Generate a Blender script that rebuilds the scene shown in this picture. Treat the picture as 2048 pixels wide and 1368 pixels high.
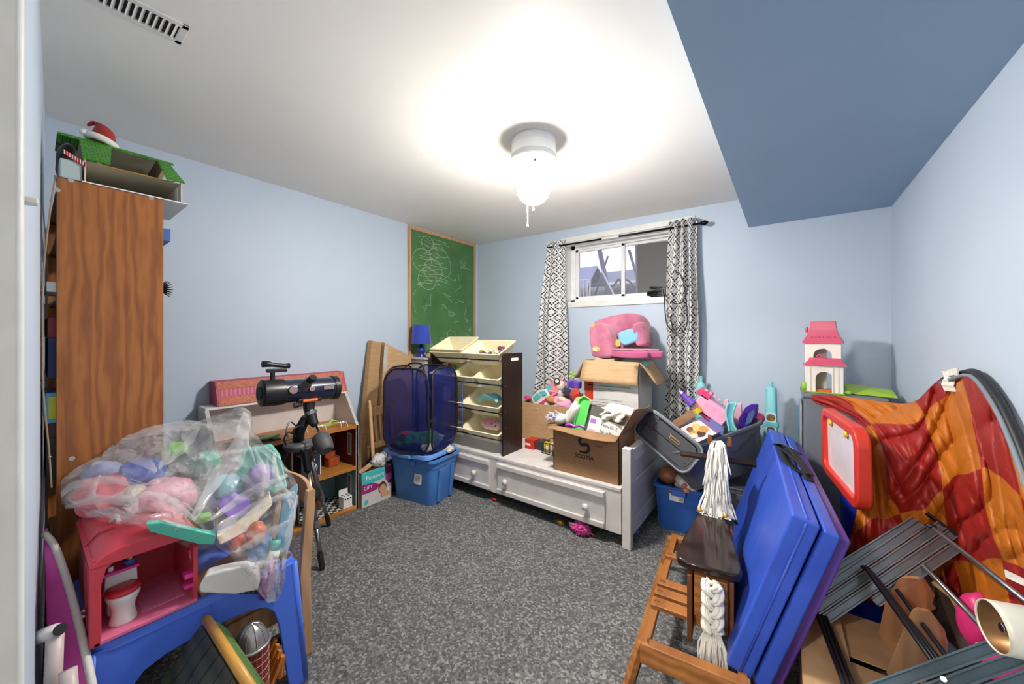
import bpy, bmesh, math, random
from mathutils import Vector as V, Matrix as M, noise
random.seed(7)
rad = math.radians
for o in list(bpy.data.objects): bpy.data.objects.remove(o)
sc = bpy.context.scene
C = sc.collection
# ---------------------------------------------------------------- camera, light, exposure
FPX, CX, HY, CAMZ = 733.0, 1024.0, 670.0, 1.3          # focal length in px of the 2048 x 1368 frame
TH = math.atan(551 / FPX); SN, CS = math.sin(TH), math.cos(TH)
cam_d = bpy.data.cameras.new('camera'); cam = bpy.data.objects.new('camera', cam_d); C.objects.link(cam)
cam.location = (0, 0, CAMZ); cam.rotation_euler = (math.pi / 2, 0, TH)
cam_d.sensor_width = 36; cam_d.lens = FPX / 2048 * 36; cam_d.shift_y = -14 / 2048; cam_d.clip_start = .02
sc.camera = cam
w = bpy.data.worlds.new('sky'); sc.world = w; w.use_nodes = True
w.node_tree.nodes['Background'].inputs[0].default_value = (.80, .87, 1, 1)
w.node_tree.nodes['Background'].inputs[1].default_value = .62
LAMP_STRENGTH = 250
FILL_POWER = 135
sc.view_settings.view_transform = 'Standard'; sc.view_settings.look = 'None'
sc.view_settings.exposure = 1.14; sc.view_settings.gamma = 1; sc.view_settings.use_curve_mapping = False

# ---------------------------------------------------------------- measuring helpers: photo pixel -> place in the room
def ray(px, py):
    u = (px - CX) / FPX
    return V((-SN + CS * u, CS + SN * u, (HY - py) / FPX))
O0 = V((0, 0, CAMZ))
def pz(px, py, z=0): r = ray(px, py); return O0 + r * ((z - CAMZ) / r.z)
def pX(px, py, X): r = ray(px, py); return O0 + r * (X / r.x)
def pY(px, py, Y): r = ray(px, py); return O0 + r * (Y / r.y)
def pd(px, py, d): return O0 + ray(px, py) * d

# ---------------------------------------------------------------- materials
def lin(c):
    return tuple((x / 255 / 12.92 if x / 255 <= .04045 else ((x / 255 + .055) / 1.055) ** 2.4) for x in c[:3]) + (1,)
_mats = {}
class NT:
    def __init__(s, name):
        s.m = bpy.data.materials.new(name); s.m.use_nodes = True
        s.t = s.m.node_tree; s.n = s.t.nodes; s.b = s.n['Principled BSDF']
    def new(s, t, **k):
        n = s.n.new(t)
        for a, b in k.items(): setattr(n, a, b)
        return n
    def link(s, a, b): s.t.links.new(a, b)
    def coord(s, kind='Object', scale=(1, 1, 1), rot=(0, 0, 0)):
        tc = s.new('ShaderNodeTexCoord'); mp = s.new('ShaderNodeMapping')
        mp.inputs['Scale'].default_value = scale; mp.inputs['Rotation'].default_value = rot
        s.link(tc.outputs[kind], mp.inputs[0]); return mp.outputs[0]
    def noise(s, co, scale, detail=3, rough=.5, dist=0):
        n = s.new('ShaderNodeTexNoise'); n.inputs['Scale'].default_value = scale
        n.inputs['Detail'].default_value = detail; n.inputs['Roughness'].default_value = rough
        n.inputs['Distortion'].default_value = dist
        s.link(co, n.inputs['Vector']); return n.outputs['Fac']
    def ramp(s, fac, stops):
        r = s.new('ShaderNodeValToRGB'); e = r.color_ramp.elements
        while len(e) < len(stops): e.new(.5)
        for i, (p, c) in enumerate(stops): e[i].position = p; e[i].color = c if len(c) == 4 else lin(c)
        s.link(fac, r.inputs[0]); return r.outputs[0]
    def math(s, op, a, b=None):
        n = s.new('ShaderNodeMath', operation=op)
        for i, x in enumerate((a, b)):
            if x is None: continue
            if isinstance(x, (int, float)): n.inputs[i].default_value = x
            else: s.link(x, n.inputs[i])
        return n.outputs[0]
    def bump(s, h, strength=.3, dist=.01):
        n = s.new('ShaderNodeBump'); n.inputs['Strength'].default_value = strength; n.inputs['Distance'].default_value = dist
        s.link(h, n.inputs['Height']); s.link(n.outputs[0], s.b.inputs['Normal'])
    def mix(s, fac, a, b):
        n = s.new('ShaderNodeMix', data_type='RGBA')
        if isinstance(fac, (int, float)): n.inputs[0].default_value = fac
        else: s.link(fac, n.inputs[0])
        for i, x in ((6, a), (7, b)):
            if isinstance(x, tuple): n.inputs[i].default_value = x if len(x) == 4 else lin(x)
            else: s.link(x, n.inputs[i])
        return n.outputs[2]
def mat(name, col=(200, 200, 200), rough=.5, metal=0, var=.07, scale=9, bump=0, bscale=80, alpha=1, sheen=0, coat=0, emit=0):
    """plain procedural stuff: colour with a faint noise in tone and roughness, optional relief"""
    if name in _mats: return _mats[name]
    k = NT(name); co = k.coord()
    f = k.noise(co, scale, 3)
    c = lin(col)
    lo = tuple(x * (1 - var) for x in c[:3]) + (1,); hi = tuple(min(1, x * (1 + var)) for x in c[:3]) + (1,)
    k.link(k.ramp(f, [(.3, lo), (.7, hi)]), k.b.inputs['Base Color'])
    k.b.inputs['Roughness'].default_value = rough; k.b.inputs['Metallic'].default_value = metal
    k.b.inputs['Alpha'].default_value = alpha; k.b.inputs['Sheen Weight'].default_value = sheen
    k.b.inputs['Coat Weight'].default_value = coat
    if bump: k.bump(k.noise(co, bscale, 4), bump, .004)
    if emit:
        k.b.inputs['Emission Color'].default_value = c; k.b.inputs['Emission Strength'].default_value = emit
    _mats[name] = k.m; return k.m
def plastic(name, col=(200, 200, 200), rough=.32, **kw): return mat(name, col, rough, var=.04, **kw)
def cloth(name, col=(200, 200, 200), **kw):
    kw.setdefault('bump', .4); kw.setdefault('bscale', 120)
    return mat(name, col, .85, sheen=.3, **kw)
def wood(name, a, b, scale=6, axis=2, rough=.4, ring=9, dist=3):
    """grain running along one axis"""
    if name in _mats: return _mats[name]
    k = NT(name); sca = [1, 1, 1]; sca[axis] = .12
    co = k.coord(scale=tuple(sca))
    n1 = k.noise(co, scale * 3, 5, .6, .4)
    wv = k.new('ShaderNodeTexWave', wave_type='RINGS'); wv.inputs['Scale'].default_value = ring
    wv.inputs['Distortion'].default_value = dist; wv.inputs['Detail'].default_value = 3; wv.inputs['Detail Scale'].default_value = 1.5
    k.link(co, wv.inputs['Vector'])
    fine = k.noise(co, scale * 30, 3, .7)
    f = k.math('ADD', k.math('MULTIPLY', n1, .5), k.math('ADD', k.math('MULTIPLY', wv.outputs['Fac'], .28), k.math('MULTIPLY', fine, .25)))
    k.link(k.ramp(f, [(.25, a), (.75, b)]), k.b.inputs['Base Color'])
    k.b.inputs['Roughness'].default_value = rough
    k.bump(f, .08, .002)
    _mats[name] = k.m; return k.m
def cardboard(name, col):
    if name in _mats: return _mats[name]
    k = NT(name); co = k.coord()
    f = k.noise(k.coord(scale=(1, 1, 6)), 14, 4)
    c = lin(col); lo = tuple(x * .86 for x in c[:3]) + (1,); hi = tuple(min(1, x * 1.1) for x in c[:3]) + (1,)
    k.link(k.ramp(f, [(.3, lo), (.7, hi)]), k.b.inputs['Base Color'])
    k.b.inputs['Roughness'].default_value = .75
    wv = k.new('ShaderNodeTexWave', bands_direction='Z'); wv.inputs['Scale'].default_value = 70
    k.link(co, wv.inputs['Vector']); k.bump(wv.outputs['Fac'], .06, .002)
    _mats[name] = k.m; return k.m

# ---------------------------------------------------------------- mesh helpers
def nb(): return bmesh.new()
def box(bm, c, s, rot=None, top=None):
    """box centred at c with size s; rot = Euler tuple in degrees; top = (sx, sy) scale of the upper face"""
    mt = M.Translation(V(c))
    if rot: mt = mt @ (M.Rotation(rad(rot[2]), 4, 'Z') @ M.Rotation(rad(rot[1]), 4, 'Y') @ M.Rotation(rad(rot[0]), 4, 'X'))
    vs = []
    for z in (-.5, .5):
        for y in (-.5, .5):
            for x in (-.5, .5):
                k = top if (top and z > 0) else (1, 1)
                vs.append(bm.verts.new(mt @ V((x * s[0] * k[0], y * s[1] * k[1], z * s[2]))))
    for f in ((0, 2, 3, 1), (4, 5, 7, 6), (0, 1, 5, 4), (2, 6, 7, 3), (0, 4, 6, 2), (1, 3, 7, 5)):
        bm.faces.new([vs[i] for i in f])
    return bm
def B(c, s, rot=None, top=None): return box(nb(), c, s, rot, top)
def bx(bm, x0, x1, y0, y1, z0, z1): return box(bm, ((x0 + x1) / 2, (y0 + y1) / 2, (z0 + z1) / 2), (x1 - x0, y1 - y0, z1 - z0))
def BX(*a): return bx(nb(), *a)
def frame_of(d):
    d = d.normalized(); up = V((0, 0, 1)) if abs(d.z) < .95 else V((1, 0, 0))
    a = d.cross(up).normalized(); return a, a.cross(d).normalized()
def cyl(bm, p0, p1, r0, r1=None, n=14, caps=True):
    p0, p1 = V(p0), V(p1); r1 = r0 if r1 is None else r1
    a, b = frame_of(p1 - p0); A = []; Bv = []
    for i in range(n):
        t = 2 * math.pi * i / n; e = a * math.cos(t) + b * math.sin(t)
        A.append(bm.verts.new(p0 + e * r0)); Bv.append(bm.verts.new(p1 + e * r1))
    for i in range(n): bm.faces.new((A[i], A[(i + 1) % n], Bv[(i + 1) % n], Bv[i]))
    if caps: bm.faces.new(A[::-1]); bm.faces.new(Bv)
    return bm
def CY(*a, **k): return cyl(nb(), *a, **k)
def tube(bm, pts, r, n=8, closed=False):
    pts = [V(p) for p in pts]; N = len(pts); rings = []
    a = None
    for i, p in enumerate(pts):
        q0 = pts[i - 1] if (i or closed) else p; q1 = pts[(i + 1) % N] if (i < N - 1 or closed) else p
        d = (q1 - q0); d = d.normalized() if d.length > 1e-9 else V((0, 0, 1))
        if a is None: a, b = frame_of(d)
        a = (a - d * a.dot(d)); a = a.normalized() if a.length > 1e-6 else frame_of(d)[0]
        b = d.cross(a); rr = r[i] if isinstance(r, (list, tuple)) else r
        rings.append([bm.verts.new(p + (a * math.cos(2 * math.pi * k / n) + b * math.sin(2 * math.pi * k / n)) * rr) for k in range(n)])
    for i in range(N if closed else N - 1):
        A, Bv = rings[i], rings[(i + 1) % N]
        for k in range(n): bm.faces.new((A[k], A[(k + 1) % n], Bv[(k + 1) % n], Bv[k]))
    if not closed: bm.faces.new(rings[0][::-1]); bm.faces.new(rings[-1])
    return bm
def TU(*a, **k): return tube(nb(), *a, **k)
def bez(ctrl, n=24):
    """Catmull-Rom through the control points"""
    P = [V(p) for p in ctrl]; P = [P[0] * 2 - P[1]] + P + [P[-1] * 2 - P[-2]]; out = []
    seg = len(P) - 3; per = max(2, n // seg)
    for i in range(seg):
        p0, p1, p2, p3 = P[i:i + 4]
        for k in range(per):
            t = k / per
            out.append(.5 * ((2 * p1) + (p2 - p0) * t + (2 * p0 - 5 * p1 + 4 * p2 - p3) * t * t + (-p0 + 3 * p1 - 3 * p2 + p3) * t ** 3))
    out.append(P[-2].copy()); return out
def lathe(bm, prof, n=24, mt=None):
    mt = mt or M(); rings = []
    for r, z in prof:
        rings.append([bm.verts.new(mt @ V((r * math.cos(2 * math.pi * k / n), r * math.sin(2 * math.pi * k / n), z))) for k in range(n)])
    for A, Bv in zip(rings, rings[1:]):
        for k in range(n): bm.faces.new((A[k], A[(k + 1) % n], Bv[(k + 1) % n], Bv[k]))
    bm.faces.new(rings[0][::-1]); bm.faces.new(rings[-1]); return bm
def LA(*a, **k): return lathe(nb(), *a, **k)
def prism(bm, pts, vec):
    vec = V(vec); A = [bm.verts.new(V(p)) for p in pts]; Bv = [bm.verts.new(V(p) + vec) for p in pts]; n = len(A)
    bm.faces.new(A[::-1]); bm.faces.new(Bv)
    for i in range(n): bm.faces.new((A[i], A[(i + 1) % n], Bv[(i + 1) % n], Bv[i]))
    return bm
def PR(*a): return prism(nb(), *a)
def rrect(w, h, r, n=5, cx=0, cy=0):
    out = []
    for sx, sy, a0 in ((1, 1, 0), (-1, 1, 90), (-1, -1, 180), (1, -1, 270)):
        for k in range(n + 1):
            a = rad(a0 + 90 * k / n)
            out.append((cx + sx * (w / 2 - r) + r * math.cos(a), cy + sy * (h / 2 - r) + r * math.sin(a)))
    return out
def loft(bm, loops, cap=(True, True)):
    R = [[bm.verts.new(V(p)) for p in L] for L in loops]; n = len(R[0])
    for A, Bv in zip(R, R[1:]):
        for i in range(n): bm.faces.new((A[i], A[(i + 1) % n], Bv[(i + 1) % n], Bv[i]))
    if cap[0]: bm.faces.new(R[0][::-1])
    if cap[1]: bm.faces.new(R[-1])
    return bm
def surf(bm, fn, nu, nv, su=1, sv=1, closeu=False):
    """grid of points fn(u, v), u and v in 0..1, with a UV layer in metres"""
    uvl = bm.loops.layers.uv.verify(); G = []
    for i in range(nu + (0 if closeu else 1)):
        G.append([bm.verts.new(V(fn(i / nu, j / nv))) for j in range(nv + 1)])
    for i in range(nu):
        for j in range(nv):
            i2 = (i + 1) % len(G)
            f = bm.faces.new((G[i][j], G[i2][j], G[i2][j + 1], G[i][j + 1]))
            for l, (a, b) in zip(f.loops, ((i, j), (i + 1, j), (i + 1, j + 1), (i, j + 1))):
                l[uvl].uv = (a / nu * su, b / nv * sv)
    return bm
def SU(*a, **k): return surf(nb(), *a, **k)
def blob(bm, c, r, seed=0, amp=.12, rot=None, sub=3, freq=2.2):
    r = (r, r, r) if isinstance(r, (int, float)) else r
    t = bmesh.new(); bmesh.ops.create_icosphere(t, subdivisions=sub, radius=1)
    mt = M.Translation(V(c))
    if rot: mt = mt @ (M.Rotation(rad(rot[2]), 4, 'Z') @ M.Rotation(rad(rot[1]), 4, 'Y') @ M.Rotation(rad(rot[0]), 4, 'X'))
    mp = {}
    for v in t.verts:
        k = 1 + amp * noise.noise(v.co * freq + V((seed * 3.1, seed * 1.7, seed * 5.3)))
        mp[v.index] = bm.verts.new(mt @ V((v.co.x * r[0] * k, v.co.y * r[1] * k, v.co.z * r[2] * k)))
    for f in t.faces: bm.faces.new([mp[v.index] for v in f.verts])
    t.free(); return bm
def BL(*a, **k): return blob(nb(), *a, **k)
def ball(bm, c, r): return blob(bm, c, r, 0, 0, None, 2)

# ---------------------------------------------------------------- objects
MW = {}
def link(name, bm, m, smooth=False):
    bmesh.ops.recalc_face_normals(bm, faces=bm.faces)
    me = bpy.data.meshes.new(name); bm.to_mesh(me); bm.free()
    for x in (m if isinstance(m, (list, tuple)) else [m]): me.materials.append(x)
    if smooth: me.polygons.foreach_set('use_smooth', [True] * len(me.polygons))
    o = bpy.data.objects.new(name, me); C.objects.link(o); return o
def tag(o, label, cat, group=None, kind=None):
    o['label'] = label; o['category'] = cat
    if group: o['group'] = group
    if kind: o['kind'] = kind
    return o
def thing(name, label, cat, loc=(0, 0, 0), rz=0, group=None, rot=None):
    o = bpy.data.objects.new(name, None); C.objects.link(o); o.empty_display_size = .05
    o.location = loc; o.rotation_euler = (0, 0, rad(rz)) if rot is None else tuple(rad(a) for a in rot)
    MW[o.name] = M.Translation(V(loc)) @ o.rotation_euler.to_matrix().to_4x4()
    return tag(o, label, cat, group)
def part(t, name, bm, m, smooth=False, bev=0, seg=2, sol=0, sub=0, wd=False, label=None, kind=None, off=-1):
    """a mesh child; wd = the mesh was laid out in room coordinates"""
    if wd and t is not None: bm.transform(MW[t.name].inverted())
    o = link(name, bm, m, smooth or sub > 0)
    if t is not None:
        o.parent = t; MW[o.name] = MW[t.name]
    fx(o, bev, seg, sol, sub, off)
    if label: o['label'] = label
    if kind: o['kind'] = kind
    return o
def fx(o, bev=0, seg=2, sol=0, sub=0, off=-1):
    if sol:
        k = o.modifiers.new('thickness', 'SOLIDIFY'); k.thickness = sol; k.offset = off
    if bev:
        k = o.modifiers.new('edge', 'BEVEL'); k.width = bev; k.segments = seg; k.limit_method = 'ANGLE'; k.angle_limit = rad(35)
        if seg > 1: o.data.polygons.foreach_set('use_smooth', [True] * len(o.data.polygons)); k.harden_normals = True
    if sub:
        k = o.modifiers.new('round', 'SUBSURF'); k.levels = sub; k.render_levels = sub
def solo(name, bm, m, label, cat, group=None, smooth=False, bev=0, seg=2, sol=0, sub=0, kind=None):
    """a thing that is one mesh; its origin goes to the middle of its base"""
    xs = [v.co for v in bm.verts]
    b = V(((min(c.x for c in xs) + max(c.x for c in xs)) / 2, (min(c.y for c in xs) + max(c.y for c in xs)) / 2, min(c.z for c in xs)))
    bm.transform(M.Translation(-b)); o = link(name, bm, m, smooth or sub > 0); o.location = b
    MW[o.name] = M.Translation(b); fx(o, bev, seg, sol, sub); return tag(o, label, cat, group, kind)
def struct(name, bm, m, parent=None, bev=0, label=None, cat=None):
    o = link(name, bm, m)
    if parent is not None: o.parent = parent
    else: o['kind'] = 'structure'
    MW[o.name] = M()
    if label: o['label'] = label
    if cat: o['category'] = cat
    fx(o, bev); return o
def share(src, t, mt, name=None):
    """another piece with the mesh of src, placed by the matrix mt inside the thing t"""
    o = src.copy(); C.objects.link(o); o.parent = t; o.matrix_local = mt; return o
def text(t, name, s, size, mt, m, ext=.0006, wd=True, sx=1, bold=0):
    """flat lettering: mt puts its x axis along the line and its z axis out of the surface"""
    cu = bpy.data.curves.new(name, 'FONT'); cu.body = s; cu.size = size; cu.extrude = ext; cu.align_x = 'CENTER'; cu.align_y = 'CENTER'; cu.offset = bold
    o = bpy.data.objects.new(name, cu); me = bpy.data.meshes.new_from_object(o); bpy.data.objects.remove(o)
    me.transform(M.Scale(sx, 4, V((1, 0, 0)))); me.transform(mt)
    if wd and t is not None: me.transform(MW[t.name].inverted())
    me.materials.clear(); me.materials.append(m); me.name = name
    o = bpy.data.objects.new(name, me); C.objects.link(o)
    if t is not None: o.parent = t
    return o
def face(c, x, z):
    """matrix of a flat mark: centre, direction of the line, outward normal"""
    x = V(x).normalized(); z = V(z).normalized(); y = z.cross(x).normalized(); x = y.cross(z)
    return M.Translation(V(c)) @ M((x, y, z)).transposed().to_4x4()
def poly(bm, pts):
    bm.faces.new([bm.verts.new(V(p)) for p in pts]); return bm
def flat(mt, pts, t=.0008):
    """thin plate: outline in the plane of mt, thickness t outward"""
    return PR([mt @ V((x, y, 0)) for x, y in pts], (mt.to_3x3() @ V((0, 0, 1))) * t)
# ================================================================ the room
XL, XR, YW, ZC, ZS, XS = -2.913, .511, 3.2, 2.36, 2.09, -.228
def wall_paint(name, col):
    k = NT(name); co = k.coord()
    c = lin(col); f = k.noise(co, 1.3, 4)
    k.link(k.ramp(f, [(.3, tuple(x * .97 for x in c[:3]) + (1,)), (.7, tuple(min(1, x * 1.03) for x in c[:3]) + (1,))]), k.b.inputs['Base Color'])
    k.b.inputs['Roughness'].default_value = .55
    k.bump(k.noise(co, 150, 3), .06, .002); return k.m
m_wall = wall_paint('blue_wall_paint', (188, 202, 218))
m_sof = wall_paint('shaded_blue_wall_paint', (150, 178, 206))  # wall paint set darker: the soffit's shade is put into its colour
m_ceil = wall_paint('white_ceiling_paint', (240, 237, 231))
m_trim = mat('white_trim_paint', (225, 224, 220), .4)
def carpet():
    k = NT('grey_loop_carpet'); co = k.coord()
    vo = k.new('ShaderNodeTexVoronoi'); vo.inputs['Scale'].default_value = 210; k.link(co, vo.inputs['Vector'])
    vo2 = k.new('ShaderNodeTexVoronoi'); vo2.inputs['Scale'].default_value = 110; k.link(co, vo2.inputs['Vector'])
    sp = k.new('ShaderNodeSeparateColor'); k.link(vo2.outputs['Color'], sp.inputs[0])
    ln = k.noise(k.coord(scale=(1, 2.6, 1), rot=(0, 0, .6)), 24, 4, .6, 2)
    f = k.math('ADD', k.math('MULTIPLY', sp.outputs[0], .55), k.math('MULTIPLY', ln, .5))
    base = k.ramp(f, [(.2, (66, 66, 67)), (.5, (96, 96, 96)), (.66, (114, 113, 112)), (.85, (156, 154, 151))])
    st = k.noise(co, 2.3, 5, .65)
    dust = k.ramp(st, [(.56, (0, 0, 0)), (.78, (60, 60, 60))])
    k.link(k.mix(dust, base, (150, 155, 164)), k.b.inputs['Base Color'])
    k.b.inputs['Roughness'].default_value = .95
    h = k.math('SUBTRACT', k.math('MULTIPLY', sp.outputs[0], .6), vo.outputs['Distance'])
    k.bump(h, .45, .005); return k.m
m_carpet = carpet()
HY0 = -1.9                                                     # back of the hall behind the doorway
struct('floor', BX(XL - .1, 1.3, HY0, YW + .1, -.12, 0), m_carpet)
def ceil_z(x, y):
    t = max(0, min(1, (x - XL) / (XS - XL))); s = max(0, min(1, y / YW))
    return (2.375 * (1 - s) + 2.358 * s) * (1 - t) + (2.365 * (1 - s) + 2.306 * s) * t
bm = SU(lambda u, v: (XL - .1 + u * (1.4 - XL), HY0 + v * (YW + .1 - HY0), ceil_z(XL - .1 + u * (1.4 - XL), HY0 + v * (YW + .1 - HY0))), 24, 24)
r = bmesh.ops.extrude_face_region(bm, geom=bm.faces[:])
bmesh.ops.translate(bm, vec=(0, 0, .12), verts=[g for g in r['geom'] if isinstance(g, bmesh.types.BMVert)])
struct('ceiling', bm, m_ceil)
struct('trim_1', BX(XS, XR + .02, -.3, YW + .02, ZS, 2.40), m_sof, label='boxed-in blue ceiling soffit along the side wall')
struct('wall_left', BX(XL - .12, XL, -.1, YW + .2, 0, 2.46), m_wall)
struct('wall_right', BX(XR, XR + .12, -.3, YW + .2, 0, 2.46), m_wall)
# window wall, with its opening
WX0, WX1, WZ0, WZ1 = -1.755, -.63, 1.615, 2.20
bm = nb(); bx(bm, XL - .12, WX0, YW, YW + .2, 0, 2.46); bx(bm, WX1, XR + .12, YW, YW + .2, 0, 2.46)
bx(bm, WX0, WX1, YW, YW + .2, 0, WZ0); bx(bm, WX0, WX1, YW, YW + .2, WZ1, 2.46)
struct('wall_back', bm, m_wall)
# wall with the doorway the camera stands in, a little out of square
wa, wb = V((XL - .05, .063, 0)), V((-.9, -.003, 0)); nrm = V((-(wb - wa).y, (wb - wa).x, 0)).normalized()
bm = PR([wa, wb, wb - nrm * .13, wa - nrm * .13], (0, 0, 2.46))
bx(bm, .42, XR + .1, -.14, -.01, 0, 2.46); bx(bm, -.9, .42, -.14, -.01, 2.12, 2.46)
struct('wall_front', bm, m_wall)
bm = nb(); bx(bm, -.955, -.872, -.16, .0, 0, 2.12); bx(bm, .36, .43, -.16, .0, 0, 2.12); bx(bm, -.955, .43, -.16, .0, 2.06, 2.13)
cas = struct('trim_2', bm, m_trim, bev=.008, label='white painted door casing')
struct('latch_peg', BX(-.967, -.94, -.004, .013, 1.506, 1.515), m_trim, parent=cas, bev=.002)
# hall behind the doorway
bm = nb(); bx(bm, XL - .1, 1.3, HY0 - .1, HY0, 0, 2.46); bx(bm, 1.2, 1.3, HY0, -.14, 0, 2.46); bx(bm, -2.1, -2.0, HY0, -.05, 0, 2.46)
bx(bm, XR + .1, 1.3, -.3, -.14, 0, 2.46)
struct('wall_hall', bm, mat('hall_paint', (214, 212, 206), .6))
# window
def window():
    w = bpy.data.objects.new('window_1', None); C.objects.link(w); w['kind'] = 'structure'; MW[w.name] = M()
    w['label'] = 'white vinyl sliding basement window above the boxes'
    mv = mat('white_vinyl', (232, 232, 232), .35)
    bm = nb(); bx(bm, WX0 - .045, WX1 + .045, YW - .014, YW + .005, WZ0 - .05, WZ0); bx(bm, WX0 - .045, WX1 + .045, YW - .014, YW + .005, WZ1, WZ1 + .05)
    bx(bm, WX0 - .045, WX0, YW - .014, YW + .005, WZ0, WZ1); bx(bm, WX1, WX1 + .045, YW - .014, YW + .005, WZ0, WZ1)
    part(w, 'casing', bm, m_trim, bev=.004)
    bm = nb(); bx(bm, WX0, WX1, YW, YW + .2, WZ0 - .012, WZ0 + .006); bx(bm, WX0, WX1, YW, YW + .2, WZ1 - .006, WZ1 + .012)
    bx(bm, WX0 - .012, WX0 + .006, YW, YW + .2, WZ0, WZ1); bx(bm, WX1 - .006, WX1 + .012, YW, YW + .2, WZ0, WZ1)
    part(w, 'jamb_lining', bm, m_trim)
    y0, y1 = YW + .13, YW + .2
    for nm, a in (('window_frame', (WX0, WX1, y0, y1, WZ0, WZ0 + .045)), ('window_frame', (WX0, WX1, y0, y1, WZ1 - .05, WZ1)),
                  ('window_frame', (WX0, WX0 + .05, y0, y1, WZ0, WZ1)), ('window_frame', (WX1 - .05, WX1, y0, y1, WZ0, WZ1))):
        part(w, nm, BX(*a), mv, bev=.006)
    xm = pY(1244, 560, y0).x
    for a, b, yy in ((WX0 + .045, xm + .022, y0 + .012), (xm - .022, WX1 - .045, y0 + .036)):
        s = nb(); t = .028
        bx(s, a, b, yy, yy + .022, WZ0 + .04, WZ0 + .04 + t); bx(s, a, b, yy, yy + .022, WZ1 - .045 - t, WZ1 - .045)
        bx(s, a, a + t * 1.2, yy, yy + .022, WZ0 + .04, WZ1 - .045); bx(s, b - t * 1.2, b, yy, yy + .022, WZ0 + .04, WZ1 - .045)
        so = part(w, 'sash', s, mv, bev=.004)
        k = NT('window_glass'); k.b.inputs['Base Color'].default_value = (1, 1, 1, 1); k.b.inputs['Alpha'].default_value = .08
        k.b.inputs['Roughness'].default_value = .03
        part(so, 'pane', BX(a + t, b - t, yy + .009, yy + .013, WZ0 + .06, WZ1 - .06), k.m)
    return w
window()
# ---------------------------------------------------------------- ceiling light
def ceiling_light():
    c = pz(1067, 286, 2.335); x, y = c.x, c.y; zt = ceil_z(x, y)
    t = thing('ceiling_light', 'white ceiling fixture with glowing round globe and pull cords', 'light', (x, y, 2.0))
    mw = mat('white_enamel', (238, 238, 236), .3)
    mt = M.Translation((x, y, 0))
    part(t, 'base_housing', LA([(.02, zt), (.118, zt), (.12, zt - .03), (.117, zt - .034), (.12, zt - .04), (.121, zt - .085), (.105, zt - .1), (.02, zt - .1)], 40, mt), mw, smooth=True, wd=True, bev=.003)
    part(t, 'rim_ring', LA([(.08, zt - .1), (.115, zt - .104), (.132, zt - .116), (.134, zt - .122), (.115, zt - .12), (.08, zt - .118)], 40, mt), mw, smooth=True, wd=True)
    part(t, 'socket_cup', LA([(.03, zt - .1), (.075, zt - .11), (.07, zt - .16), (.062, zt - .175), (.02, zt - .175)], 28, mt), mw, smooth=True, wd=True)
    s = part(t, 'screw', CY((x + .05, y - .062, zt - .14), (x + .056, y - .07, zt - .14), .004, n=8), mat('dark_screw', (60, 60, 60), .4, 1), wd=True)
    k = NT('lit_globe'); k.b.inputs['Base Color'].default_value = (1, 1, 1, 1)
    k.b.inputs['Emission Color'].default_value = (1, .955, .89, 1); tc = k.new('ShaderNodeTexCoord'); sp = k.new('ShaderNodeSeparateXYZ'); k.link(tc.outputs['Normal'], sp.inputs[0])
    # glow graded: strong below and on flanks, top dimmed to limit ceiling glare
    fac = k.math('MULTIPLY_ADD', sp.outputs[2], -.5); fac.node.inputs[2].default_value = .5
    k.link(k.math('MULTIPLY', k.ramp(fac, [(0, (.01, .01, .01, 1)), (.35, (.05, .05, .05, 1)), (.5, (.2, .2, .2, 1)), (.62, (.6, .6, .6, 1)), (.8, (1, 1, 1, 1))]), LAMP_STRENGTH), k.b.inputs['Emission Strength'])
    zg = zt - .25; R = .092
    prof = [(.055, zt - .172)] + [(R * math.sin(a), zg + R * math.cos(a)) for a in [rad(36 + 144 * i / 16) for i in range(17)]]
    prof[-1] = (.002, prof[-1][1])
    part(t, 'globe', LA(prof, 32, mt), k.m, smooth=True, wd=True)
    ms = mat('white_cord', (235, 232, 225), .6)
    for px, pl, en in ((1055, 450, 'bell'), (1067, 415, 'fork')):
        q = pd(px, 400, 2.0 - .02 * (en == 'bell')); zb = pd(px, pl, 2.0).z
        d = part(t, 'pull_cord', TU([(q.x, q.y, zt - .13), (q.x, q.y, zb)], .0022, 6), ms, wd=True)
        if en == 'bell': part(d, 'cord_pull', LA([(.002, zb), (.005, zb - .004), (.008, zb - .02), (.002, zb - .021)], 12, M.Translation((q.x, q.y, 0))), ms, wd=True, smooth=True)
        else:
            b = nb(); tube(b, [(q.x, q.y, zb), (q.x - .006, q.y, zb - .015)], .002, 6); tube(b, [(q.x, q.y, zb), (q.x + .006, q.y, zb - .015)], .002, 6)
            part(d, 'cord_pull', b, ms, wd=True)
ceiling_light()
def fill_light():  # added lamp, unseen behind the camera, that lifts the shade in the room
    t = thing('added_fill_light', 'round white fill light added out of view behind the doorway', 'light', (-.95, -1.4, 2.27))
    part(t, 'base', LA([(.02, .085), (.17, .085), (.17, .065), (.02, .065)], 32), mat('white_enamel'), smooth=False)
    k = NT('lit_fill_globe'); k.b.inputs['Emission Color'].default_value = (1, .95, .88, 1); k.b.inputs['Emission Strength'].default_value = FILL_POWER
    part(t, 'diffuser', LA([(.16, .066), (.15, .04), (.11, .012), (.05, 0), (.002, -.002)], 32), k.m, smooth=True)
fill_light()
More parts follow.
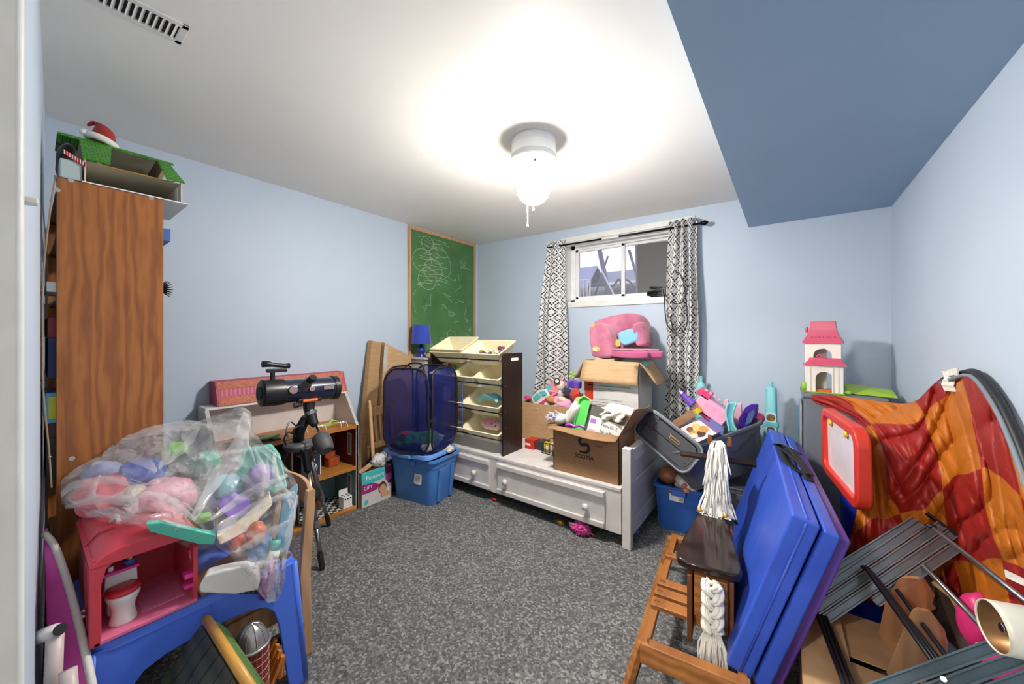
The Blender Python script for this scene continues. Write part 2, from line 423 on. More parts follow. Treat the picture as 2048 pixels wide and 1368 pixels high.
# ---------------------------------------------------------------- ceiling vent
def vent():
    x0, x1, y0, y1 = -1.775, -1.65, .06, .345; zc = ceil_z(-1.7, .2) - .001
    t = thing('ceiling_vent', 'white metal louvred air vent on the ceiling', 'vent', ((x0 + x1) / 2, (y0 + y1) / 2, zc))
    mv = mat('vent_enamel', (222, 220, 216), .4)
    bm = nb(); e = .022
    for a in ((x0, x0 + e, y0, y1), (x1 - e, x1, y0, y1), (x0, x1, y0, y0 + e), (x0, x1, y1 - e, y1)): bx(bm, *a, zc - .008, zc)
    part(t, 'vent_frame', bm, mv, wd=True, bev=.003)
    part(t, 'duct_backing', BX(x0 + .01, x1 - .01, y0 + .01, y1 - .01, zc - .0015, zc), mat('duct_dark', (34, 33, 32), .8), wd=True)
    n = 15; first = None
    for i in range(n):
        y = y0 + e + (i + .5) * (y1 - y0 - 2 * e) / n
        if first is None:
            first = part(t, 'louvre', B((0, 0, 0), (x1 - x0 - 2 * e, .0105, .0015), (35, 0, 0)), mv)
            first.matrix_local = M.Translation((0, y - (y0 + y1) / 2, -.006)); continue
        share(first, t, M.Translation((0, y - (y0 + y1) / 2, -.006)))
vent()
# ---------------------------------------------------------------- chalkboard
def chalkboard():
    y0, y1, z0, z1 = 2.205, 3.150, 1.085, 2.350; X = XL
    t = thing('chalkboard', 'tall green chalkboard covered in white scribbles, in a narrow wood frame', 'chalkboard', (X + .01, (y0 + y1) / 2, z0))
    k = NT('green_chalkboard'); co = k.coord()
    f = k.noise(co, 2.4, 5, .6)
    k.link(k.ramp(f, [(.3, (58, 104, 54)), (.6, (80, 126, 74)), (.8, (122, 156, 114))]), k.b.inputs['Base Color']); k.b.inputs['Roughness'].default_value = .55
    part(t, 'board', BX(X + .001, X + .012, y0 + .01, y1 - .01, z0 + .01, z1 - .01), k.m, wd=True)
    mf = wood('pine_trim', (176, 132, 92), (206, 166, 128), 5)
    e = .03
    for a in ((y0, y0 + e, z0, z1), (y1 - e, y1, z0, z1), (y0 + e, y1 - e, z1 - e, z1), (y0 + e, y1 - e, z0, z0 + e)):
        part(t, 'frame_strip', BX(X + .001, X + .022, a[0], a[1], a[2], a[3]), mf, wd=True, bev=.003)
    rnd = random.Random(3); bm = nb(); XX = X + .0125
    def rib(pts, wd=.0022):
        P = bez([V((XX, max(y0 + .045, min(y1 - .045, a)), max(z0 + .05, min(z1 - .045, b)))) for a, b in pts], 6 * len(pts))
        for p, q in zip(P, P[1:]):
            d = (q - p)
            if d.length < 1e-5: continue
            n = V((0, -d.z, d.y)).normalized() * wd
            poly(bm, [p - n, q - n, q + n, p + n])
    def B2(fy, fz): return (y0 + fy * (y1 - y0), z1 - fz * (z1 - z0))
    for i in range(15):                                         # the dense scrawl of the upper left
        a = rnd.uniform(.1, .22); z = .06 + i * .026 + rnd.uniform(-.01, .01)
        rib([B2(a + q * rnd.uniform(.07, .1), z + rnd.uniform(-.012, .016)) for q in range(5)], .0016)
    for i in range(5):
        c0, c1, rr = rnd.uniform(.18, .35), .05 + i * .07, rnd.uniform(.05, .13)
        rib([B2(c0 + rr * math.cos(a * .8), c1 + .05 + rr * .7 * math.sin(a * .8)) for a in range(9)], .0018)
    rib([B2(.3, .08), B2(.45, .1), B2(.57, .2), B2(.58, .3), B2(.5, .36), B2(.55, .38)], .0018)
    for cy, cz, s in ((.6, .34, .07), (.68, .33, .05), (.75, .44, .08), (.72, .55, .09), (.8, .62, .05), (.55, .5, .09), (.5, .62, .06), (.62, .66, .08), (.68, .72, .1), (.85, .7, .05), (.85, .84, .05), (.6, .85, .08), (.25, .55, .08), (.2, .6, .06), (.15, .42, .06), (.3, .9, .05), (.45, .88, .06), (.88, .77, .05), (.8, .2, .06)):
        rib([B2(cy + rnd.uniform(-s, s), cz + rnd.uniform(-s, s) * .7) for _ in range(rnd.randint(4, 7))], .0014)
    rib([B2(.74, .24), B2(.85, .235), B2(.95, .245)], .0014); rib([B2(.1, .66), B2(.06, .55), B2(.1, .48)], .0012)
    part(t, 'chalk_scribbles', bm, mat('chalk_white', (176, 190, 172), .9), wd=True)
chalkboard()
# ---------------------------------------------------------------- curtains and rod
RY = YW - .085
def curtain_cloth():
    k = NT('black_and_white_lattice_cloth'); uv = k.new('ShaderNodeTexCoord').outputs['UV']
    sp = k.new('ShaderNodeSeparateXYZ'); k.link(uv, sp.inputs[0])
    s = .115
    def cell(o):
        f = k.math('FRACT', k.math('DIVIDE', o, s)); return k.math('ABSOLUTE', k.math('SUBTRACT', f, .5))
    d = k.math('ADD', cell(sp.outputs[0]), cell(sp.outputs[1]))
    ringv = k.math('FRACT', k.math('MULTIPLY', d, 2.6))
    f1 = k.math('FRACT', k.math('DIVIDE', k.math('ADD', sp.outputs[0], sp.outputs[1]), s / 4))
    f2 = k.math('FRACT', k.math('DIVIDE', k.math('SUBTRACT', sp.outputs[0], sp.outputs[1]), s / 4))
    brk = k.math('MULTIPLY', k.math('GREATER_THAN', f1, .22), k.math('GREATER_THAN', f2, .22))
    blk = k.math('MULTIPLY', k.math('GREATER_THAN', ringv, .42), brk)
    k.link(k.mix(blk, (226, 225, 224), (34, 34, 38)), k.b.inputs['Base Color'])
    k.b.inputs['Roughness'].default_value = .8; k.bump(k.noise(k.coord(), 300, 2), .2, .002); return k.m
m_curt = curtain_cloth()
rodA, rodB = pY(1104, 494, RY), pY(1400, 447, RY)
rodA = rodA + (rodA - rodB) * .04
def rod():
    t = thing('curtain_rod', 'thin black metal curtain rod with a white joint sleeve, above the window', 'curtain rod', rodA)
    mb = mat('black_metal', (26, 26, 28), .35, .8)
    part(t, 'rod', TU([rodA, rodB], .008, 10), mb, wd=True, smooth=True)
    q0, q1 = pY(1204, 478, RY), pY(1238, 473, RY)
    f0 = rodA.lerp(rodB, (q0.x - rodA.x) / (rodB.x - rodA.x)); f1 = rodA.lerp(rodB, (q1.x - rodA.x) / (rodB.x - rodA.x))
    part(t, 'joint_sleeve', TU([f0, f1], .0092, 10), mat('white_sleeve', (225, 224, 222), .4), wd=True, smooth=True)
    d = (rodB - rodA).normalized()
    part(t, 'finial', TU([rodB, rodB + d * .012, rodB + d * .03, rodB + d * .05, rodB + d * .058], [.008, .014, .02, .012, .003], 14), mb, wd=True, smooth=True)
    for q in (rodA + d * .04, rodB - d * .12):
        bm = nb(); cyl(bm, q + V((0, .004, 0)), (q.x, YW - .004, q.z), .006, n=8); cyl(bm, (q.x, YW - .006, q.z), (q.x, YW, q.z), .02, n=14)
        part(t, 'bracket', bm, mb, wd=True)
rod()
def curtain(label, x0t, x1t, x0b, x1b, zt, zb, folds, amp, pinch=None, full=1.3):
    wd = (x1t - x0t)
    t = thing('curtain', label, 'curtain', ((x0b + x1b) / 2, RY, zb), group='patterned curtains at the window')
    def fn(u, v):
        z = zb + (zt - zb) * v
        k = v ** 1.3
        if pinch: k = v + pinch * math.sin(v * math.pi)
        x = (x0b * (1 - k) + x0t * k) * (1 - u) + (x1b * (1 - k) + x1t * k) * u
        a = amp * (1 - .25 * v)
        y = RY + a * math.sin(u * folds * 2 * math.pi + .6 * math.sin(v * 4)) + .006 * math.sin(u * 31 + v * 9)
        return (x + .008 * math.sin(v * 7 + u * 5), min(y, YW - .012), z)
    part(t, 'cloth', SU(fn, 72, 50, wd * full, zt - zb), m_curt, smooth=True, sol=.0025, wd=True, off=0)
    mg = mat('grommet_metal', (200, 200, 202), .25, 1)
    return t, mg
t, mg = curtain('flat black-and-white lattice curtain hanging left of the window', -1.90, -1.70, -2.06, -1.66, 2.215, .72, 1.6, .022)
for q in (-1.80,):
    z = rodA.lerp(rodB, (q - rodA.x) / (rodB.x - rodA.x)).z
    ring = [(q, RY - .02 + .0, z)]
    part(t, 'grommet', TU([(q + .022 * math.cos(a), RY - .026, z + .022 * math.sin(a)) for a in [2 * math.pi * i / 18 for i in range(18)]], .005, 6, closed=True), mg, wd=True, smooth=True)
t, mg = curtain('bunched black-and-white lattice curtain hanging right of the window by cables', -.765, -.555, -.80, -.545, 2.21, .62, 3.5, .04, pinch=.05, full=2.2)
# ================================================================ shared finishes
def oak():
    k = NT('honey_oak_laminate'); co = k.coord(scale=(1, 1, .16)); n0 = k.noise(k.coord(scale=(1, 1, .35)), 3.2, 2)
    w1 = k.new('ShaderNodeTexWave', wave_type='BANDS', bands_direction='Y'); w1.inputs['Scale'].default_value = 9; w1.inputs['Distortion'].default_value = 14; w1.inputs['Detail'].default_value = 3; w1.inputs['Detail Scale'].default_value = 1.1; w1.inputs['Detail Roughness'].default_value = .6
    k.link(co, w1.inputs['Vector']); fine = k.noise(k.coord(scale=(1, 1, .05)), 160, 3, .7)
    f = k.math('ADD', k.math('MULTIPLY', w1.outputs['Fac'], .26), k.math('ADD', k.math('MULTIPLY', fine, .34), k.math('MULTIPLY', n0, .3)))
    k.link(k.ramp(f, [(.2, (120, 66, 26)), (.48, (154, 93, 42)), (.8, (176, 114, 56))]), k.b.inputs['Base Color']); k.b.inputs['Roughness'].default_value = .38; k.bump(f, .05, .002); return k.m
W_oak = oak()
m_card = cardboard('brown_cardboard', (176, 138, 98)); m_card2 = cardboard('tan_cardboard', (190, 154, 114)); m_card3 = cardboard('dark_cardboard', (132, 98, 68))
m_white = plastic('white_plastic', (228, 226, 222)); m_black = mat('black_plastic', (22, 22, 24), .4)
m_chrome = mat('chrome', (205, 205, 208), .18, 1); m_teal = plastic('teal_plastic', (92, 196, 180)); m_red = plastic('red_plastic', (186, 40, 34))
m_purple = plastic('purple_plastic', (118, 78, 190)); m_pink = plastic('hot_pink_plastic', (222, 62, 120)); m_lpink = plastic('pale_pink_plastic', (236, 160, 188))
m_green = plastic('lime_plastic', (120, 200, 70)); m_yellow = plastic('yellow_plastic', (226, 186, 50)); m_orange = plastic('orange_plastic', (214, 96, 34))
m_bluep = plastic('blue_plastic', (52, 92, 190)); m_tote = plastic('tote_blue_plastic', (72, 126, 196), .4); m_grey = plastic('grey_plastic', (92, 94, 100), .45)
m_cream = plastic('cream_plastic', (236, 226, 190)); m_lblue = plastic('light_blue_plastic', (112, 188, 226)); m_wtext = cloth('white_cloth', (224, 220, 212))
m_ink = mat('black_ink', (24, 24, 26), .6); m_paper = mat('white_paper', (228, 226, 222), .8)
# ---------------------------------------------------------------- bookcase with what stands in and on it
def bookcase():
    x1, x0, y0, y1, zt = -2.0, -2.80, .066, .335, 1.842
    t = thing('bookcase', 'tall honey-oak laminate bookcase seen from its plain side', 'bookcase', ((x0 + x1) / 2, (y0 + y1) / 2, 0))
    p = part(t, 'side_panel', BX(x1 - .018, x1, y0, y1, 0, zt), W_oak, wd=True, bev=.0015, seg=1)
    part(t, 'side_panel', BX(x0, x0 + .018, y0, y1, 0, zt), W_oak, wd=True)
    for z in (.06, .42, .775, 1.13, 1.43, 1.665, zt - .02): part(t, 'shelf', BX(x0 + .018, x1 - .018, y0 + .004, y1 - .004, z, z + .018), wood('shade_dark_shelf', (24, 18, 15), (40, 30, 24), 6), wd=True)  # shelves coloured near black to stand in for the deep shade of the gap
    for px, py in ((142, 361), (115, 380), (303, 396), (144, 917)):
        q = pX(px, py, x1)
        part(p, 'cam_lock', CY((x1 - .001, q.y, q.z), (x1 + .0012, q.y, q.z), .0075, n=12), mat('zinc', (190, 188, 184), .35, .8), wd=True)
    def it(name, a, m, label, cat, **k): return solo(name, BX(*a), m, label, cat, **k)
    it('storage_box', (-2.2, -2.03, .13, .362, 1.684, 1.735), mat('blue_box_card', (58, 100, 176), .5), 'flat blue box sticking out of the bookcase near its top', 'box', bev=.002)
    # things pushed through to the back edge of the shelves
    it('game_box', (-2.26, -2.03, .045, .2, 1.449, 1.484), m_white, 'flat white box at the back edge of the bookcase', 'box', bev=.002)
    it('game_box', (-2.3, -2.03, .048, .3, 1.15, 1.29), mat('navy_card', (28, 34, 84), .5), 'navy game box behind the bookcase side panel', 'box', bev=.002)
    it('game_box', (-2.3, -2.03, .047, .3, 1.2915, 1.36), mat('dark_red_card', (112, 22, 26), .5), 'dark red game box on the navy one in the bookcase', 'box', bev=.002)
    b = it('picture_book', (-2.25, -2.03, .043, .29, .995, 1.10), mat('sky_card', (86, 160, 196), .5), 'light blue box with a yellow-green panel in the bookcase', 'box', bev=.002)
    part(b, 'printed_panel', BX(-2.0299, -2.029, .05, .28, 1.01, 1.088), mat('lime_print', (190, 190, 40), .6), wd=True)
    part(b, 'printed_panel', BX(-2.21, -2.04, .042, .043, 1.01, 1.088), mat('lime_print'), wd=True)
    it('disc_case', (-2.25, -2.03, .045, .29, .945, .9945), mat('maroon_card', (70, 18, 22), .5), 'maroon case with an amber edge under the light blue box', 'case', bev=.002)
    it('disc_case', (-2.25, -2.03, .044, .29, .798, .9445), mat('black_card', (26, 22, 22), .5), 'black case with white lettering under the maroon one', 'case', bev=.002)
    bm = nb(); c = V((-2.05, .33, 1.487))
    for i in range(9): a = rad(-60 + i * 20); tube(bm, [c, c + V((.02, .02 + .02 * math.cos(a), .035 * math.sin(a)))], [.006, .001], 5)
    blob(bm, c + V((-.02, -.05, -.003)), (.03, .06, .035), 2, .2, sub=2)
    o = solo('toy_dragon', bm, m_black, 'spiky black toy poking out of the bookcase', 'toy', smooth=True); o.location.z = 1.449
bookcase()
def string():
    P = bez([pX(110, 357, -2.005), pX(99, 430, -1.985), pX(86, 560, -1.97), pX(84, 690, -1.97), pX(88, 800, -1.96), pX(98, 900, -1.96), pX(103, 975, -1.95)], 40)
    P = [V((p.x, max(p.y, .036), p.z)) for p in P]
    bm = TU([(-2.02, .063, 1.85)] + [(p.x, p.y, p.z) for p in P], .0022, 6)
    for p in P[4::9]: ball(bm, p, .004)
    solo('hanging_string', bm, mat('twine', (150, 130, 108), .9), 'thin knotted string hanging down behind the bookcase', 'string')
string()
def top_barn():
    zb = 1.8435; t = thing('toy_stable', 'tin toy stable with bright green roof on top of the bookcase', 'toy house', (-2.2, .26, zb))
    mw = mat('tin_cream', (206, 198, 178), .4, .1); mg = NT('green_shingle_print'); co = mg.coord(scale=(1, 1, 1))
    br = mg.new('ShaderNodeTexBrick'); br.inputs['Scale'].default_value = 26; br.inputs['Color1'].default_value = lin((72, 168, 30)); br.inputs['Color2'].default_value = lin((58, 140, 24)); br.inputs['Mortar'].default_value = lin((18, 60, 12)); br.inputs['Mortar Size'].default_value = .03
    k2 = mg.coord(rot=(0, rad(60), 0)); sp = mg.new('ShaderNodeSeparateXYZ'); mg.link(mg.coord(), sp.inputs[0]); cb = mg.new('ShaderNodeCombineXYZ'); mg.link(sp.outputs[1], cb.inputs[0]); mg.link(sp.outputs[2], cb.inputs[1]); mg.link(cb.outputs[0], br.inputs['Vector'])
    mg.link(br.outputs['Color'], mg.b.inputs['Base Color']); mg.b.inputs['Roughness'].default_value = .4; mg = mg.m
    xf, xb, y0, y1, ze = -2.0, -2.34, .128, .392, zb + .088
    part(t, 'floor_plate', BX(xb, xf + .002, y0 - .005, y1 + .02, zb, zb + .004), m_white, wd=True)
    part(t, 'end_wall', BX(xb, xf, y0, y0 + .004, zb + .004, ze), mw, wd=True)
    e2 = part(t, 'end_wall', BX(xb, xf, y1 - .004, y1, zb + .004, ze), mw, wd=True)
    part(e2, 'shutter', BX(-2.09, -2.05, y1 - .007, y1 - .004, zb + .02, zb + .075), m_white, wd=True)
    b = part(t, 'back_wall', BX(xb, xb + .004, y0, y1, zb + .004, ze + .13), mw, wd=True)
    part(b, 'painted_rug', BX(xb + .004, xb + .0055, y0 + .09, y0 + .19, zb + .01, zb + .05), mat('dark_print', (50, 44, 44), .6), wd=True)
    part(t, 'loft_floor', BX(xb, -2.03, y0, y1, ze - .004, ze), mw, wd=True)
    part(t, 'loft_edge', TU([(-2.022, y0 + .03, ze + .004), (-2.022, y0 + .05, ze - .006), (-2.022, y1 - .05, ze - .004), (-2.022, y1 - .02, ze)], .0028, 6), mat('brass', (196, 150, 70), .35, .6), wd=True)
    zr = zb + .215; xr = -2.17                                # ridge
    def roof_pt(k, y): return V((xf + .012 + (xr - xf) * k, y, ze - .004 + (zr - ze) * k))
    for a, b2, nm in ((y0 - .004, y0 + .062, 'roof_flap'), (y1 - .05, y1 + .006, 'roof_flap')):
        part(t, nm, PR([roof_pt(0, a), roof_pt(0, b2), roof_pt(.92, b2 + (.018 if a < .2 else -.02)), roof_pt(.92, a)], (-.003, 0, -.003)), mg, wd=True)
    part(t, 'roof_ridge', PR([roof_pt(.9, y0 - .055), roof_pt(.9, y1 + .0), roof_pt(1, y1), roof_pt(1, y0 - .055)], (-.003, 0, -.003)), mg, wd=True)
    part(t, 'roof_back', PR([(xr, y0 - .055, zr), (xr, y1, zr), (xb - .01, y1, ze + .11), (xb - .01, y0 - .055, ze + .11)], (0, 0, -.003)), mg, wd=True)
    part(t, 'ceiling_lining', PR([(xr, y0, zr - .006), (xr, y1 - .004, zr - .006), (xb, y1 - .004, ze + .10), (xb, y0, ze + .10)], (0, 0, -.003)), mw, wd=True)
    part(t, 'roof_lining', PR([roof_pt(.4, y1 - .055), roof_pt(.9, y1 - .055), (xb + .01, y1 - .055, ze + .1), (xb + .01, y1 - .055, ze)], (0, .003, 0)), mat('tin_brown', (92, 70, 54), .5), wd=True)
    # neighbours on the bookcase top
    solo('plastic_case', B((-2.06, .098, zb + .036), (.11, .052, .07), top=(.95, .98)), mat('pale_grey_plastic', (170, 186, 184), .4), 'pale grey plastic case standing on the bookcase beside the toy stable', 'case', bev=.006)
    bm = nb(); c = V((-2.2, .095, zb + .10)); blob(bm, c, (.055, .026, .075), 4, .15, sub=3); blob(bm, c + V((.03, .004, .045)), (.05, .022, .03), 6, .1, sub=3); blob(bm, c + V((.0, .0, -.06)), (.05, .025, .045), 8, .1, sub=2)
    solo('toy_hat', bm, cloth('black_felt', (20, 20, 22)), 'black felt toy hat crumpled behind the grey case', 'hat', smooth=True)
    t2 = thing('toy_fence', 'red and white toy fence strip leaning on the grey case', 'toy', (-2.01, .1, zb + .072))
    a, b2 = pX(126, 297, -2.0), pX(174, 327, -2.0); d = b2 - a
    part(t2, 'strip', PR([a, b2, b2 + V((0, 0, -.016)), a + V((0, 0, -.016))], (-.004, 0, 0)), m_red, wd=True)
    for i in range(9):
        q = a + d * ((i + .5) / 9); part(t2, 'picket', BX(-2.0003, -1.999, q.y - .0009, q.y + .0009, q.z - .015, q.z - .001), m_paper, wd=True)
    # red and white hat
    s = thing('felt_hat', 'red felt hat with white plush band on the toy stable roof', 'hat', (-2.17, .2, zr))
    ctr = V((-2.19, .185, zr + .014)); hs = .56
    prof = [(.062, -.02, 0, 0), (.064, .0, 0, 0), (.06, .03, .005, .012), (.052, .06, .012, .018), (.04, .085, .012, .008), (.026, .1, .0, -.02), (.014, .085, -.005, -.05), (.006, .065, -.005, -.066)]
    L = []
    for rr, h, ox, oy in prof:
        L.append([ctr + hs * V((ox + rr * math.cos(a) * 1.0, oy + rr * math.sin(a), h * 1.25 + .25 * rr * math.sin(a) * -1)) for a in [2 * math.pi * i / 20 for i in range(20)]])
    part(s, 'crown', loft(nb(), L), cloth('red_felt', (150, 34, 24)), sub=1, wd=True)
    part(s, 'band', TU([ctr + hs * V((.066 * math.cos(a), .066 * math.sin(a), -.0 - .018 * math.sin(a))) for a in [2 * math.pi * i / 24 for i in range(24)]], .0125, 10, closed=True), cloth('white_plush', (226, 222, 214)), smooth=True, wd=True)
    part(s, 'pompom', BL(ctr + hs * V((.03, -.085, .02)), .012, 3, .2), cloth('white_plush'), smooth=True, wd=True)
top_barn()
# ---------------------------------------------------------------- dollhouse with its removed roof and contents
DX, DB, DY0, DY1 = -2.57, -2.895, .64, 1.503
def dollhouse():
    t = thing('dollhouse', 'large open-front white dollhouse with wooden floors against the wall', 'dollhouse', ((DX + DB) / 2, (DY0 + DY1) / 2, 0))
    mw = mat('dollhouse_white', (222, 214, 208), .5); wf = wood('dollhouse_floor_wood', (150, 92, 34), (200, 140, 66), 7, 1)
    prof = [(DX, 0), (DX, .627), (-2.735, .853), (DB, .853), (DB, 0)]
    for y, nm in ((DY0, 'side_wall'), (DY1 - .012, 'side_wall')):
        w_ = part(t, nm, PR([(x, y, z) for x, z in prof], (0, .012, 0)), mw, wd=True)
        # edge trim
        part(w_, 'edge_strip', PR([(DX, y - .003, 0), (DX, y - .003, .627), (-2.735, y - .003, .853), (-2.747, y - .003, .845), (DX - .014, y - .003, .62), (DX - .014, y - .003, 0)], (0, .018, 0)), m_trim, wd=True)
    inn = DY1 - .0125
    for z0, z1, c, nm in ((.02, .295, (104, 134, 136), 'lower'), (.32, .605, (92, 26, 20), 'upper')):
        part(t, 'wall_lining', BX(DB + .012, DX - .016, inn - .003, inn, z0, z1), mat('lining_' + nm, c, .7), wd=True)
        b = part(t, 'back_lining', BX(DB + .009, DB + .012, DY0 + .012, inn - .003, z0, z1), mat('lining_' + nm), wd=True)
        for yy in (1.32,):
            w_ = part(t, 'doll_window', BX(DX - .12, DX - .07, inn - .006, inn - .003, z0 + .07, z1 - .05), m_white, wd=True)
            part(w_, 'pane', BX(DX - .113, DX - .077, inn - .007, inn - .006, z0 + .08, z1 - .06), mat('doll_pane', (120, 128, 132), .2), wd=True)
    part(t, 'back_panel', BX(DB, DB + .009, DY0 + .012, inn, 0, .853), mw, wd=True)
    part(t, 'roof_board', BX(DB, -2.735, DY0, DY1, .853, .865), m_trim, wd=True)
    part(t, 'attic_slope', PR([(DB + .012, DY0 + .012, .64), (DB + .03, DY0 + .012, .853), (DB + .03, inn, .853), (DB + .012, inn, .64)], (-.004, 0, 0)), mw, wd=True)
    for z in (0, .298, .607): part(t, 'floor_board', BX(DB + .009, DX + .004, DY0 + .012, inn, z, z + .021), wf, wd=True, bev=.002)
    k = NT('tile_print'); ch = k.new('ShaderNodeTexChecker'); ch.inputs['Scale'].default_value = 34; ch.inputs['Color1'].default_value = lin((206, 204, 200)); ch.inputs['Color2'].default_value = lin((50, 50, 52)); k.link(k.coord(), ch.inputs['Vector']); k.link(ch.outputs[0], k.b.inputs['Base Color'])
    part(t, 'tile_sheet', BX(DB + .012, DX - .03, 1.12, inn - .003, .021, .0225), k.m, wd=True)
    for y, z0, z1 in ((1.06, .319, .607), (1.1, .021, .298)): part(t, 'partition', BX(DB + .012, DX - .05, y, y + .01, z0, z1), mat('partition_dark', (80, 72, 66), .7), wd=True)
    # contents
    def put(px, py, z, X): q = pX(px, py, X); return V((q.x, q.y, z))
    s = thing('toy_stove', 'white toy stove with black burner dots in the dollhouse', 'toy stove', (-2.63, 1.435, .0226))
    part(s, 'body', B((0, 0, .042), (.07, .068, .084)), m_white, bev=.003); part(s, 'back_guard', B((-.033, 0, .1), (.006, .068, .045)), m_white)
    for a in (-.016, .016):
        for b in (-.016, .016): part(s, 'burner', CY((a, b, .084), (a, b, .0855), .009, n=12), m_black)
    for a in (-.02, 0, .02): part(s, 'oven_knob', CY((.035, a, .07), (.039, a, .07), .005, n=8), m_black)
    b = thing('printed_box', 'navy card box with round logo and white edge in the dollhouse', 'box', (-2.68, 1.19, .32))
    part(b, 'carton', B((0, 0, .072), (.1, .13, .144)), mat('navy_carton', (44, 46, 66), .5), bev=.001)
    part(b, 'edge_band', B((.0, .063, .072), (.103, .006, .147)), m_paper)
    mt = face((-2.629, 1.195, .32 + .055), (0, 1, 0), (1, 0, 0))
    part(b, 'logo_disc', flat(mt, [(.037 * math.cos(a), .037 * math.sin(a)) for a in [i * 2 * math.pi / 28 for i in range(28)]]), m_paper, wd=True)
    mt = face((-2.628, 1.195, .32 + .055), (0, 1, 0), (1, 0, 0))
    part(b, 'logo_field', flat(mt, [(.032 * math.cos(a), .032 * math.sin(a)) for a in [i * 2 * math.pi / 28 for i in range(28)]]), mat('navy_carton'), wd=True)
    part(b, 'logo_leaf', flat(face((-2.627, 1.195, .32 + .055), (0, 1, 0), (1, 0, 0)), [(.031 * math.cos(a), .031 * math.sin(a)) for a in [math.pi + i * math.pi / 14 for i in range(15)]][2:13]), mat('lime_print'), wd=True)
    text(b, 'lettering', 'HAI', .034, face((-2.6255, 1.195, .32 + .062), (0, 1, 0), (1, 0, 0)), m_paper)
    text(b, 'lettering', 'IIIA', .045, face((-2.629, 1.185, .32 + .12), (0, 1, 0), (1, 0, 0)), m_paper)
    s = thing('toy_armchair', 'orange wooden toy armchair on the upper dollhouse floor', 'toy chair', (-2.74, 1.39, .32))
    mo = wood('orange_toy_wood', (140, 56, 24), (176, 84, 40), 8)
    part(s, 'seat', B((0, 0, .03), (.07, .08, .06)), mo, bev=.004); part(s, 'backrest', B((-.03, 0, .075), (.014, .08, .05)), mo, bev=.004)
    for a in (-.036, .036): part(s, 'armrest', B((0, a, .05), (.07, .012, .03)), mo, bev=.003)
    s = thing('toy_table', 'small white toy table in the middle of the dollhouse', 'toy table', (-2.62, .99, .32))
    part(s, 'top', B((0, 0, .103), (.07, .07, .014)), m_white, bev=.002)
    for a in (-.028, .028):
        for b in (-.028, .028): part(s, 'leg', B((a, b, .048), (.01, .01, .096)), m_white)
    solo('toy_cushion', BL((-2.72, .9, .35), (.07, .09, .03), 5, .2), cloth('navy_cloth', (40, 50, 96)), 'navy cloth bundle in the dollhouse', 'cushion', smooth=True)
    solo('toy_bed', B((-2.66, .85, .36), (.15, .12, .08), top=(.9, .9)), cloth('charcoal_cloth', (70, 72, 76)), 'grey padded toy bed on the upper dollhouse floor', 'toy bed', bev=.012)
    bm = BL((-2.76, 1.3, .06), (.04, .03, .05), 3, .4, sub=2); solo('toy_animal', bm, cloth('brown_plush', (96, 66, 44)), 'small brown plush toy on the tiled dollhouse floor', 'toy', smooth=True)
    # attic floor: puzzle board and toy aeroplanes
    t3 = thing('puzzle_board', 'dark picture board with raised tan pieces in the dollhouse attic', 'board', (-2.68, .86, .6285))
    part(t3, 'board', B((0, 0, .004), (.15, .27, .008), (0, 0, -5)), mat('board_dark', (52, 48, 46), .5))
    rnd = random.Random(5)
    for i in range(10): part(t3, 'raised_piece', B((rnd.uniform(-.055, .055), rnd.uniform(-.11, .11), .013), (.03, .035, .01), (0, 0, rnd.uniform(0, 90))), mat(('puzzle_tan', 'puzzle_grey')[i % 2], ((172, 148, 112), (98, 94, 88))[i % 2], .6), bev=.003)
    for i, (y, x, m, lb) in enumerate(((.92, -2.63, plastic('leaf_green_plastic', (110, 160, 80)), 'green toy wing lying on the puzzle board in the attic'), (1.34, -2.72, plastic('pale_lime_plastic', (170, 190, 80)), 'pale lime toy frog lying in the attic corner'))):
        bm = nb(); prism(bm, [(x - .03, y - .06, 0), (x + .02, y - .05, 0), (x + .03, y + .03, 0), (x - .01, y + .08, 0), (x - .035, y + .03, 0)], (0, 0, .012))
        zz = .6465 if i == 0 else .629; bm.transform(M.Translation((0, 0, zz))); o = solo('toy_wing', bm, m, lb, 'toy', bev=.003)
        if i == 1: part(o, 'arm', TU([(x, y, .634), (x - .01, y + .05, .66), (x + .0, y + .09, .645)], .006, 6), m, wd=True)
    for i, y in enumerate((1.13, 1.25, 1.40)):
        tt = thing('toy_drone', ('leftmost', 'middle', 'rightmost')[i] + ' of three white spindly-legged toys on the attic floor', 'toy', (-2.64 + .01 * i, y, .6285), group='white spindly toys in the attic')
        bm = nb(); ball(bm, (.02, 0, .034), (.012, .012, .01)); part(tt, 'body', bm, m_white, smooth=True)
        part(tt, 'boom', TU([(.02, 0, .034), (-.03, -.06, .026)], .005, 6), m_white, smooth=True)
        for sx, sy in ((.035, .02), (.03, -.03), (-.02, .03)): part(tt, 'leg', TU([(.02, 0, .036), (.02 + sx * .6, sy * .8, .034), (.02 + sx, sy, 0.0025)], .0022, 5), m_white, smooth=True)
dollhouse()
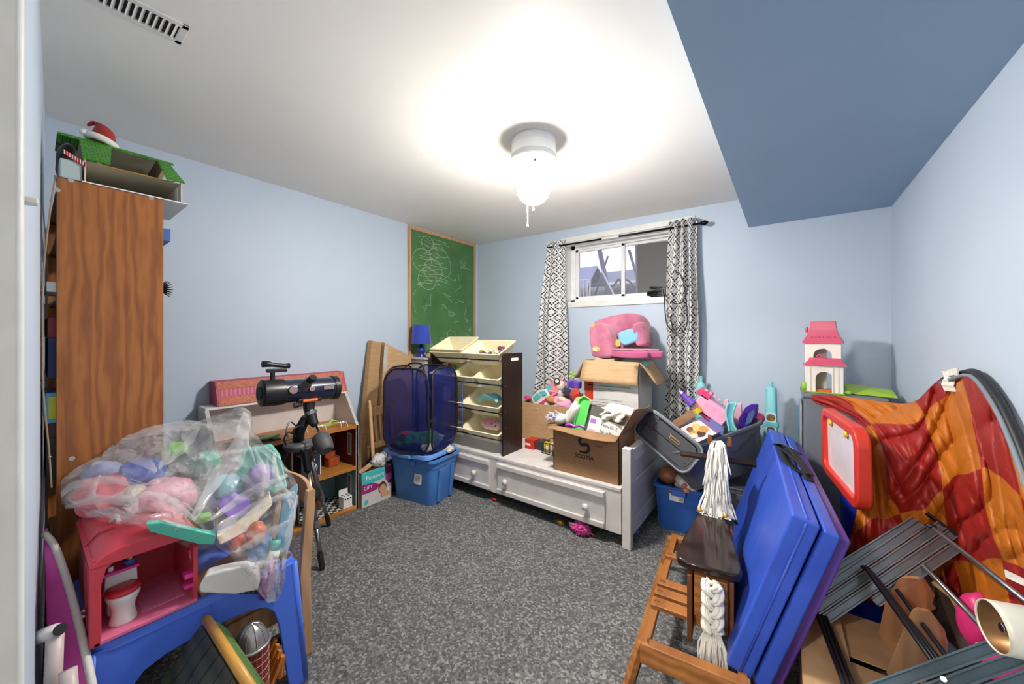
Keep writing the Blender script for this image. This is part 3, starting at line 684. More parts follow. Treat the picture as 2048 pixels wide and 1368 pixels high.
def toy_roof():
    t = thing('dollhouse_roof', 'detached pink and orange patterned toy roof lying on the dollhouse', 'toy roof', (-2.82, 1.08, .866))
    z0 = .8665; P = [(-2.742, z0), (-2.80, 1.012), (-2.905, 1.012), (-2.905, z0)]
    ko = NT('orange_filigree_print'); co = ko.coord(); n = ko.noise(co, 60, 3, .6, 2)
    ko.link(ko.ramp(n, [(.42, (172, 82, 58)), (.52, (206, 122, 84)), (.6, (150, 60, 44))]), ko.b.inputs['Base Color']); ko.b.inputs['Roughness'].default_value = .6
    mp = mat('rose_panel', (176, 66, 96), .55); ms = mat('rose_rib', (196, 96, 122), .55)
    part(t, 'body', PR([(x, .70, z) for x, z in P], (0, .80, 0)), mp, wd=True)
    n = V((.145, 0, .058)).normalized()
    def at(y, k): return V((P[0][0] + (P[1][0] - P[0][0]) * k, y, P[0][1] + (P[1][1] - P[0][1]) * k))
    for a, b in ((.02, .34), (.68, .98)): part(t, 'patterned_band', PR([at(.705, a), at(1.495, a), at(1.495, b), at(.705, b)], n * .003), ko.m, wd=True)
    first = True
    for i in range(34):
        y = .72 + i * .0226; part(t, 'rib', PR([at(y, .37), at(y + .012, .37), at(y + .016, .66), at(y + .004, .66)], n * .002), ms, wd=True)
    part(t, 'end_cap', PR([(x * 1 + (.0 if i else .0), 1.5005, z) for i, (x, z) in enumerate(P)], (0, .012, 0)), mat('rust_orange', (168, 74, 50), .55), wd=True)
toy_roof()
# ---------------------------------------------------------------- telescope
def telescope():
    t = thing('telescope', 'navy reflector telescope on a chrome-legged tripod with counterweight', 'telescope', (-2.28, 1.0, 0))
    mt_ = mat('telescope_navy', (20, 26, 52), .22, coat=.6); mk = mat('satin_black', (26, 26, 28), .35); msv = mat('steel_tube', (168, 168, 170), .22, 1); mgr = mat('grey_metal', (98, 98, 100), .45, .3)
    a, b = pd(541, 785, 2.02), pd(668, 775, 2.30); d = (b - a).normalized(); r = .07
    part(t, 'optical_tube', CY(a, b, r * .97, n=40), mt_, smooth=False, wd=True, bev=.004)
    part(t, 'rear_cell', TU([a - d * .05, a - d * .045, a + d * .01, a + d * .06], [.062, .073, .075, .073], 36), mk, wd=True, bev=.002)
    part(t, 'rear_knob', TU([a - d * .056, a - d * .05], .035, 24), mat('rubber', (34, 34, 36), .6), wd=True)
    part(t, 'front_ring', TU([b - d * .02, b + d * .012], .073, 36), mk, wd=True, bev=.002)
    u = V((0, 0, 1)); sd = d.cross(u).normalized()              # towards the camera
    if sd.dot(V((0, 0, 0)) - a) < 0: sd = -sd
    o = part(t, 'badge', PR([b - d * .035 + sd * .0685 + u * q + d * e for q, e in ((.0, 0), (.0, -.06), (.022, -.06), (.022, 0))], sd * .004 + u * .0005), mat('badge_silver', (150, 140, 128), .4, .4), wd=True)
    up = (u + sd * .35).normalized()
    f0 = a + d * .11 + up * r; f1 = f0 + up * .05
    fo = part(t, 'focuser', CY(a + d * .15 + sd * .055 + u * .02, a + d * .16 + sd * .1 + u * .06, .026, n=24), mgr, wd=True, bev=.002)
    part(fo, 'eyepiece', TU([a + d * .16 + sd * .1 + u * .06, a + d * .17 + sd * .125 + u * .08, a + d * .17 + sd * .13 + u * .085], [.02, .022, .018], 20), mk, wd=True, smooth=False)
    for e, rr in ((.085, .022), (.185, .016)):
        part(fo, 'focus_knob', CY(a + d * e + sd * .062 + u * .012, a + d * e + sd * .085 + u * .014, rr, n=24), m_chrome, wd=True, bev=.002)
    # finder scope
    q = a + d * .01 + u * (r + .012)
    fs = part(t, 'finder_bracket', CY(q - u * .012, q + u * .03, .012, n=12), mk, wd=True)
    part(t, 'finder_mount', PR([q + u * .028 + e * d + g * sd for e, g in ((-.03, -.014), (.07, -.014), (.07, .014), (-.03, .014))], u * .02), mk, wd=True, bev=.004)
    part(t, 'finder_scope', TU([q + u * .075 - d * .05, q + u * .075 - d * .02, q + u * .07 + d * .0, q + u * .062 + d * .06, q + u * .062 + d * .085], [.017, .017, .012, .012, .016], 18), mk, wd=True, smooth=True)
    # mount
    hx, hy = -2.28, 1.0; hz = .60
    mo = pd(618, 803, 2.16)
    part(t, 'saddle_plate', PR([mo + d * e + sd * g + u * .0 for e, g in ((-.07, -.03), (.06, -.03), (.06, .03), (-.07, .03))], u * .022), mk, wd=True, bev=.004)
    part(t, 'orange_clamp', TU([mo - d * .05 + sd * .034 + u * .01, mo + d * .03 + sd * .034 + u * .012], .011, 10), mat('orange_anodised', (206, 96, 36), .35, .3), wd=True)
    part(t, 'clamp_knob', TU([mo - d * .09 + sd * .02 - u * .012, mo - d * .05 + sd * .02 - u * .008], [.016, .012], 12), mk, wd=True)
    p1, p2, p3 = pd(623, 826, 2.15), pd(632, 850, 2.14), pd(650, 893, 2.08)
    part(t, 'mount_head', TU([mo, pd(618, 822, 2.15)], [.034, .028], 16), mk, wd=True)
    part(t, 'declination_axis', TU([pd(617, 818, 2.15), pd(621, 826, 2.15), pd(627, 846, 2.14), p2], [.026, .03, .026, .02], 16), mk, wd=True)
    part(t, 'silver_collar', TU([pd(620, 822, 2.149), pd(622, 828, 2.149)], .033, 16), msv, wd=True)
    part(t, 'counterweight_rod', TU([p2, p3], .0065, 10), m_chrome, wd=True, smooth=True)
    dd = (p3 - p2).normalized(); cw = pd(646, 886, 2.085)
    part(t, 'counterweight', TU([cw - dd * .055, cw - dd * .04, cw, cw + dd * .002, cw + dd * .045, cw + dd * .055], [.036, .046, .05, .05, .044, .036], 24), mat('cast_grey', (74, 74, 76), .55), wd=True, bev=.002)
    part(t, 'polar_axis', TU([pd(612, 836, 2.16), pd(598, 862, 2.17), pd(596, 885, 2.18)], [.026, .032, .03], 14), mk, wd=True, smooth=True)
    for k, (px, py) in enumerate(((592, 852), (588, 868), (606, 852))):
        part(t, 'slow_motion_cable', TU(bez([pd(px, py, 2.12), pd(px - 12, py - 8 + 5 * k, 2.08), pd(px - 20, py + 10, 2.06), pd(px - 16, py + 22, 2.07)], 12), .0045, 6), mk if k else m_chrome, wd=True, smooth=True)
    hc = pd(598, 893, 2.18)
    part(t, 'tripod_head', LA([(.03, hc.z + .035), (.075, hc.z + .028), (.085, hc.z + .008), (.06, hc.z - .02), (.02, hc.z - .022)], 24, M.Translation((hc.x, hc.y, 0))), mgr, wd=True, smooth=True)
    feet = (pz(645, 1140, .0), V((-2.50, 1.25, 0)), V((-2.52, .76, 0)))
    for ft in feet:
        h = V((ft.x - hc.x, ft.y - hc.y, 0)).normalized(); s0 = hc + h * .07 - u * .01; dr = (ft - s0); L = dr.length; dr.normalize(); w2 = dr.cross(u).normalized()
        lg = part(t, 'tripod_leg', TU([s0 + dr * .1, s0 + dr * (L * .62)], .0145, 14), msv, wd=True, smooth=True)
        bm = nb(); cyl(bm, s0 - w2 * .024, s0 + w2 * .024, .02, n=12); tube(bm, [s0, s0 + dr * .12], [.022, .02], 12)
        part(lg, 'hinge', bm, mk, wd=True)
        part(lg, 'collar', TU([s0 + dr * (L * .6), s0 + dr * (L * .66)], .0175, 14), mgr, wd=True)
        part(lg, 'lower_leg', TU([s0 + dr * (L * .62), s0 + dr * (L - .07)], .0115, 12), msv, wd=True, smooth=True)
        part(lg, 'rubber_foot', TU([s0 + dr * (L - .09), s0 + dr * (L - .075), s0 + dr * (L - .02), ft + u * .001], [.015, .016, .015, .011], 12), mk, wd=True)
telescope()
# ---------------------------------------------------------------- cardboard leaning on the wall
def leaning_carton(label, corners, thick, m, tape=None):
    """flat carton: four front corners (room coordinates), thickness vector"""
    t = thing('flat_carton', label, 'carton', ((corners[0] + corners[1]) / 2), group='flattened cartons leaning on the wall')
    part(t, 'board', PR(corners, thick), m, wd=True, bev=.003)
    if tape: part(t, 'packing_tape', PR(tape[0], tape[1]), mat('clear_tape', (206, 200, 190), .25, alpha=.75), wd=True)
    return t
leaning_carton('narrow flat brown carton leaning on the wall, nearest the dollhouse',
               [V((-2.735, 1.585, .001)), V((-2.735, 1.716, .001)), V((-2.855, 1.888, 1.236)), V((-2.855, 1.795, 1.252))], (-.04, -.015, 0), m_card)
leaning_carton('wide flat brown carton with a sloping top edge leaning on the wall',
               [V((-2.700, 1.722, .001)), V((-2.700, 2.165, .001)), V((-2.825, 2.18, 1.10)), V((-2.83, 1.905, 1.232))], (-.05, 0, .006), m_card2,
               ([V((-2.800, 1.862, .98)), V((-2.80, 1.90, .99)), V((-2.823, 1.93, 1.2)), V((-2.823, 1.895, 1.21))], (.0015, 0, 0)))
# ---------------------------------------------------------------- child's rocking chair
def rocking_chair():
    zb = .305
    b = solo('wicker_basket', loft(nb(), [[V((-2.648 + x, 1.765 + y, z)) for x, y in rrect(.085 * k, .27 * k, .02)] for z, k in ((.001, .9), (.15, 1.0), (.295, .98), (.303, .98), (.303, .9), (.29, .85))]), mat('dark_wicker', (44, 32, 26), .8, bump=.8, bscale=60), 'dark wicker basket between the diaper box and the leaning cartons', 'basket')
    part(b, 'rim_rod', TU([(-2.604, 1.65, .29), (-2.604, 1.70, .29), (-2.604, 1.77, .29), (-2.604, 1.84, .29), (-2.604, 1.89, .29)], [.007, .010, .007, .010, .007], 10), mat('turned_brown', (132, 80, 48), .4), wd=True, smooth=True)
    t = thing('doll_chair', 'natural wood doll chair with slatted back behind the diaper box', 'chair', (-2.65, 1.77, zb))
    wn = wood('pale_maple', (190, 142, 92), (222, 178, 128), 6)
    for s, y in ((0, 1.655), (1, 1.885)):
        part(t, 'back_post', TU([(-2.612, y, zb), (-2.617, y, .335), (-2.622, y, .38), (-2.65, y, .62), (-2.658, y, .70), (-2.662, y, .735), (-2.664, y, .748), (-2.666, y, .765), (-2.668, y, .778)],
                                [.013, .013, .0145, .0145, .0125, .013, .009, .0125, .004], 14), wn, smooth=True, wd=True)
        part(t, 'leg', TU([(-2.678, y, zb), (-2.68, y, .40)], .009, 10), wn, smooth=True, wd=True)
    part(t, 'top_rail', PR([(-2.65, 1.66, .652), (-2.65, 1.88, .652), (-2.658, 1.88, .715), (-2.658, 1.77, .725), (-2.658, 1.66, .715)], (-.016, 0, 0)), wn, wd=True, bev=.004)
    part(t, 'lower_rail', PR([(-2.618, 1.66, .40), (-2.618, 1.88, .40), (-2.624, 1.88, .445), (-2.624, 1.66, .445)], (-.016, 0, 0)), wn, wd=True, bev=.004)
    for y in (1.700, 1.745, 1.795, 1.84):
        part(t, 'slat', PR([(-2.626, y - .011, .44), (-2.626, y + .011, .44), (-2.657, y + .011, .655), (-2.657, y - .011, .655)], (-.01, 0, 0)), wn, wd=True, bev=.002)
    part(t, 'seat', BX(-2.69, -2.636, 1.645, 1.895, .40, .414), wn, wd=True, bev=.004)
# (kept clear of the box in front of it)
rocking_chair()
# ---------------------------------------------------------------- diaper box
def diaper_box():
    x0, x1, y0, y1, z = -2.40, -2.28, 1.505, 1.745, .255
    x1 = -2.545; x0 = -2.585
    t = thing('diaper_box', 'open teal and magenta printed diaper box with white fluff on top', 'box', (-2.6, 1.63, 0))
    X = -2.545; y0, y1 = 1.512, 1.775
    m = mat('printed_carton', (206, 198, 192), .55)
    part(t, 'front_panel', BX(X - .004, X, y0, y1, 0, .262), m, wd=True)
    part(t, 'side_panel', BX(X - .05, X, y0, y0 + .004, 0, .262), m_card, wd=True); part(t, 'side_panel', BX(X - .05, X, y1 - .004, y1, 0, .262), m_card, wd=True)
    part(t, 'back_panel', BX(X - .054, X - .05, y0, y1, 0, .262), m_card, wd=True)
    part(t, 'flap', PR([(X - .05, y0, .262), (X, y0, .262), (X + .006, y0 + .09, .30), (X - .045, y0 + .1, .31)], (0, 0, .003)), m_card2, wd=True)
    part(t, 'flap', PR([(X - .05, y1, .262), (X, y1, .262), (X + .004, y1 + .06, .275), (X - .045, y1 + .06, .275)], (0, 0, .003)), m_card3, wd=True)
    f = lambda y, z, n=0: face((X + .0004 + n * .0006, y, z), (0, 1, 0), (1, 0, 0))
    mt = f(0, 0)
    part(t, 'teal_print', flat(f((y0 + y1) / 2, .21), [(-.13, .05), (.13, .05), (.13, 0), (.05, -.035), (-.05, -.045), (-.13, -.03)]), mat('teal_print', (60, 186, 184), .5), wd=True)
    part(t, 'magenta_print', flat(f(y0 + .07, .135, 1), [(-.065, .04), (.03, .03), (.085, .0), (.06, -.03), (-.02, -.035), (-.065, -.03)]), mat('magenta_print', (150, 36, 112), .5), wd=True)
    part(t, 'magenta_print', flat(f(y1 - .035, .215, 1), [(-.03, .045), (.033, .045), (.033, -.1), (0, -.09), (-.02, -.03)]), mat('plum_print', (108, 24, 70), .5), wd=True)
    part(t, 'round_badge', flat(f(y1 - .03, .172, 2), [(.03 * math.cos(a), .03 * math.sin(a)) for a in [i * .2618 for i in range(24)]]), mat('badge_plum', (164, 70, 140), .5), wd=True)
    part(t, 'face_print', flat(f(y1 - .085, .105, 2), [(.036 * math.cos(a), .045 * math.sin(a)) for a in [i * .2618 for i in range(24)]]), mat('hair_print', (84, 48, 28), .6), wd=True)
    part(t, 'face_print', flat(f(y1 - .083, .095, 3), [(.029 * math.cos(a), .034 * math.sin(a)) for a in [i * .2618 for i in range(24)]]), mat('skin_print', (206, 152, 116), .6), wd=True)
    part(t, 'face_print', flat(f(y1 - .06, .05, 2), rrect(.07, .04, .015)), mat('skin_print'), wd=True)
    part(t, 'small_logo', flat(f(y1 - .025, .075, 3), [(-.02, .015), (.022, .02), (.015, -.018), (-.012, -.012)]), m_paper, wd=True)
    part(t, 'round_badge', flat(f(y0 + .04, .035, 2), [(.018 * math.cos(a), .018 * math.sin(a)) for a in [i * .2618 for i in range(24)]]), mat('teal_print'), wd=True)
    text(t, 'lettering', 'Pampers', .045, f(y0 + .115, .213, 3), m_paper, ext=.0003)
    text(t, 'lettering', 'GIFT', .036, f(y0 + .055, .14, 3), m_paper, ext=.0003)
    for i in range(4):
        e = V(((0, .045, .0), (.002, -.03, .02), (0, .09, -.01), (0, .02, .045))[i])
    bm = nb()
    rn = random.Random(9)
    for i in range(9): blob(bm, (X - .02 + rn.uniform(-.015, .02), y1 - .08 + rn.uniform(-.05, .07), .30 + rn.uniform(-.01, .055)), (.034, .04, .034), i, .5, sub=3, freq=3)
    solo('fluffy_wrap', bm, cloth('white_tulle', (206, 204, 202), bscale=40), 'crumpled white fluff heaped on the diaper box', 'wrap', smooth=True)
diaper_box()
# ---------------------------------------------------------------- storage totes
def tote(name, label, base, w, d, h, rz, m, mlid=None, lid_shift=None, taper=.88, rot=None, sticker=None):
    t = thing(name, label, 'tote', base, rz, group=None, rot=rot)
    outer = [[V((x, y, z)) for x, y in rrect(w * k, d * k, .045)] for z, k in ((0, taper), (.004, taper), (h * .78, taper + (1 - taper) * .8))]
    L = []
    def ring(z, k, e=0): return [V((x, y, z)) for x, y in rrect(w * k + e, d * k + e, .05)]
    bm = loft(nb(), [ring(0, taper - .01), ring(.006, taper), ring(h * .80, .965), ring(h * .80, .985), ring(h * .94, 1.0), ring(h * .94, 1.0, .03), ring(h, 1.0, .03), ring(h, 1.0, -.006), ring(h * .5, .93, -.006), ring(.012, taper, -.008)])
    part(t, 'tub', bm, m, bev=.004)
    for sx in (-1, 1):
        for sy in (-.22, .22):
            b = nb(); x0 = w / 2
            part(t, 'rib', B((sx * (w * .475), sy * d, h * .4), (.012, .03, h * .72), (0, sx * math.degrees(math.atan(w * (1 - taper) / 2 / h)) * 1.0, 0)), m, bev=.004)
    for sy in (-1, 1): part(t, 'handle', B((0, sy * (d / 2 + .018), h * .9), (w * .3, .02, h * .12), top=(1, .6)), m, bev=.006)
    return t
def tote_lid(t, w, d, z, m, tilt, loc):
    bm = loft(nb(), [[V((x, y, zz)) for x, y in rrect(w * k, d * k, .055)] for zz, k in ((-.02, 1.0), (-.004, 1.0), (.006, .985), (.006, .9), (-.0, .88), (.0, .6))])
    return part(t, 'lid', bm, m, bev=.003)
def left_tote():
    c = V((-2.365, 1.958, .0)); w, d, h, rz = .46, .33, .355, 8
    t = tote('storage_tote', 'light blue plastic storage tote with lid ajar, under the mesh hamper', c, w, d, h, rz, m_tote, taper=.86)
    l = part(t, 'lid', loft(nb(), [[V((x, y, zz)) for x, y in rrect(w * k + .05, d * k + .04, .06)] for zz, k in ((-.024, 1.0), (-.002, 1.0), (.008, .985), (.008, .9), (.002, .88), (.002, .5))]), plastic('lid_blue_plastic', (104, 150, 222), .4), bev=.003)
    l.location = (-.03, -.02, h + .028); l.rotation_euler = (0, rad(-1.5), 0)
    part(l, 'lid_latch', B((.02, -d / 2 - .028, -.012), (.12, .02, .028)), plastic('lid_blue_plastic'), bev=.006)
    s = part(t, 'paper_label', flat(face((.08, -d / 2 * .945 - .004, h * .55), (1, 0, 0), (0, -1, .13)), rrect(.075, .075, .008), .001), m_paper)
    b = part(s, 'label_scribble', flat(face((.08, -d / 2 * .945 - .0053, h * .55), (1, 0, 0), (0, -1, .13)), rrect(.045, .04, .012), .0004), mat('faint_ink', (196, 196, 196), .8))
    # rags showing at the open corner
    bm = nb(); rn = random.Random(2)
    for i in range(5): blob(bm, (-2.365 + .19 + .03 * math.sin(i), 1.958 + .09 + .02 * i - .05, .375 + .012 * (i % 3)), (.035, .03, .018), i, .5, sub=2)
    solo('rag', bm, cloth('striped_rag', (196, 186, 176), scale=40, var=.4), 'pale striped rag spilling from the open corner of the tote', 'rag', smooth=True)
left_tote()
# ---------------------------------------------------------------- mesh hamper with clothes
def hamper():
    k = NT('navy_mesh'); co = k.coord()
    ch = k.new('ShaderNodeTexChecker'); ch.inputs['Scale'].default_value = 420; k.link(co, ch.inputs['Vector'])
    a = k.math('ADD', k.math('MULTIPLY', ch.outputs['Fac'], .24), .27)
    k.link(a, k.b.inputs['Alpha']); k.link(k.ramp(k.noise(co, 6, 2), [(.3, (10, 18, 78)), (.7, (22, 38, 128))]), k.b.inputs['Base Color']); k.b.inputs['Roughness'].default_value = .6
    mm = k.m; mb = mat('black_binding', (16, 16, 22), .6)
    mn = mat('navy_panel', (28, 44, 128), .6, alpha=.9)
    z0 = .397; c = V((-2.375, 1.94, z0)); s = .40; hh = .64
    t = thing('mesh_hamper', 'navy pop-up mesh laundry hamper standing on the blue tote', 'hamper', c, rz=18)
    def arch(sd, bulge=.02):
        pts = []
        for (x, y) in rrect(s, hh, .12, 8, 0, hh / 2): pts.append((x, y))
        return pts
    for i in range(4):
        A = i * 90
        Rm = M.Rotation(rad(A), 4, 'Z'); lean = .02
        def to(x, y): return Rm @ V((x * (1 - .05 * y), -s / 2 + .0 - .03 * math.sin(y / hh * math.pi), y + .006))
        P = [to(x, y) for x, y in arch(i)]
        b = nb(); cen = b.verts.new(to(0, hh / 2)); vs = [b.verts.new(p) for p in P]
        for q in range(len(vs)): b.faces.new((cen, vs[q], vs[(q + 1) % len(vs)]))
        sidep = part(t, 'mesh_side', b, mm, sol=.0012)
        part(sidep, 'wire_rim', TU(P, .007, 6, closed=True), mb, smooth=True)
        if i == 2:
            part(sidep, 'solid_patch', PR([to(-.08, .3), to(.09, .28), to(.12, .5), to(-.05, .55)], Rm @ V((0, -.002, 0))), mn)
    part(t, 'base_cloth', PR([V((x, y, 0)) for x, y in rrect(s * .96, s * .96, .05)], (0, 0, .003)), mn)
    part(t, 'carry_handle', TU(bez([(-.1, -.12, hh - .02), (-.05, -.09, hh + .035), (.05, -.09, hh + .035), (.1, -.12, hh - .02)], 20), .007, 6), mb, smooth=True)
    for a, b_, z in ((-.11, .04, .34), (.1, .05, .3)):
        part(t, 'inner_panel', PR([(a, b_, .1), (a + .07, b_ - .02, .1), (a + .07, b_ - .02, z + .2), (a, b_, z + .2)], (.002, .002, 0)), mm)
    # clothes
    items = (((-.03, -.09, .065), (.12, .085, .065), (30, 110, 66), 'dark green sweater bundled at the front of the hamper'), ((.10, -.05, .07), (.085, .095, .07), (34, 118, 76), 'green knit sleeve folded inside the hamper corner'),
             ((-.14, -.06, .05), (.05, .07, .05), (190, 44, 42), 'red and white striped cloth on the left in the hamper'), ((-.06, -.12, .13), (.045, .04, .016), (206, 36, 40), 'small red felt cap lying on the green sweater'), ((.13, -.13, .04), (.05, .04, .035), (196, 194, 190), 'pale printed cloth at the hamper edge'), ((.03, .09, .05), (.1, .07, .045), (206, 202, 196), 'white cloth at the back of the hamper'))
    Rz = M.Rotation(rad(18), 4, 'Z')
    for i, (p, r, col, lb) in enumerate(items):
        q = c + Rz @ V(p)
        solo('garment', BL((q.x, q.y, max(q.z, z0 + .006 + r[2] * .98)), r, i * 3 + 1, .35, (0, 0, 40), sub=4, freq=2.6), cloth('garment_cloth_%d' % i, col), lb, 'garment', group='clothes inside the mesh hamper', smooth=True)
hamper()
# ---------------------------------------------------------------- the bed with drawers
def bed():
    t = thing('storage_bed', 'white storage bed with two panelled drawers and round knobs', 'bed', (-1.85, 2.7, 0))
    mw = mat('bed_white_paint', (212, 206, 202), .4)
    Yf = 2.19; x0, x1 = -2.66, -.815; Yb = 3.14
    part(t, 'platform', BX(x0, x1, Yf, Yb, .338, .36), mw, wd=True, bev=.004)
    part(t, 'front_rail', BX(x0, x1, Yf + .006, Yf + .024, .075, .338), mw, wd=True)
    part(t, 'back_rail', BX(x0, x1, Yb - .02, Yb, .075, .338), mw, wd=True)
    for x in (-2.3, -1.82, -1.35): part(t, 'slat_support', BX(x - .012, x + .012, Yf + .024, Yb - .02, .08, .338), mw, wd=True)
    # foot end
    e = nb()
    for y in (Yf - .005, Yb - .045): part(t, 'corner_post', BX(-.806, -.752, y, y + .05, .001, .612 if y < 2.5 else .62), mw, wd=True, bev=.005)
    part(t, 'end_panel', BX(-.79, -.772, Yf + .04, Yb - .04, .075, .56), mw, wd=True)
    for z0, z1 in ((.515, .585), (.335, .395), (.07, .16)): part(t, 'end_rail', BX(-.772, -.757, Yf + .045, Yb - .045, z0, z1), mw, wd=True, bev=.003)
    part(t, 'end_cap', BX(-.80, -.755, Yf + .045, Yb - .045, .575, .598), mw, wd=True, bev=.004)
    # head end: low shelf unit
    part(t, 'headboard', BX(-2.90, -2.665, Yf + .03, Yb, .001, 1.07), mw, wd=True, bev=.006)
    part(t, 'headboard_top', BX(-2.905, -2.64, Yf + .015, Yb + .005, 1.071, 1.09), mw, wd=True, bev=.004)
    for a, b, kn in ((-1.781, -.915, (-1.69, -1.035)), (-2.64, -1.86, (-2.004, -2.5))):
        z0, z1 = .092, .318
        d = part(t, 'drawer', BX(a, b, Yf - .008, Yf + .005, z0, z1), mw, wd=True, bev=.002)
        for r in ((a, b, z1 - .036, z1), (a, b, z0, z0 + .036)): part(d, 'drawer_moulding', BX(r[0], r[1], Yf - .026, Yf - .008, r[2], r[3]), mw, wd=True, bev=.006)
        for x in kn:
            mt = M.Translation((x, Yf - .008, .2)) @ M.Rotation(rad(90), 4, 'X')
            part(d, 'knob', LA([(.008, 0), (.009, .012), (.02, .018), (.023, .03), (.018, .042), (.002, .046)], 20, mt), mw, smooth=True, wd=True)
bed()
# ---------------------------------------------------------------- blue lamp on the headboard
def table_lamp():
    x, y, z = -2.78, 2.262, 1.0912
    t = thing('table_lamp', 'small table lamp with cobalt blue shade in front of the chalkboard', 'lamp', (x, y, z))
    mb = plastic('cobalt_ceramic', (34, 52, 130), .2)
    part(t, 'base', LA([(.045, 0), (.048, .008), (.03, .02), (.035, .04), (.042, .065), (.03, .09), (.014, .1), (.01, .13), (.004, .132)], 24), mb, smooth=True)
    part(t, 'lamp_shade', LA([(.094, .125), (.095, .127), (.078, .306), (.075, .306), (.091, .127), (.091, .125)], 36), cloth('cobalt_shade', (40, 66, 166)), smooth=False)
    part(t, 'cord', TU(bez([(.03, .03, .02), (.06, .045, .07), (.065, .02, .04), (.05, 0, .01)], 16), .004, 6), m_black, smooth=True)
table_lamp()
# ---------------------------------------------------------------- toy organiser
def organiser():
    x0, x1, y0, y1, zb = -2.60, -1.755, 2.222, 2.478, .3605
    t = thing('toy_organizer', 'espresso toy organizer with rows of tilted bins standing on the bed', 'toy organizer', ((x0 + x1) / 2, (y0 + y1) / 2, zb))
    me = wood('espresso_laminate', (22, 14, 12), (44, 30, 24), 6, 2, .35)
    for i, x in enumerate((x0, x1 - .016)):
        # tall panel with a rounded top front and a hand slot
        P = [(y0, zb), (y1, zb), (y1, 1.150)] + [(y1 - .02 + .02 * math.cos(rad(a)), 1.135 + .02 * math.sin(rad(a))) for a in (0, 30, 60, 90)][1:] + [(y0 + .025 + .025 * math.cos(rad(a)), 1.13 + .025 * math.sin(rad(a))) for a in (90, 120, 150, 180)]
        b = PR([(x, y, z) for y, z in P], (.016, 0, 0))
        p = part(t, 'side_panel', b, me, wd=True)
        q = part(p, 'hand_slot', TU([], .001) if False else PR([(x + (.0162 if i else -.0012), y, z) for y, z in rrect(.10, .024, .0115, 5, (y0 + y1) / 2 + .02, 1.105)], (.001, 0, 0)), m_paper, wd=True, label='pale see-through hand slot')
        for y, z in ((y0 + .03, 1.08), (y1 - .03, 1.08), (y0 + .03, .9), (y1 - .03, .9), (y0 + .03, .7), (y1 - .03, .7), (y0 + .03, .58), (y0 + .03, .48), (y1 - .03, .48)):
            part(p, 'bolt_cap', CY((x + .016 if i else x - .001, y, z), (x + .0172 if i else x, y, z), .0045, n=10), m_chrome, wd=True)
    rods = ((1.10, .008), (.905, .075), (.685, .08), (.475, .07))
    for z, up in rods:
        part(t, 'rod', TU([(x0 + .016, y0 + .012, z), (x1 - .016, y0 + .012, z)], .007, 8), m_black, wd=True, smooth=True)
        part(t, 'rod', TU([(x0 + .016, y1 - .02, z + up + .03), (x1 - .016, y1 - .02, z + up + .03)], .006, 8), m_black, wd=True, smooth=True)
    def bin_(cx, w, z, row, n):
        tl = math.degrees(math.atan2(.105, .225))
        lb = ('top', 'second', 'third', 'lowest')[row]; ps = n
        b = thing('toy_bin', 'cream plastic bin in the %s row of the organizer, %s' % (lb, ps), 'bin', (cx, (y0 + y1) / 2 - .01, z), group='cream bins in the toy organizer', rot=(tl, 0, 0))
        D, Hh = .255, .115
        def ring(zz, k, e=0): return [V((x, y, zz)) for x, y in rrect(w * k + e, D * k + e, .018, 3)]
        part(b, 'tub', loft(nb(), [ring(-.03, .72), ring(-.028, .74), ring(Hh - .036, .97), ring(Hh - .036, 1.0, .004), ring(Hh - .03, 1.0, .006), ring(Hh - .03, .97, -.008), ring(-.024, .73, -.006)]), m_cream, smooth=False)
        return b
    xl, xr = x0 + .018, x1 - .018; W = xr - xl
    B_ = {}
    for row, (n, z) in enumerate(((2, 1.125), (3, .93), (2, .71), (2, .50))):
        for i in range(n):
            wv = W / n
            B_[row, i] = bin_(xl + wv * (i + .5), wv - .006, z, row, (('on the left', 'on the right') if n == 2 else ('on the left', 'in the middle', 'on the right'))[i])
    # a second empty bin nested on the top left one
    b = bin_(xl + W / 4, W / 2 - .012, 1.152, 0, 'stacked on another bin')
    # things in the bins
    rn = random.Random(11)
    def heap(cx, z, cols, n, name, labels, cat, r=.03, sp=.11):
        for i in range(len(cols)):
            x = cx - sp + 2 * sp * (i + .5) / len(cols); dy = rn.uniform(-.05, .05); y = (y0 + y1) / 2 - .01 + dy
            cn, k = cols[i]
            solo(name, BL((x, y, z + dy * .45 + rn.uniform(0, .02)), (r * rn.uniform(.7, 1.3), r * rn.uniform(.7, 1.2), r * .6), i + int(cx * -90), .5, (rn.uniform(0, 40), 0, rn.uniform(0, 180)), sub=2, freq=3), mat('toy_tint_%d_%d_%d' % k, k, .4), cn + ' ' + labels, cat, group='small toys in the organizer bins', smooth=False)
    c2 = xl + W * .75
    heap(c2, 1.145, [('ochre', (150, 130, 60)), ('rust brown', (116, 62, 44)), ('slate', (70, 66, 84)), ('pale blue', (190, 200, 214)), ('black', (42, 38, 38)), ('sand coloured', (196, 188, 160)), ('plum', (96, 44, 70)), ('olive', (100, 104, 50))], 12, 'toy_figure', 'small toy in the top right organizer bin', 'toy')
    heap(xl + W / 6, .975, [('red', (170, 40, 40)), ('lime green', (98, 186, 60)), ('dark green', (50, 100, 54)), ('navy', (44, 46, 70))], 9, 'toy_figure', 'toy piece in the second row left organizer bin', 'toy', .034, .09)
    q = V((xl + W * .78, 2.33, .752))
    bm = SU(lambda u, v: (q.x - .11 + .2 * v + .05 * (u - .5) * (1 - v), q.y - .02 + .1 * (u - .5) + .012 * math.sin(v * 9), q.z + .055 * math.sin(v * 2.8) + .012 * math.sin(u * 14 + v * 4)), 16, 16)
    solo('doll_dress', bm, cloth('aqua_satin', (110, 196, 214)), 'shiny aqua doll dress draped over the third row right bin', 'dress', smooth=True, sol=.003)
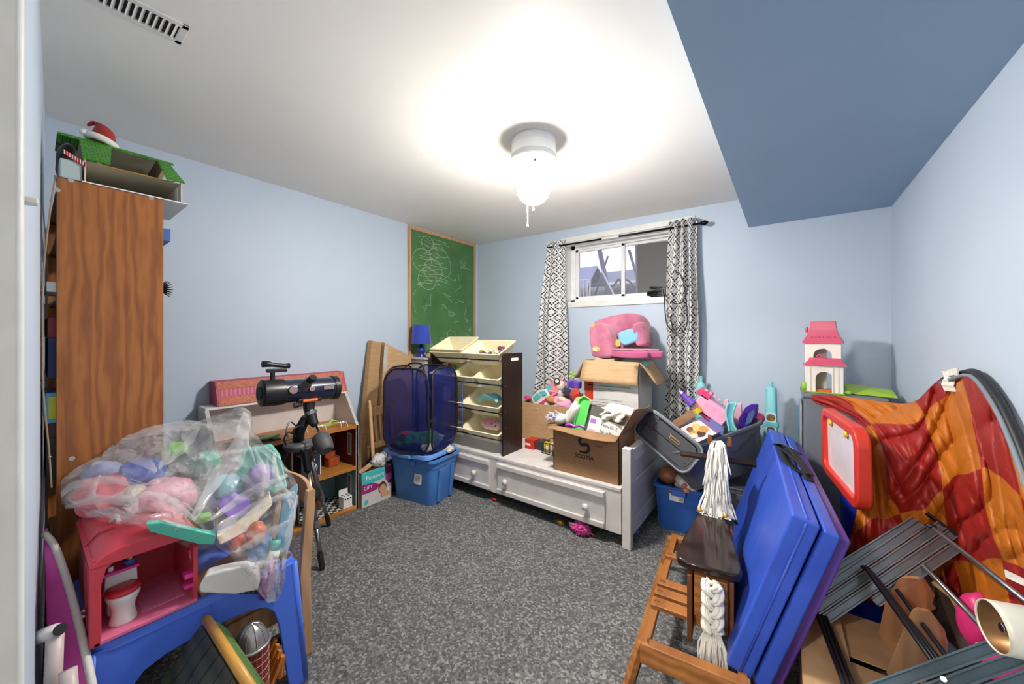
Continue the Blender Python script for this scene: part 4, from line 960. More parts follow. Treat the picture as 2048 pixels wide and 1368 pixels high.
    t2 = thing('plush_pony', 'pale pink plush pony lying in the lowest right organizer bin', 'plush toy', (xl + W * .7, 2.32, .51))
    mpk = cloth('pale_pink_plush', (236, 206, 212)); qx = xl + W * .70
    part(t2, 'body', BL((qx + .03, 2.34, .548), (.085, .05, .04), 3, .15, sub=3), mpk, smooth=True, wd=True)
    part(t2, 'head', BL((qx + .12, 2.31, .556), (.042, .036, .032), 5, .15, sub=3), mpk, smooth=True, wd=True)
    part(t2, 'ear', BL((qx + .105, 2.30, .592), (.012, .01, .02), 1, .1, sub=2), cloth('rose_plush', (230, 150, 170)), smooth=True, wd=True)
    part(t2, 'mane', BL((qx + .04, 2.30, .585), (.06, .03, .02), 7, .6, sub=3), cloth('rose_plush'), smooth=True, wd=True)
    part(t2, 'eye', BL((qx + .135, 2.28, .566), .006, 1, 0, sub=2), m_black, smooth=True, wd=True)
    heap(xl + W * .2, .535, [('blush', (220, 190, 200)), ('pale grey', (190, 190, 200)), ('off-white', (232, 226, 220))], 6, 'plush_scrap', 'plush scrap in the lowest left organizer bin', 'plush toy', .032, .12)
    P = bez([V((-2.15, 2.205, .93)), V((-2.17, 2.195, .87)), V((-2.165, 2.195, .75)), V((-2.17, 2.195, .62)), V((-2.165, 2.195, .52))], 20)
    solo('toy_wand', TU(P, [.004] * len(P), 6), m_bluep, 'thin blue cord hanging in front of the organizer rows', 'cord', smooth=True)
organiser()
# ================================================================ cartons on the bed
def open_box(name, label, x0, x1, y0, y1, z0, z1, m, flaps, th=.004, min_=None, rz=0):
    """open carton: four walls, bottom, and flaps given as (side, length, angle from vertical, outward)"""
    cx, cy = (x0 + x1) / 2, (y0 + y1) / 2; w, d, h = x1 - x0, y1 - y0, z1 - z0
    t = thing(name, label, 'box', (cx, cy, z0), rz)
    part(t, 'bottom', BX(-w / 2, w / 2, -d / 2, d / 2, 0, th), m)
    for nm, a in (('front_panel', (-w / 2, w / 2, -d / 2, -d / 2 + th)), ('back_panel', (-w / 2, w / 2, d / 2 - th, d / 2)), ('side_panel', (-w / 2, -w / 2 + th, -d / 2, d / 2)), ('side_panel', (w / 2 - th, w / 2, -d / 2, d / 2))):
        part(t, nm, BX(*a, th, h), m if (min_ is None) else min_)
    for sd, L, ang, spl in flaps:
        o = {'f': V((0, -1, 0)), 'b': V((0, 1, 0)), 'l': V((-1, 0, 0)), 'r': V((1, 0, 0))}[sd]
        ax = V((o.y, -o.x, 0)); e = abs(ax.x) * w / 2 + abs(ax.y) * d / 2; base = o * (abs(o.x) * w / 2 + abs(o.y) * d / 2) + V((0, 0, h))
        dr = V((0, 0, 1)) * math.cos(rad(ang)) + o * math.sin(rad(ang)); n = dr.cross(ax)
        b = nb()
        surf(b, lambda u, v: base + ax * ((u - .5) * 2 * e * (1 + spl * v)) + dr * (L * v) + n * (.012 * math.sin(v * 1.6) * math.sin(u * 5)), 8, 5)
        part(t, 'flap', b, m, sol=th, smooth=True, off=0)
    return t
def handwriting(t, name, mt, w, h, lines, m, seed=1, th=.0011):
    rn = random.Random(seed); bm = nb()
    for li in range(lines):
        y = h / 2 - (li + .5) * h / lines; x = -w / 2 + rn.uniform(0, .04) * w; pts = []
        L = w * rn.uniform(.75, 1)
        n = int(L / (h / lines) * 4)
        for i in range(n): pts.append((x + L * i / n, y + h / lines * .3 * math.sin(i * 2.1 + rn.uniform(-.8, .8)) * rn.uniform(.4, 1)))
        for p, q in zip(pts, pts[1:]):
            if rn.random() < .15: continue
            a, b = V((p[0], p[1], 0)), V((q[0], q[1], 0)); d = b - a; nn = V((-d.y, d.x, 0)).normalized() * th
            poly(bm, [mt @ (a - nn), mt @ (b - nn), mt @ (b + nn), mt @ (a + nn)])
    return part(t, name, bm, m, wd=True)
def bank_box():
    x0, x1, y0, y1 = -1.31, -.838, 2.225, 2.515
    m = cardboard('bank_box_cardboard', (150, 112, 78))
    t = open_box('moving_box', 'brown cardboard box with black S logo and marker writing on the bed end', x0, x1, y0, y1, .3605, .668, m, (('f', .085, 100, .03), ('l', .10, 96, 0), ('r', .20, 32, 0), ('b', .12, 30, 0)))
    f = lambda x, z, n=0: face((x, y0 - .0006 - n * .0005, z), (1, 0, 0), (0, -1, 0))
    # the S-shaped mark: two hooks round a ball
    c = (-1.075, .575); bm = nb(); s = .042
    def arc(pts, wd):
        P = bez([V((a, b, 0)) for a, b in pts], 30); L, Rr = [], []
        for i, p in enumerate(P):
            d = (P[min(i + 1, len(P) - 1)] - P[max(i - 1, 0)]).normalized(); n = V((-d.y, d.x, 0)); wv = wd * (1 - .45 * abs(2 * i / (len(P) - 1) - 1) ** 3)
            L.append(p + n * wv); Rr.append(p - n * wv)
        return [(q.x, q.y) for q in L] + [(q.x, q.y) for q in reversed(Rr)]
    mt = f(*c)
    part(t, 'logo_mark', flat(mt, arc([(.034, .05), (.0, .052), (-.026, .04), (-.034, .018), (-.022, -.002), (-.008, -.01)], .0105), .0005), m_ink, wd=True)
    part(t, 'logo_mark', flat(mt, arc([(-.034, -.05), (.0, -.052), (.026, -.04), (.034, -.018), (.022, .002), (.008, .01)], .0105), .0005), m_ink, wd=True)
    part(t, 'logo_ball', flat(mt, [(.013 * math.cos(a) + .0, .013 * math.sin(a)) for a in [i * .314 for i in range(20)]], .0008), m_ink, wd=True)
    part(t, 'logo_dot', flat(mt, [(.004 * math.cos(a) + .04, .004 * math.sin(a) - .058) for a in [i * .52 for i in range(12)]], .0006), m_ink, wd=True)
    text(t, 'lettering', 'SCOTIA', .036, f(c[0], c[1] - .083), m_ink, ext=.0003, bold=.0008, sx=1.08)
    text(t, 'marker_writing', 'Grandma', .034, f(-.965, .622) @ M.Rotation(rad(-8), 4, 'Z'), mat('faded_marker', (84, 62, 46), .7), ext=.0002, sx=.9)
    text(t, 'marker_writing', 'room', .032, f(-.975, .585) @ M.Rotation(rad(-6), 4, 'Z'), mat('faded_marker'), ext=.0002, sx=.9)
bank_box()
def bank_box_contents():
    # grey file box standing askew
    t = thing('file_box', 'charcoal file box with handwritten paper note standing in the brown box', 'file box', (-1.04, 2.37, .45), rz=0, rot=(-12, 12, 6))
    mg = mat('charcoal_card', (98, 92, 88), .6); w, d, h = .27, .16, .34
    for a in ((-w / 2, w / 2, -d / 2, -d / 2 + .004), (-w / 2, w / 2, d / 2 - .004, d / 2), (-w / 2, -w / 2 + .004, -d / 2, d / 2), (w / 2 - .004, w / 2, -d / 2, d / 2)):
        part(t, 'file_box_panel', BX(*a, 0, h), mg)
    p = part(t, 'paper_note', BX(-w / 2 + .03, w / 2 - .002, -d / 2 - .003, -d / 2 - .001, h * .42, h * .80), m_paper)
    part(p, 'pink_patch', BX(-w / 2 + .038, -w / 2 + .075, -d / 2 - .0038, -d / 2 - .003, h * .66, h * .75), mat('lilac_print', (170, 110, 190), .6))
    part(p, 'pink_patch', BX(-w / 2 + .036, -w / 2 + .085, -d / 2 - .0038, -d / 2 - .003, h * .44, h * .54), mat('blush_print', (226, 176, 176), .6))
    mt = MW[t.name] @ face((.035, -d / 2 - .0042, h * .69), (1, 0, 0), (0, -1, 0))
    text(p, 'handwriting', 'Pencils 2', .032, mt, mat('blue_ink', (70, 84, 104), .7), ext=.0002, wd=False)
    mt = MW[t.name] @ face((.035, -d / 2 - .0042, h * .56), (1, 0, 0), (0, -1, 0))
    text(p, 'handwriting', 'for office', .03, mt, mat('blue_ink'), ext=.0002, wd=False)
    for o in p.children:
        if o.name.startswith('handwriting'): o.data.transform(MW[t.name].inverted())
    q = MW[t.name] @ V((.03, 0, h - .02))
    solo('crumpled_cloth', BL(q + V((.02, -.02, .01)), (.11, .085, .06), 6, .6, sub=4, freq=2.4), cloth('ivory_cloth', (228, 222, 208)), 'crumpled ivory cloth stuffed in the charcoal file box', 'cloth', smooth=True)
    # green tray
    a = [V((-1.215, 2.32, .60)), V((-1.13, 2.32, .60)), V((-1.085, 2.34, .86)), V((-1.125, 2.34, .875)), V((-1.16, 2.335, .855))]
    t = thing('green_tray', 'lime green plastic tray standing upright in the brown box', 'tray', (-1.15, 2.33, .6))
    mgp = plastic('bright_green_plastic', (104, 220, 104)); part(t, 'panel', PR(a, (0, .006, 0)), mgp, wd=True, bev=.002)
    part(t, 'rim', TU([p + V((0, -.008, 0)) for p in a], .007, 6, closed=True), mgp, wd=True, smooth=True)
    # plush unicorn
    t = thing('plush_unicorn', 'white plush unicorn with pink and aqua mane hanging over the brown box corner', 'plush toy', (-1.26, 2.33, .62))
    mw = cloth('white_plush'); part(t, 'body', BL((-1.235, 2.37, .71), (.05, .06, .14), 5, .2, (20, 28, 0), sub=3), mw, smooth=True, wd=True)
    part(t, 'head', BL((-1.30, 2.31, .70), (.042, .05, .04), 6, .15, sub=3), mw, smooth=True, wd=True)
    part(t, 'horn', TU([(-1.31, 2.30, .73), (-1.33, 2.28, .765)], [.01, .002], 8), m_lpink, smooth=True, wd=True)
    part(t, 'eye', BL((-1.322, 2.277, .712), .006, 0, 0, sub=2), m_black, smooth=True, wd=True)
    rn = random.Random(4); bm = nb(); bm2 = nb()
    for i in range(60):
        p = V((-1.35 + rn.uniform(-.03, .03), 2.29 + rn.uniform(-.03, .03), .70)); e = p + V((rn.uniform(-.05, .03), rn.uniform(-.03, .02), rn.uniform(-.035, .05)))
        tube(bm if i % 3 else bm2, [p, p.lerp(e, .5) + V((0, 0, .012)), e], [.005, .004, .001], 4)
    part(t, 'mane', bm, cloth('pink_fluff', (236, 176, 204)), wd=True, smooth=True); part(t, 'mane_streak', bm2, cloth('aqua_fluff', (150, 214, 210)), wd=True, smooth=True)
    solo('plush_dog', BL((-1.20, 2.46, .79), (.07, .06, .06), 9, .25, sub=3), cloth('gold_plush', (206, 158, 96)), 'golden brown plush dog at the back of the brown box', 'plush toy', smooth=True)
    solo('toy_glasses', TU(bez([(-1.22, 2.24, .675), (-1.19, 2.235, .69), (-1.15, 2.24, .68), (-1.12, 2.245, .69), (-1.08, 2.25, .68)], 20), .009, 6), plastic('violet_plastic', (170, 60, 190)), 'violet plastic toy lying at the front rim of the brown box', 'toy', smooth=True)
bank_box_contents()
def white_box():
    x0, x1, y0, y1, z1 = -1.305, -.868, 2.70, 3.02, 1.10
    mw = mat('white_carton', (214, 212, 208), .6)
    t = open_box('tall_carton', 'tall white printed carton with brown flaps under the pink foam chair', x0, x1, y0, y1, .3605, z1, m_card2, (('f', .175, 158, .02), ('r', .20, 145, 0), ('l', .17, 150, 0), ('b', .12, 60, 0)), min_=mw)
    f = lambda x, z, n=0: face((x, y0 - .0006 - n * .0004, z), (1, 0, 0), (0, -1, 0))
    part(t, 'teal_stripe', flat(f(-1.10, .905), [(-.17, .004), (.17, .004), (.17, -.004), (-.17, -.004)]), mat('teal_print'), wd=True)
    for i, (z, w) in enumerate(((.935, .2), (.88, .24), (.868, .12), (.80, .22), (.775, .3), (.755, .3), (.735, .2))):
        part(t, 'printed_line', flat(f(-1.12 + .02 * (i % 2), z), [(-w / 2, .0015), (w / 2, .0015), (w / 2, -.0015), (-w / 2, -.0015)]), mat('grey_print', (120, 122, 124), .7), wd=True)
    q = part(t, 'red_print', flat(f(-1.262, .86), [(-.035, .07), (.035, .07), (.035, -.07), (-.035, -.07)]), mat('red_print', (196, 58, 34), .6), wd=True)
white_box()
def foam_chair():
    t = thing('foam_chair', "child's pink foam flip-out chair with printed figures on the tall carton", 'foam chair', (-1.03, 2.86, 1.12), rz=0)
    k = NT('pink_velour'); co = k.coord(); f = k.noise(co, 7, 4)
    k.link(k.ramp(f, [(.3, (158, 80, 108)), (.7, (200, 126, 150))]), k.b.inputs['Base Color']); k.b.inputs['Roughness'].default_value = .85; k.b.inputs['Sheen Weight'].default_value = .5
    k.bump(k.noise(co, 30, 4), .3, .006); mp = k.m
    mq = cloth('magenta_velour', (178, 84, 126))
    z0 = 1.135
    def fr(px, py, Y): return pY(px, py, Y)
    # back: rounded arch with thick arms
    P = [fr(1180, 715, 2.84), fr(1176, 655, 2.84), fr(1188, 641, 2.86), fr(1215, 632, 2.88), fr(1250, 626, 2.9), fr(1272, 628, 2.92), fr(1285, 645, 2.94), fr(1292, 682, 2.96), fr(1290, 700, 2.94), fr(1230, 716, 2.84)]
    zs = min(p.z for p in P)
    part(t, 'backrest', PR(P, (.04, .10, .0)), mp, wd=True, bev=.03, seg=4)
    A = [fr(1176, 655, 2.80), fr(1190, 645, 2.80), fr(1208, 648, 2.78), fr(1222, 668, 2.76), fr(1226, 700, 2.74), fr(1222, 716, 2.74), fr(1188, 716, 2.76), fr(1178, 690, 2.78)]
    part(t, 'armrest', PR(A, (.02, .09, 0)), mp, wd=True, bev=.025, seg=4)
    A = [fr(1262, 650, 2.80), fr(1278, 642, 2.82), fr(1288, 655, 2.84), fr(1292, 690, 2.84), fr(1272, 694, 2.80)]
    part(t, 'armrest', PR(A, (.02, .08, 0)), mp, wd=True, bev=.02, seg=4)
    S = [fr(1222, 705, 2.74), fr(1248, 716, 2.66), fr(1278, 714, 2.66), fr(1298, 704, 2.70), fr(1299, 699, 2.74), fr(1326, 692, 2.78), fr(1328, 684, 2.82), fr(1310, 681, 2.9), fr(1250, 690, 2.9)]
    b = nb(); lo = [V((p.x, p.y, 1.128)) for p in S]
    prism(b, lo, (0, 0, .055)); part(t, 'seat_pad', b, mq, wd=True, bev=.018, seg=4)
    b = nb(); lo = [V((p.x * .92 - .085, p.y + .005, 1.182)) for p in S]; prism(b, lo, (0, 0, .012)); part(t, 'seat_top', b, mp, wd=True, bev=.005)
    cush = [fr(1235, 665, 2.80), fr(1262, 656, 2.80), fr(1278, 662, 2.82), fr(1276, 682, 2.80), fr(1248, 692, 2.78), fr(1236, 684, 2.78)]
    part(t, 'blue_cushion', PR(cush, (0, .05, 0)), cloth('sky_velour', (120, 176, 206)), wd=True, bev=.018, seg=4)
    # printed patches (plain patches of colour)
    n = (0, -1, 0)
    def patch(px, py, Y, rx, rz, c, nm): 
        q = fr(px, py, Y); part(t, 'printed_patch', flat(face(q, (1, 0, 0), (-.15, -1, 0)), [(rx * math.cos(a), rz * math.sin(a)) for a in [i * .4 for i in range(16)]], .002), mat(nm, c, .8), wd=True)
    patch(1187, 659, 2.798, .022, .05, (214, 168, 90), 'patch_gold'); patch(1188, 667, 2.795, .016, .03, (232, 202, 186), 'patch_skin'); patch(1194, 668, 2.792, .012, .035, (60, 44, 40), 'patch_dark'); patch(1188, 676, 2.788, .013, .02, (140, 180, 206), 'patch_blue')
    patch(1192, 698, 2.764, .036, .024, (216, 170, 60), 'patch_gold'); patch(1190, 699, 2.760, .02, .016, (232, 202, 186), 'patch_skin'); patch(1236, 686, 2.776, .022, .03, (220, 180, 90), 'patch_gold')
    for px, py, c, nm in ((1262, 696, (226, 186, 90), 'patch_gold'), (1285, 690, (222, 190, 110), 'patch_gold'), (1258, 700, (110, 84, 70), 'patch_dark')):
        q = pz(px, py, 1.195); part(t, 'printed_patch', flat(face((q.x, q.y, 1.1942), (1, 0, 0), (0, 0, 1)), [(.035 * math.cos(a), .02 * math.sin(a)) for a in [i * .4 for i in range(16)]], .001), mat(nm, c), wd=True)
    # toys under it in the carton mouth
    solo('toy_fabric', BL((-.93, 2.80, 1.085), (.11, .08, .045), 4, .4, sub=3), cloth('aqua_cloth', (130, 190, 186)), 'aqua fabric bulging from the tall carton under the foam chair', 'cloth', smooth=True)
    solo('toy_fabric', BL((-1.17, 2.84, 1.085), (.12, .10, .045), 7, .4, sub=3), cloth('beige_cloth', (196, 164, 136)), 'beige plush bulging from the tall carton under the foam chair', 'plush toy', smooth=True)
foam_chair()
def doll_box():
    x0, x1, y0, y1 = -1.945, -1.46, 2.735, 3.02
    t = open_box('toy_carton', 'tan cardboard box heaped with dolls beside the toy organizer', x0, x1, y0, y1, .3605, .69, m_card2, (('b', .08, 20, 0), ('l', .06, 160, 0)))
    handwriting(t, 'pen_scribble', face((-1.66, y0 - .001, .51), (1, 0, .1), (0, -1, 0)), .22, .12, 3, mat('pencil', (150, 120, 90), .8), 5, .0006)
    # pink toy van on its end
    v = thing('toy_van', 'pink and white toy camper van tipped up in the doll box', 'toy vehicle', (-1.80, 2.86, .72))
    mp = plastic('salmon_plastic', (230, 140, 158)); q = lambda px, py, Y=2.82: pY(px, py, Y)
    P = [q(1085, 786), q(1095, 768), q(1112, 757), q(1121, 768), q(1116, 785), q(1097, 800), q(1086, 803)]
    part(v, 'body', PR(P, (0, .09, 0)), mp, wd=True, bev=.008)
    part(v, 'windscreen', PR([q(1086, 784, 2.812), q(1099, 767, 2.812), q(1102, 775, 2.812), q(1090, 792, 2.812)], (0, .006, 0)), plastic('aqua_window', (90, 190, 196)), wd=True)
    part(v, 'wheel', CY(q(1114, 762, 2.812), q(1114, 762, 2.80), .028, n=20), m_black, wd=True, bev=.004)
    part(v, 'wheel_hub', CY(q(1114, 762, 2.80), q(1114, 762, 2.796), .017, n=16), mat('pale_hub', (190, 206, 206), .4), wd=True)
    v = thing('toy_bus', 'white toy bus with aqua windows lying at the front of the doll box', 'toy vehicle', (-1.85, 2.79, .69))
    P = [q(1062, 796, 2.78), q(1075, 781, 2.78), q(1090, 778, 2.78), q(1098, 792, 2.78), q(1082, 806, 2.78), q(1068, 812, 2.78)]
    part(v, 'body', PR(P, (0, .03, 0)), m_white, wd=True, bev=.006)
    part(v, 'window', PR([q(1066, 795, 2.772), q(1075, 786, 2.772), q(1082, 793, 2.772), q(1071, 803, 2.772)], (0, .006, 0)), plastic('aqua_window'), wd=True)
    part(v, 'window', PR([q(1078, 784, 2.772), q(1088, 781, 2.772), q(1094, 789, 2.772), q(1085, 792, 2.772)], (0, .006, 0)), plastic('aqua_window'), wd=True)
    part(v, 'bumper', PR([q(1070, 812, 2.774), q(1096, 794, 2.774), q(1098, 800, 2.774), q(1074, 816, 2.774)], (0, .01, 0)), m_pink, wd=True)
    def doll(label, px, py, hair, body, seed, s=1.0, Y=2.84):
        d = thing('fashion_doll', label, 'doll', q(px, py, Y), group='dolls heaped in the tan box')
        c = q(px, py, Y); sk = mat('doll_skin', (226, 182, 150), .5)
        part(d, 'torso', TU([c + V((.0, .02, -.09 * s)), c + V((.01, .01, -.04 * s)), c + V((0, .0, -.012))], [.02 * s, .024 * s, .012 * s], 10), cloth('doll_cloth_%d' % seed, body), wd=True, smooth=True)
        part(d, 'head', BL(c + V((0, 0, .012)), (.024 * s, .024 * s, .028 * s), 0, .03, sub=2), sk, wd=True, smooth=True)
        part(d, 'hair', BL(c + V((.006, .012, .018)), (.032 * s, .03 * s, .036 * s), seed, .25, sub=3), cloth('doll_hair_%d' % seed, hair), wd=True, smooth=True)
        part(d, 'arm', TU([c + V((-.02, 0, -.03)), c + V((-.05, -.03, -.035)), c + V((-.07, -.05, -.02))], .007, 6), sk, wd=True, smooth=True)
    doll('doll with brown hair in the doll box', 1108, 788, (168, 104, 52), (200, 60, 120), 1); doll('doll with pale blonde hair in the doll box', 1118, 776, (226, 216, 196), (190, 190, 200), 2, 1.2)
    doll('doll with pink hair lying at the box front', 1112, 805, (236, 150, 190), (240, 200, 210), 3, 1.1, 2.80); doll('doll with grey dress at the middle of the box', 1092, 812, (150, 150, 156), (120, 120, 126), 4, .8, 2.78)
    doll('doll with dark hair near the tall carton', 1128, 790, (50, 50, 60), (60, 70, 120), 6, 1)
    v = thing('toy_stroller', 'purple toy car seat perched at the back of the doll box', 'toy', (-1.5, 2.9, .8))
    part(v, 'shell', PR([q(1133, 760, 2.9), q(1157, 764, 2.9), q(1156, 779, 2.9), q(1133, 775, 2.9)], (0, .08, 0)), m_purple, wd=True, bev=.012)
    part(v, 'seat_hole', CY(q(1145, 769, 2.9), q(1145, 769, 2.895), .03, n=20), plastic('deep_purple_plastic', (70, 50, 150)), wd=True)
    bm = nb()
    for i, (a, b) in enumerate(((1143, 746), (1148, 749), (1140, 753), (1146, 755))): ball(bm, q(a, b, 2.92), .014)
    tube(bm, [q(1146, 755, 2.92), q(1146, 764, 2.93)], .006, 6)
    solo('toy_rattle', bm, plastic('lime_bead_plastic', (176, 206, 70)), 'lime beaded toy sticking up behind the purple toy car seat', 'toy', smooth=True)
    q2 = lambda px, py, Y=2.80: pY(px, py, Y)
    for px, py, r, c, nm, lb in ((1102, 800, (.05, .04, .03), (196, 130, 70), 'plush_bear', 'caramel plush bear half buried in the doll box'), (1126, 800, (.045, .04, .03), (226, 206, 186), 'plush_lamb', 'cream plush lamb at the front of the doll box'), (1098, 815, (.06, .03, .02), (206, 50, 110), 'doll_skirt', 'raspberry doll skirt at the front rim of the doll box'), (1135, 783, (.045, .04, .035), (40, 44, 70), 'doll_jacket', 'navy doll jacket beside the purple toy car seat'), (1056, 796, (.04, .03, .02), (214, 60, 110), 'toy_purse', 'pink toy purse at the box corner by the organizer'), (1150, 788, (.03, .05, .05), (190, 60, 40), 'toy_pouch', 'brick red toy pouch against the tall carton')):
        solo(nm, BL(q2(px, py), r, px % 17, .4, (0, 20, px % 90), sub=3, freq=3), cloth('heap_' + nm, c), lb, 'toy', smooth=True)
    solo('plush_heap', BL((-1.70, 2.9, .69), (.2, .1, .09), 3, .4, sub=4, freq=3), cloth('mixed_plush', (206, 150, 160), scale=18, var=.5), 'mixed pink plush filling the middle of the doll box', 'plush toy', smooth=True)
    solo('toy_skirt', BL((-1.53, 2.785, .70), (.07, .04, .05), 12, .4, sub=3), cloth('rose_tulle', (240, 170, 200)), 'pale pink doll skirt spilling towards the brown box', 'doll clothes', smooth=True)
doll_box()
def small_things_on_bed():
    z = .361
    b = solo('shoe_box', BX(-1.745, -1.655, 2.50, 2.60, z, z + .075), mat('red_carton', (186, 44, 34), .5), 'small red carton beside the organizer foot', 'box', bev=.002)
    part(b, 'printed_swoosh', BX(-1.74, -1.69, 2.4988, 2.4998, z + .03, z + .045), m_paper, wd=True)
    solo('dark_carton', BX(-1.645, -1.575, 2.52, 2.62, z, z + .07), mat('slate_carton', (48, 56, 60), .5), 'small dark slate carton beside the red carton', 'box', bev=.002)
    t = thing('wire_basket', 'black wire basket holding yellow-labelled packets on the bed', 'basket', (-1.47, 2.55, z))
    x0, x1, y0, y1 = -1.56, -1.36, 2.47, 2.62
    for zz in (z + .004, z + .03, z + .085): part(t, 'wire_loop', TU([(x0, y0, zz), (x1, y0, zz), (x1, y1, zz), (x0, y1, zz)], .0028, 6, closed=True), m_black, wd=True)
    for i in range(7):
        x = x0 + (x1 - x0) * i / 6; part(t, 'wire', TU([(x, y0, z + .003), (x, y0, z + .085)], .0022, 5), m_black, wd=True); 
    for i in range(4):
        y = y0 + (y1 - y0) * i / 3; part(t, 'wire', TU([(x0, y, z + .003), (x1, y, z + .003)], .0022, 5), m_black, wd=True)
    for i, (a, c, lb) in enumerate(((-1.535, (196, 166, 60), 'mustard seed packet in the wire basket'), (-1.475, (206, 200, 180), 'cream card packet in the wire basket'), (-1.41, (190, 170, 70), 'olive yellow card packet in the wire basket'))):
        o = solo('card_packet', BX(a - .024, a + .026, 2.50, 2.53, z + .008, z + .082), mat('packet_%d' % i, c, .6), lb, 'packet')
        part(o, 'packet_label', BX(a - .012, a + .016, 2.4985, 2.4997, z + .02, z + .06), m_paper, wd=True)
    # odds and ends under the bed
    solo('feather_boa', BL(pz(1162, 1056, .035), (.06, .045, .03), 3, .9, sub=4, freq=5), cloth('hot_pink_fluff', (220, 70, 160)), 'hot pink feather tuft poking out under the bed', 'feather toy', smooth=True)
    solo('toy_tiara', BL(pz(1121, 1044, .012), (.03, .02, .012), 8, .7, sub=2, freq=4), mat('gold_foil', (190, 150, 60), .35, .6), 'small gold toy piece under the bed front', 'toy')
    solo('toy_bead', BL(pz(989, 999, .012), (.026, .014, .012), 2, .3, sub=2), m_red, 'small red toy piece under the bed drawers', 'toy', smooth=True)
    solo('paper_scrap', PR([(-1.83, 2.17, .001), (-1.77, 2.15, .001), (-1.75, 2.2, .001), (-1.81, 2.22, .001)], (0, 0, .006)), mat('grey_scrap', (110, 112, 114), .8), 'grey scrap lying on the carpet under the bed edge', 'scrap')
    bm = nb(); c = pz(1270, 1062, .012); blob(bm, c, (.03, .02, .011), 4, .6, sub=2)
    solo('toy_clip', bm, plastic('bright_blue_plastic', (70, 120, 220)), 'small blue toy clip beside the bed post', 'toy', smooth=True)
small_things_on_bed()
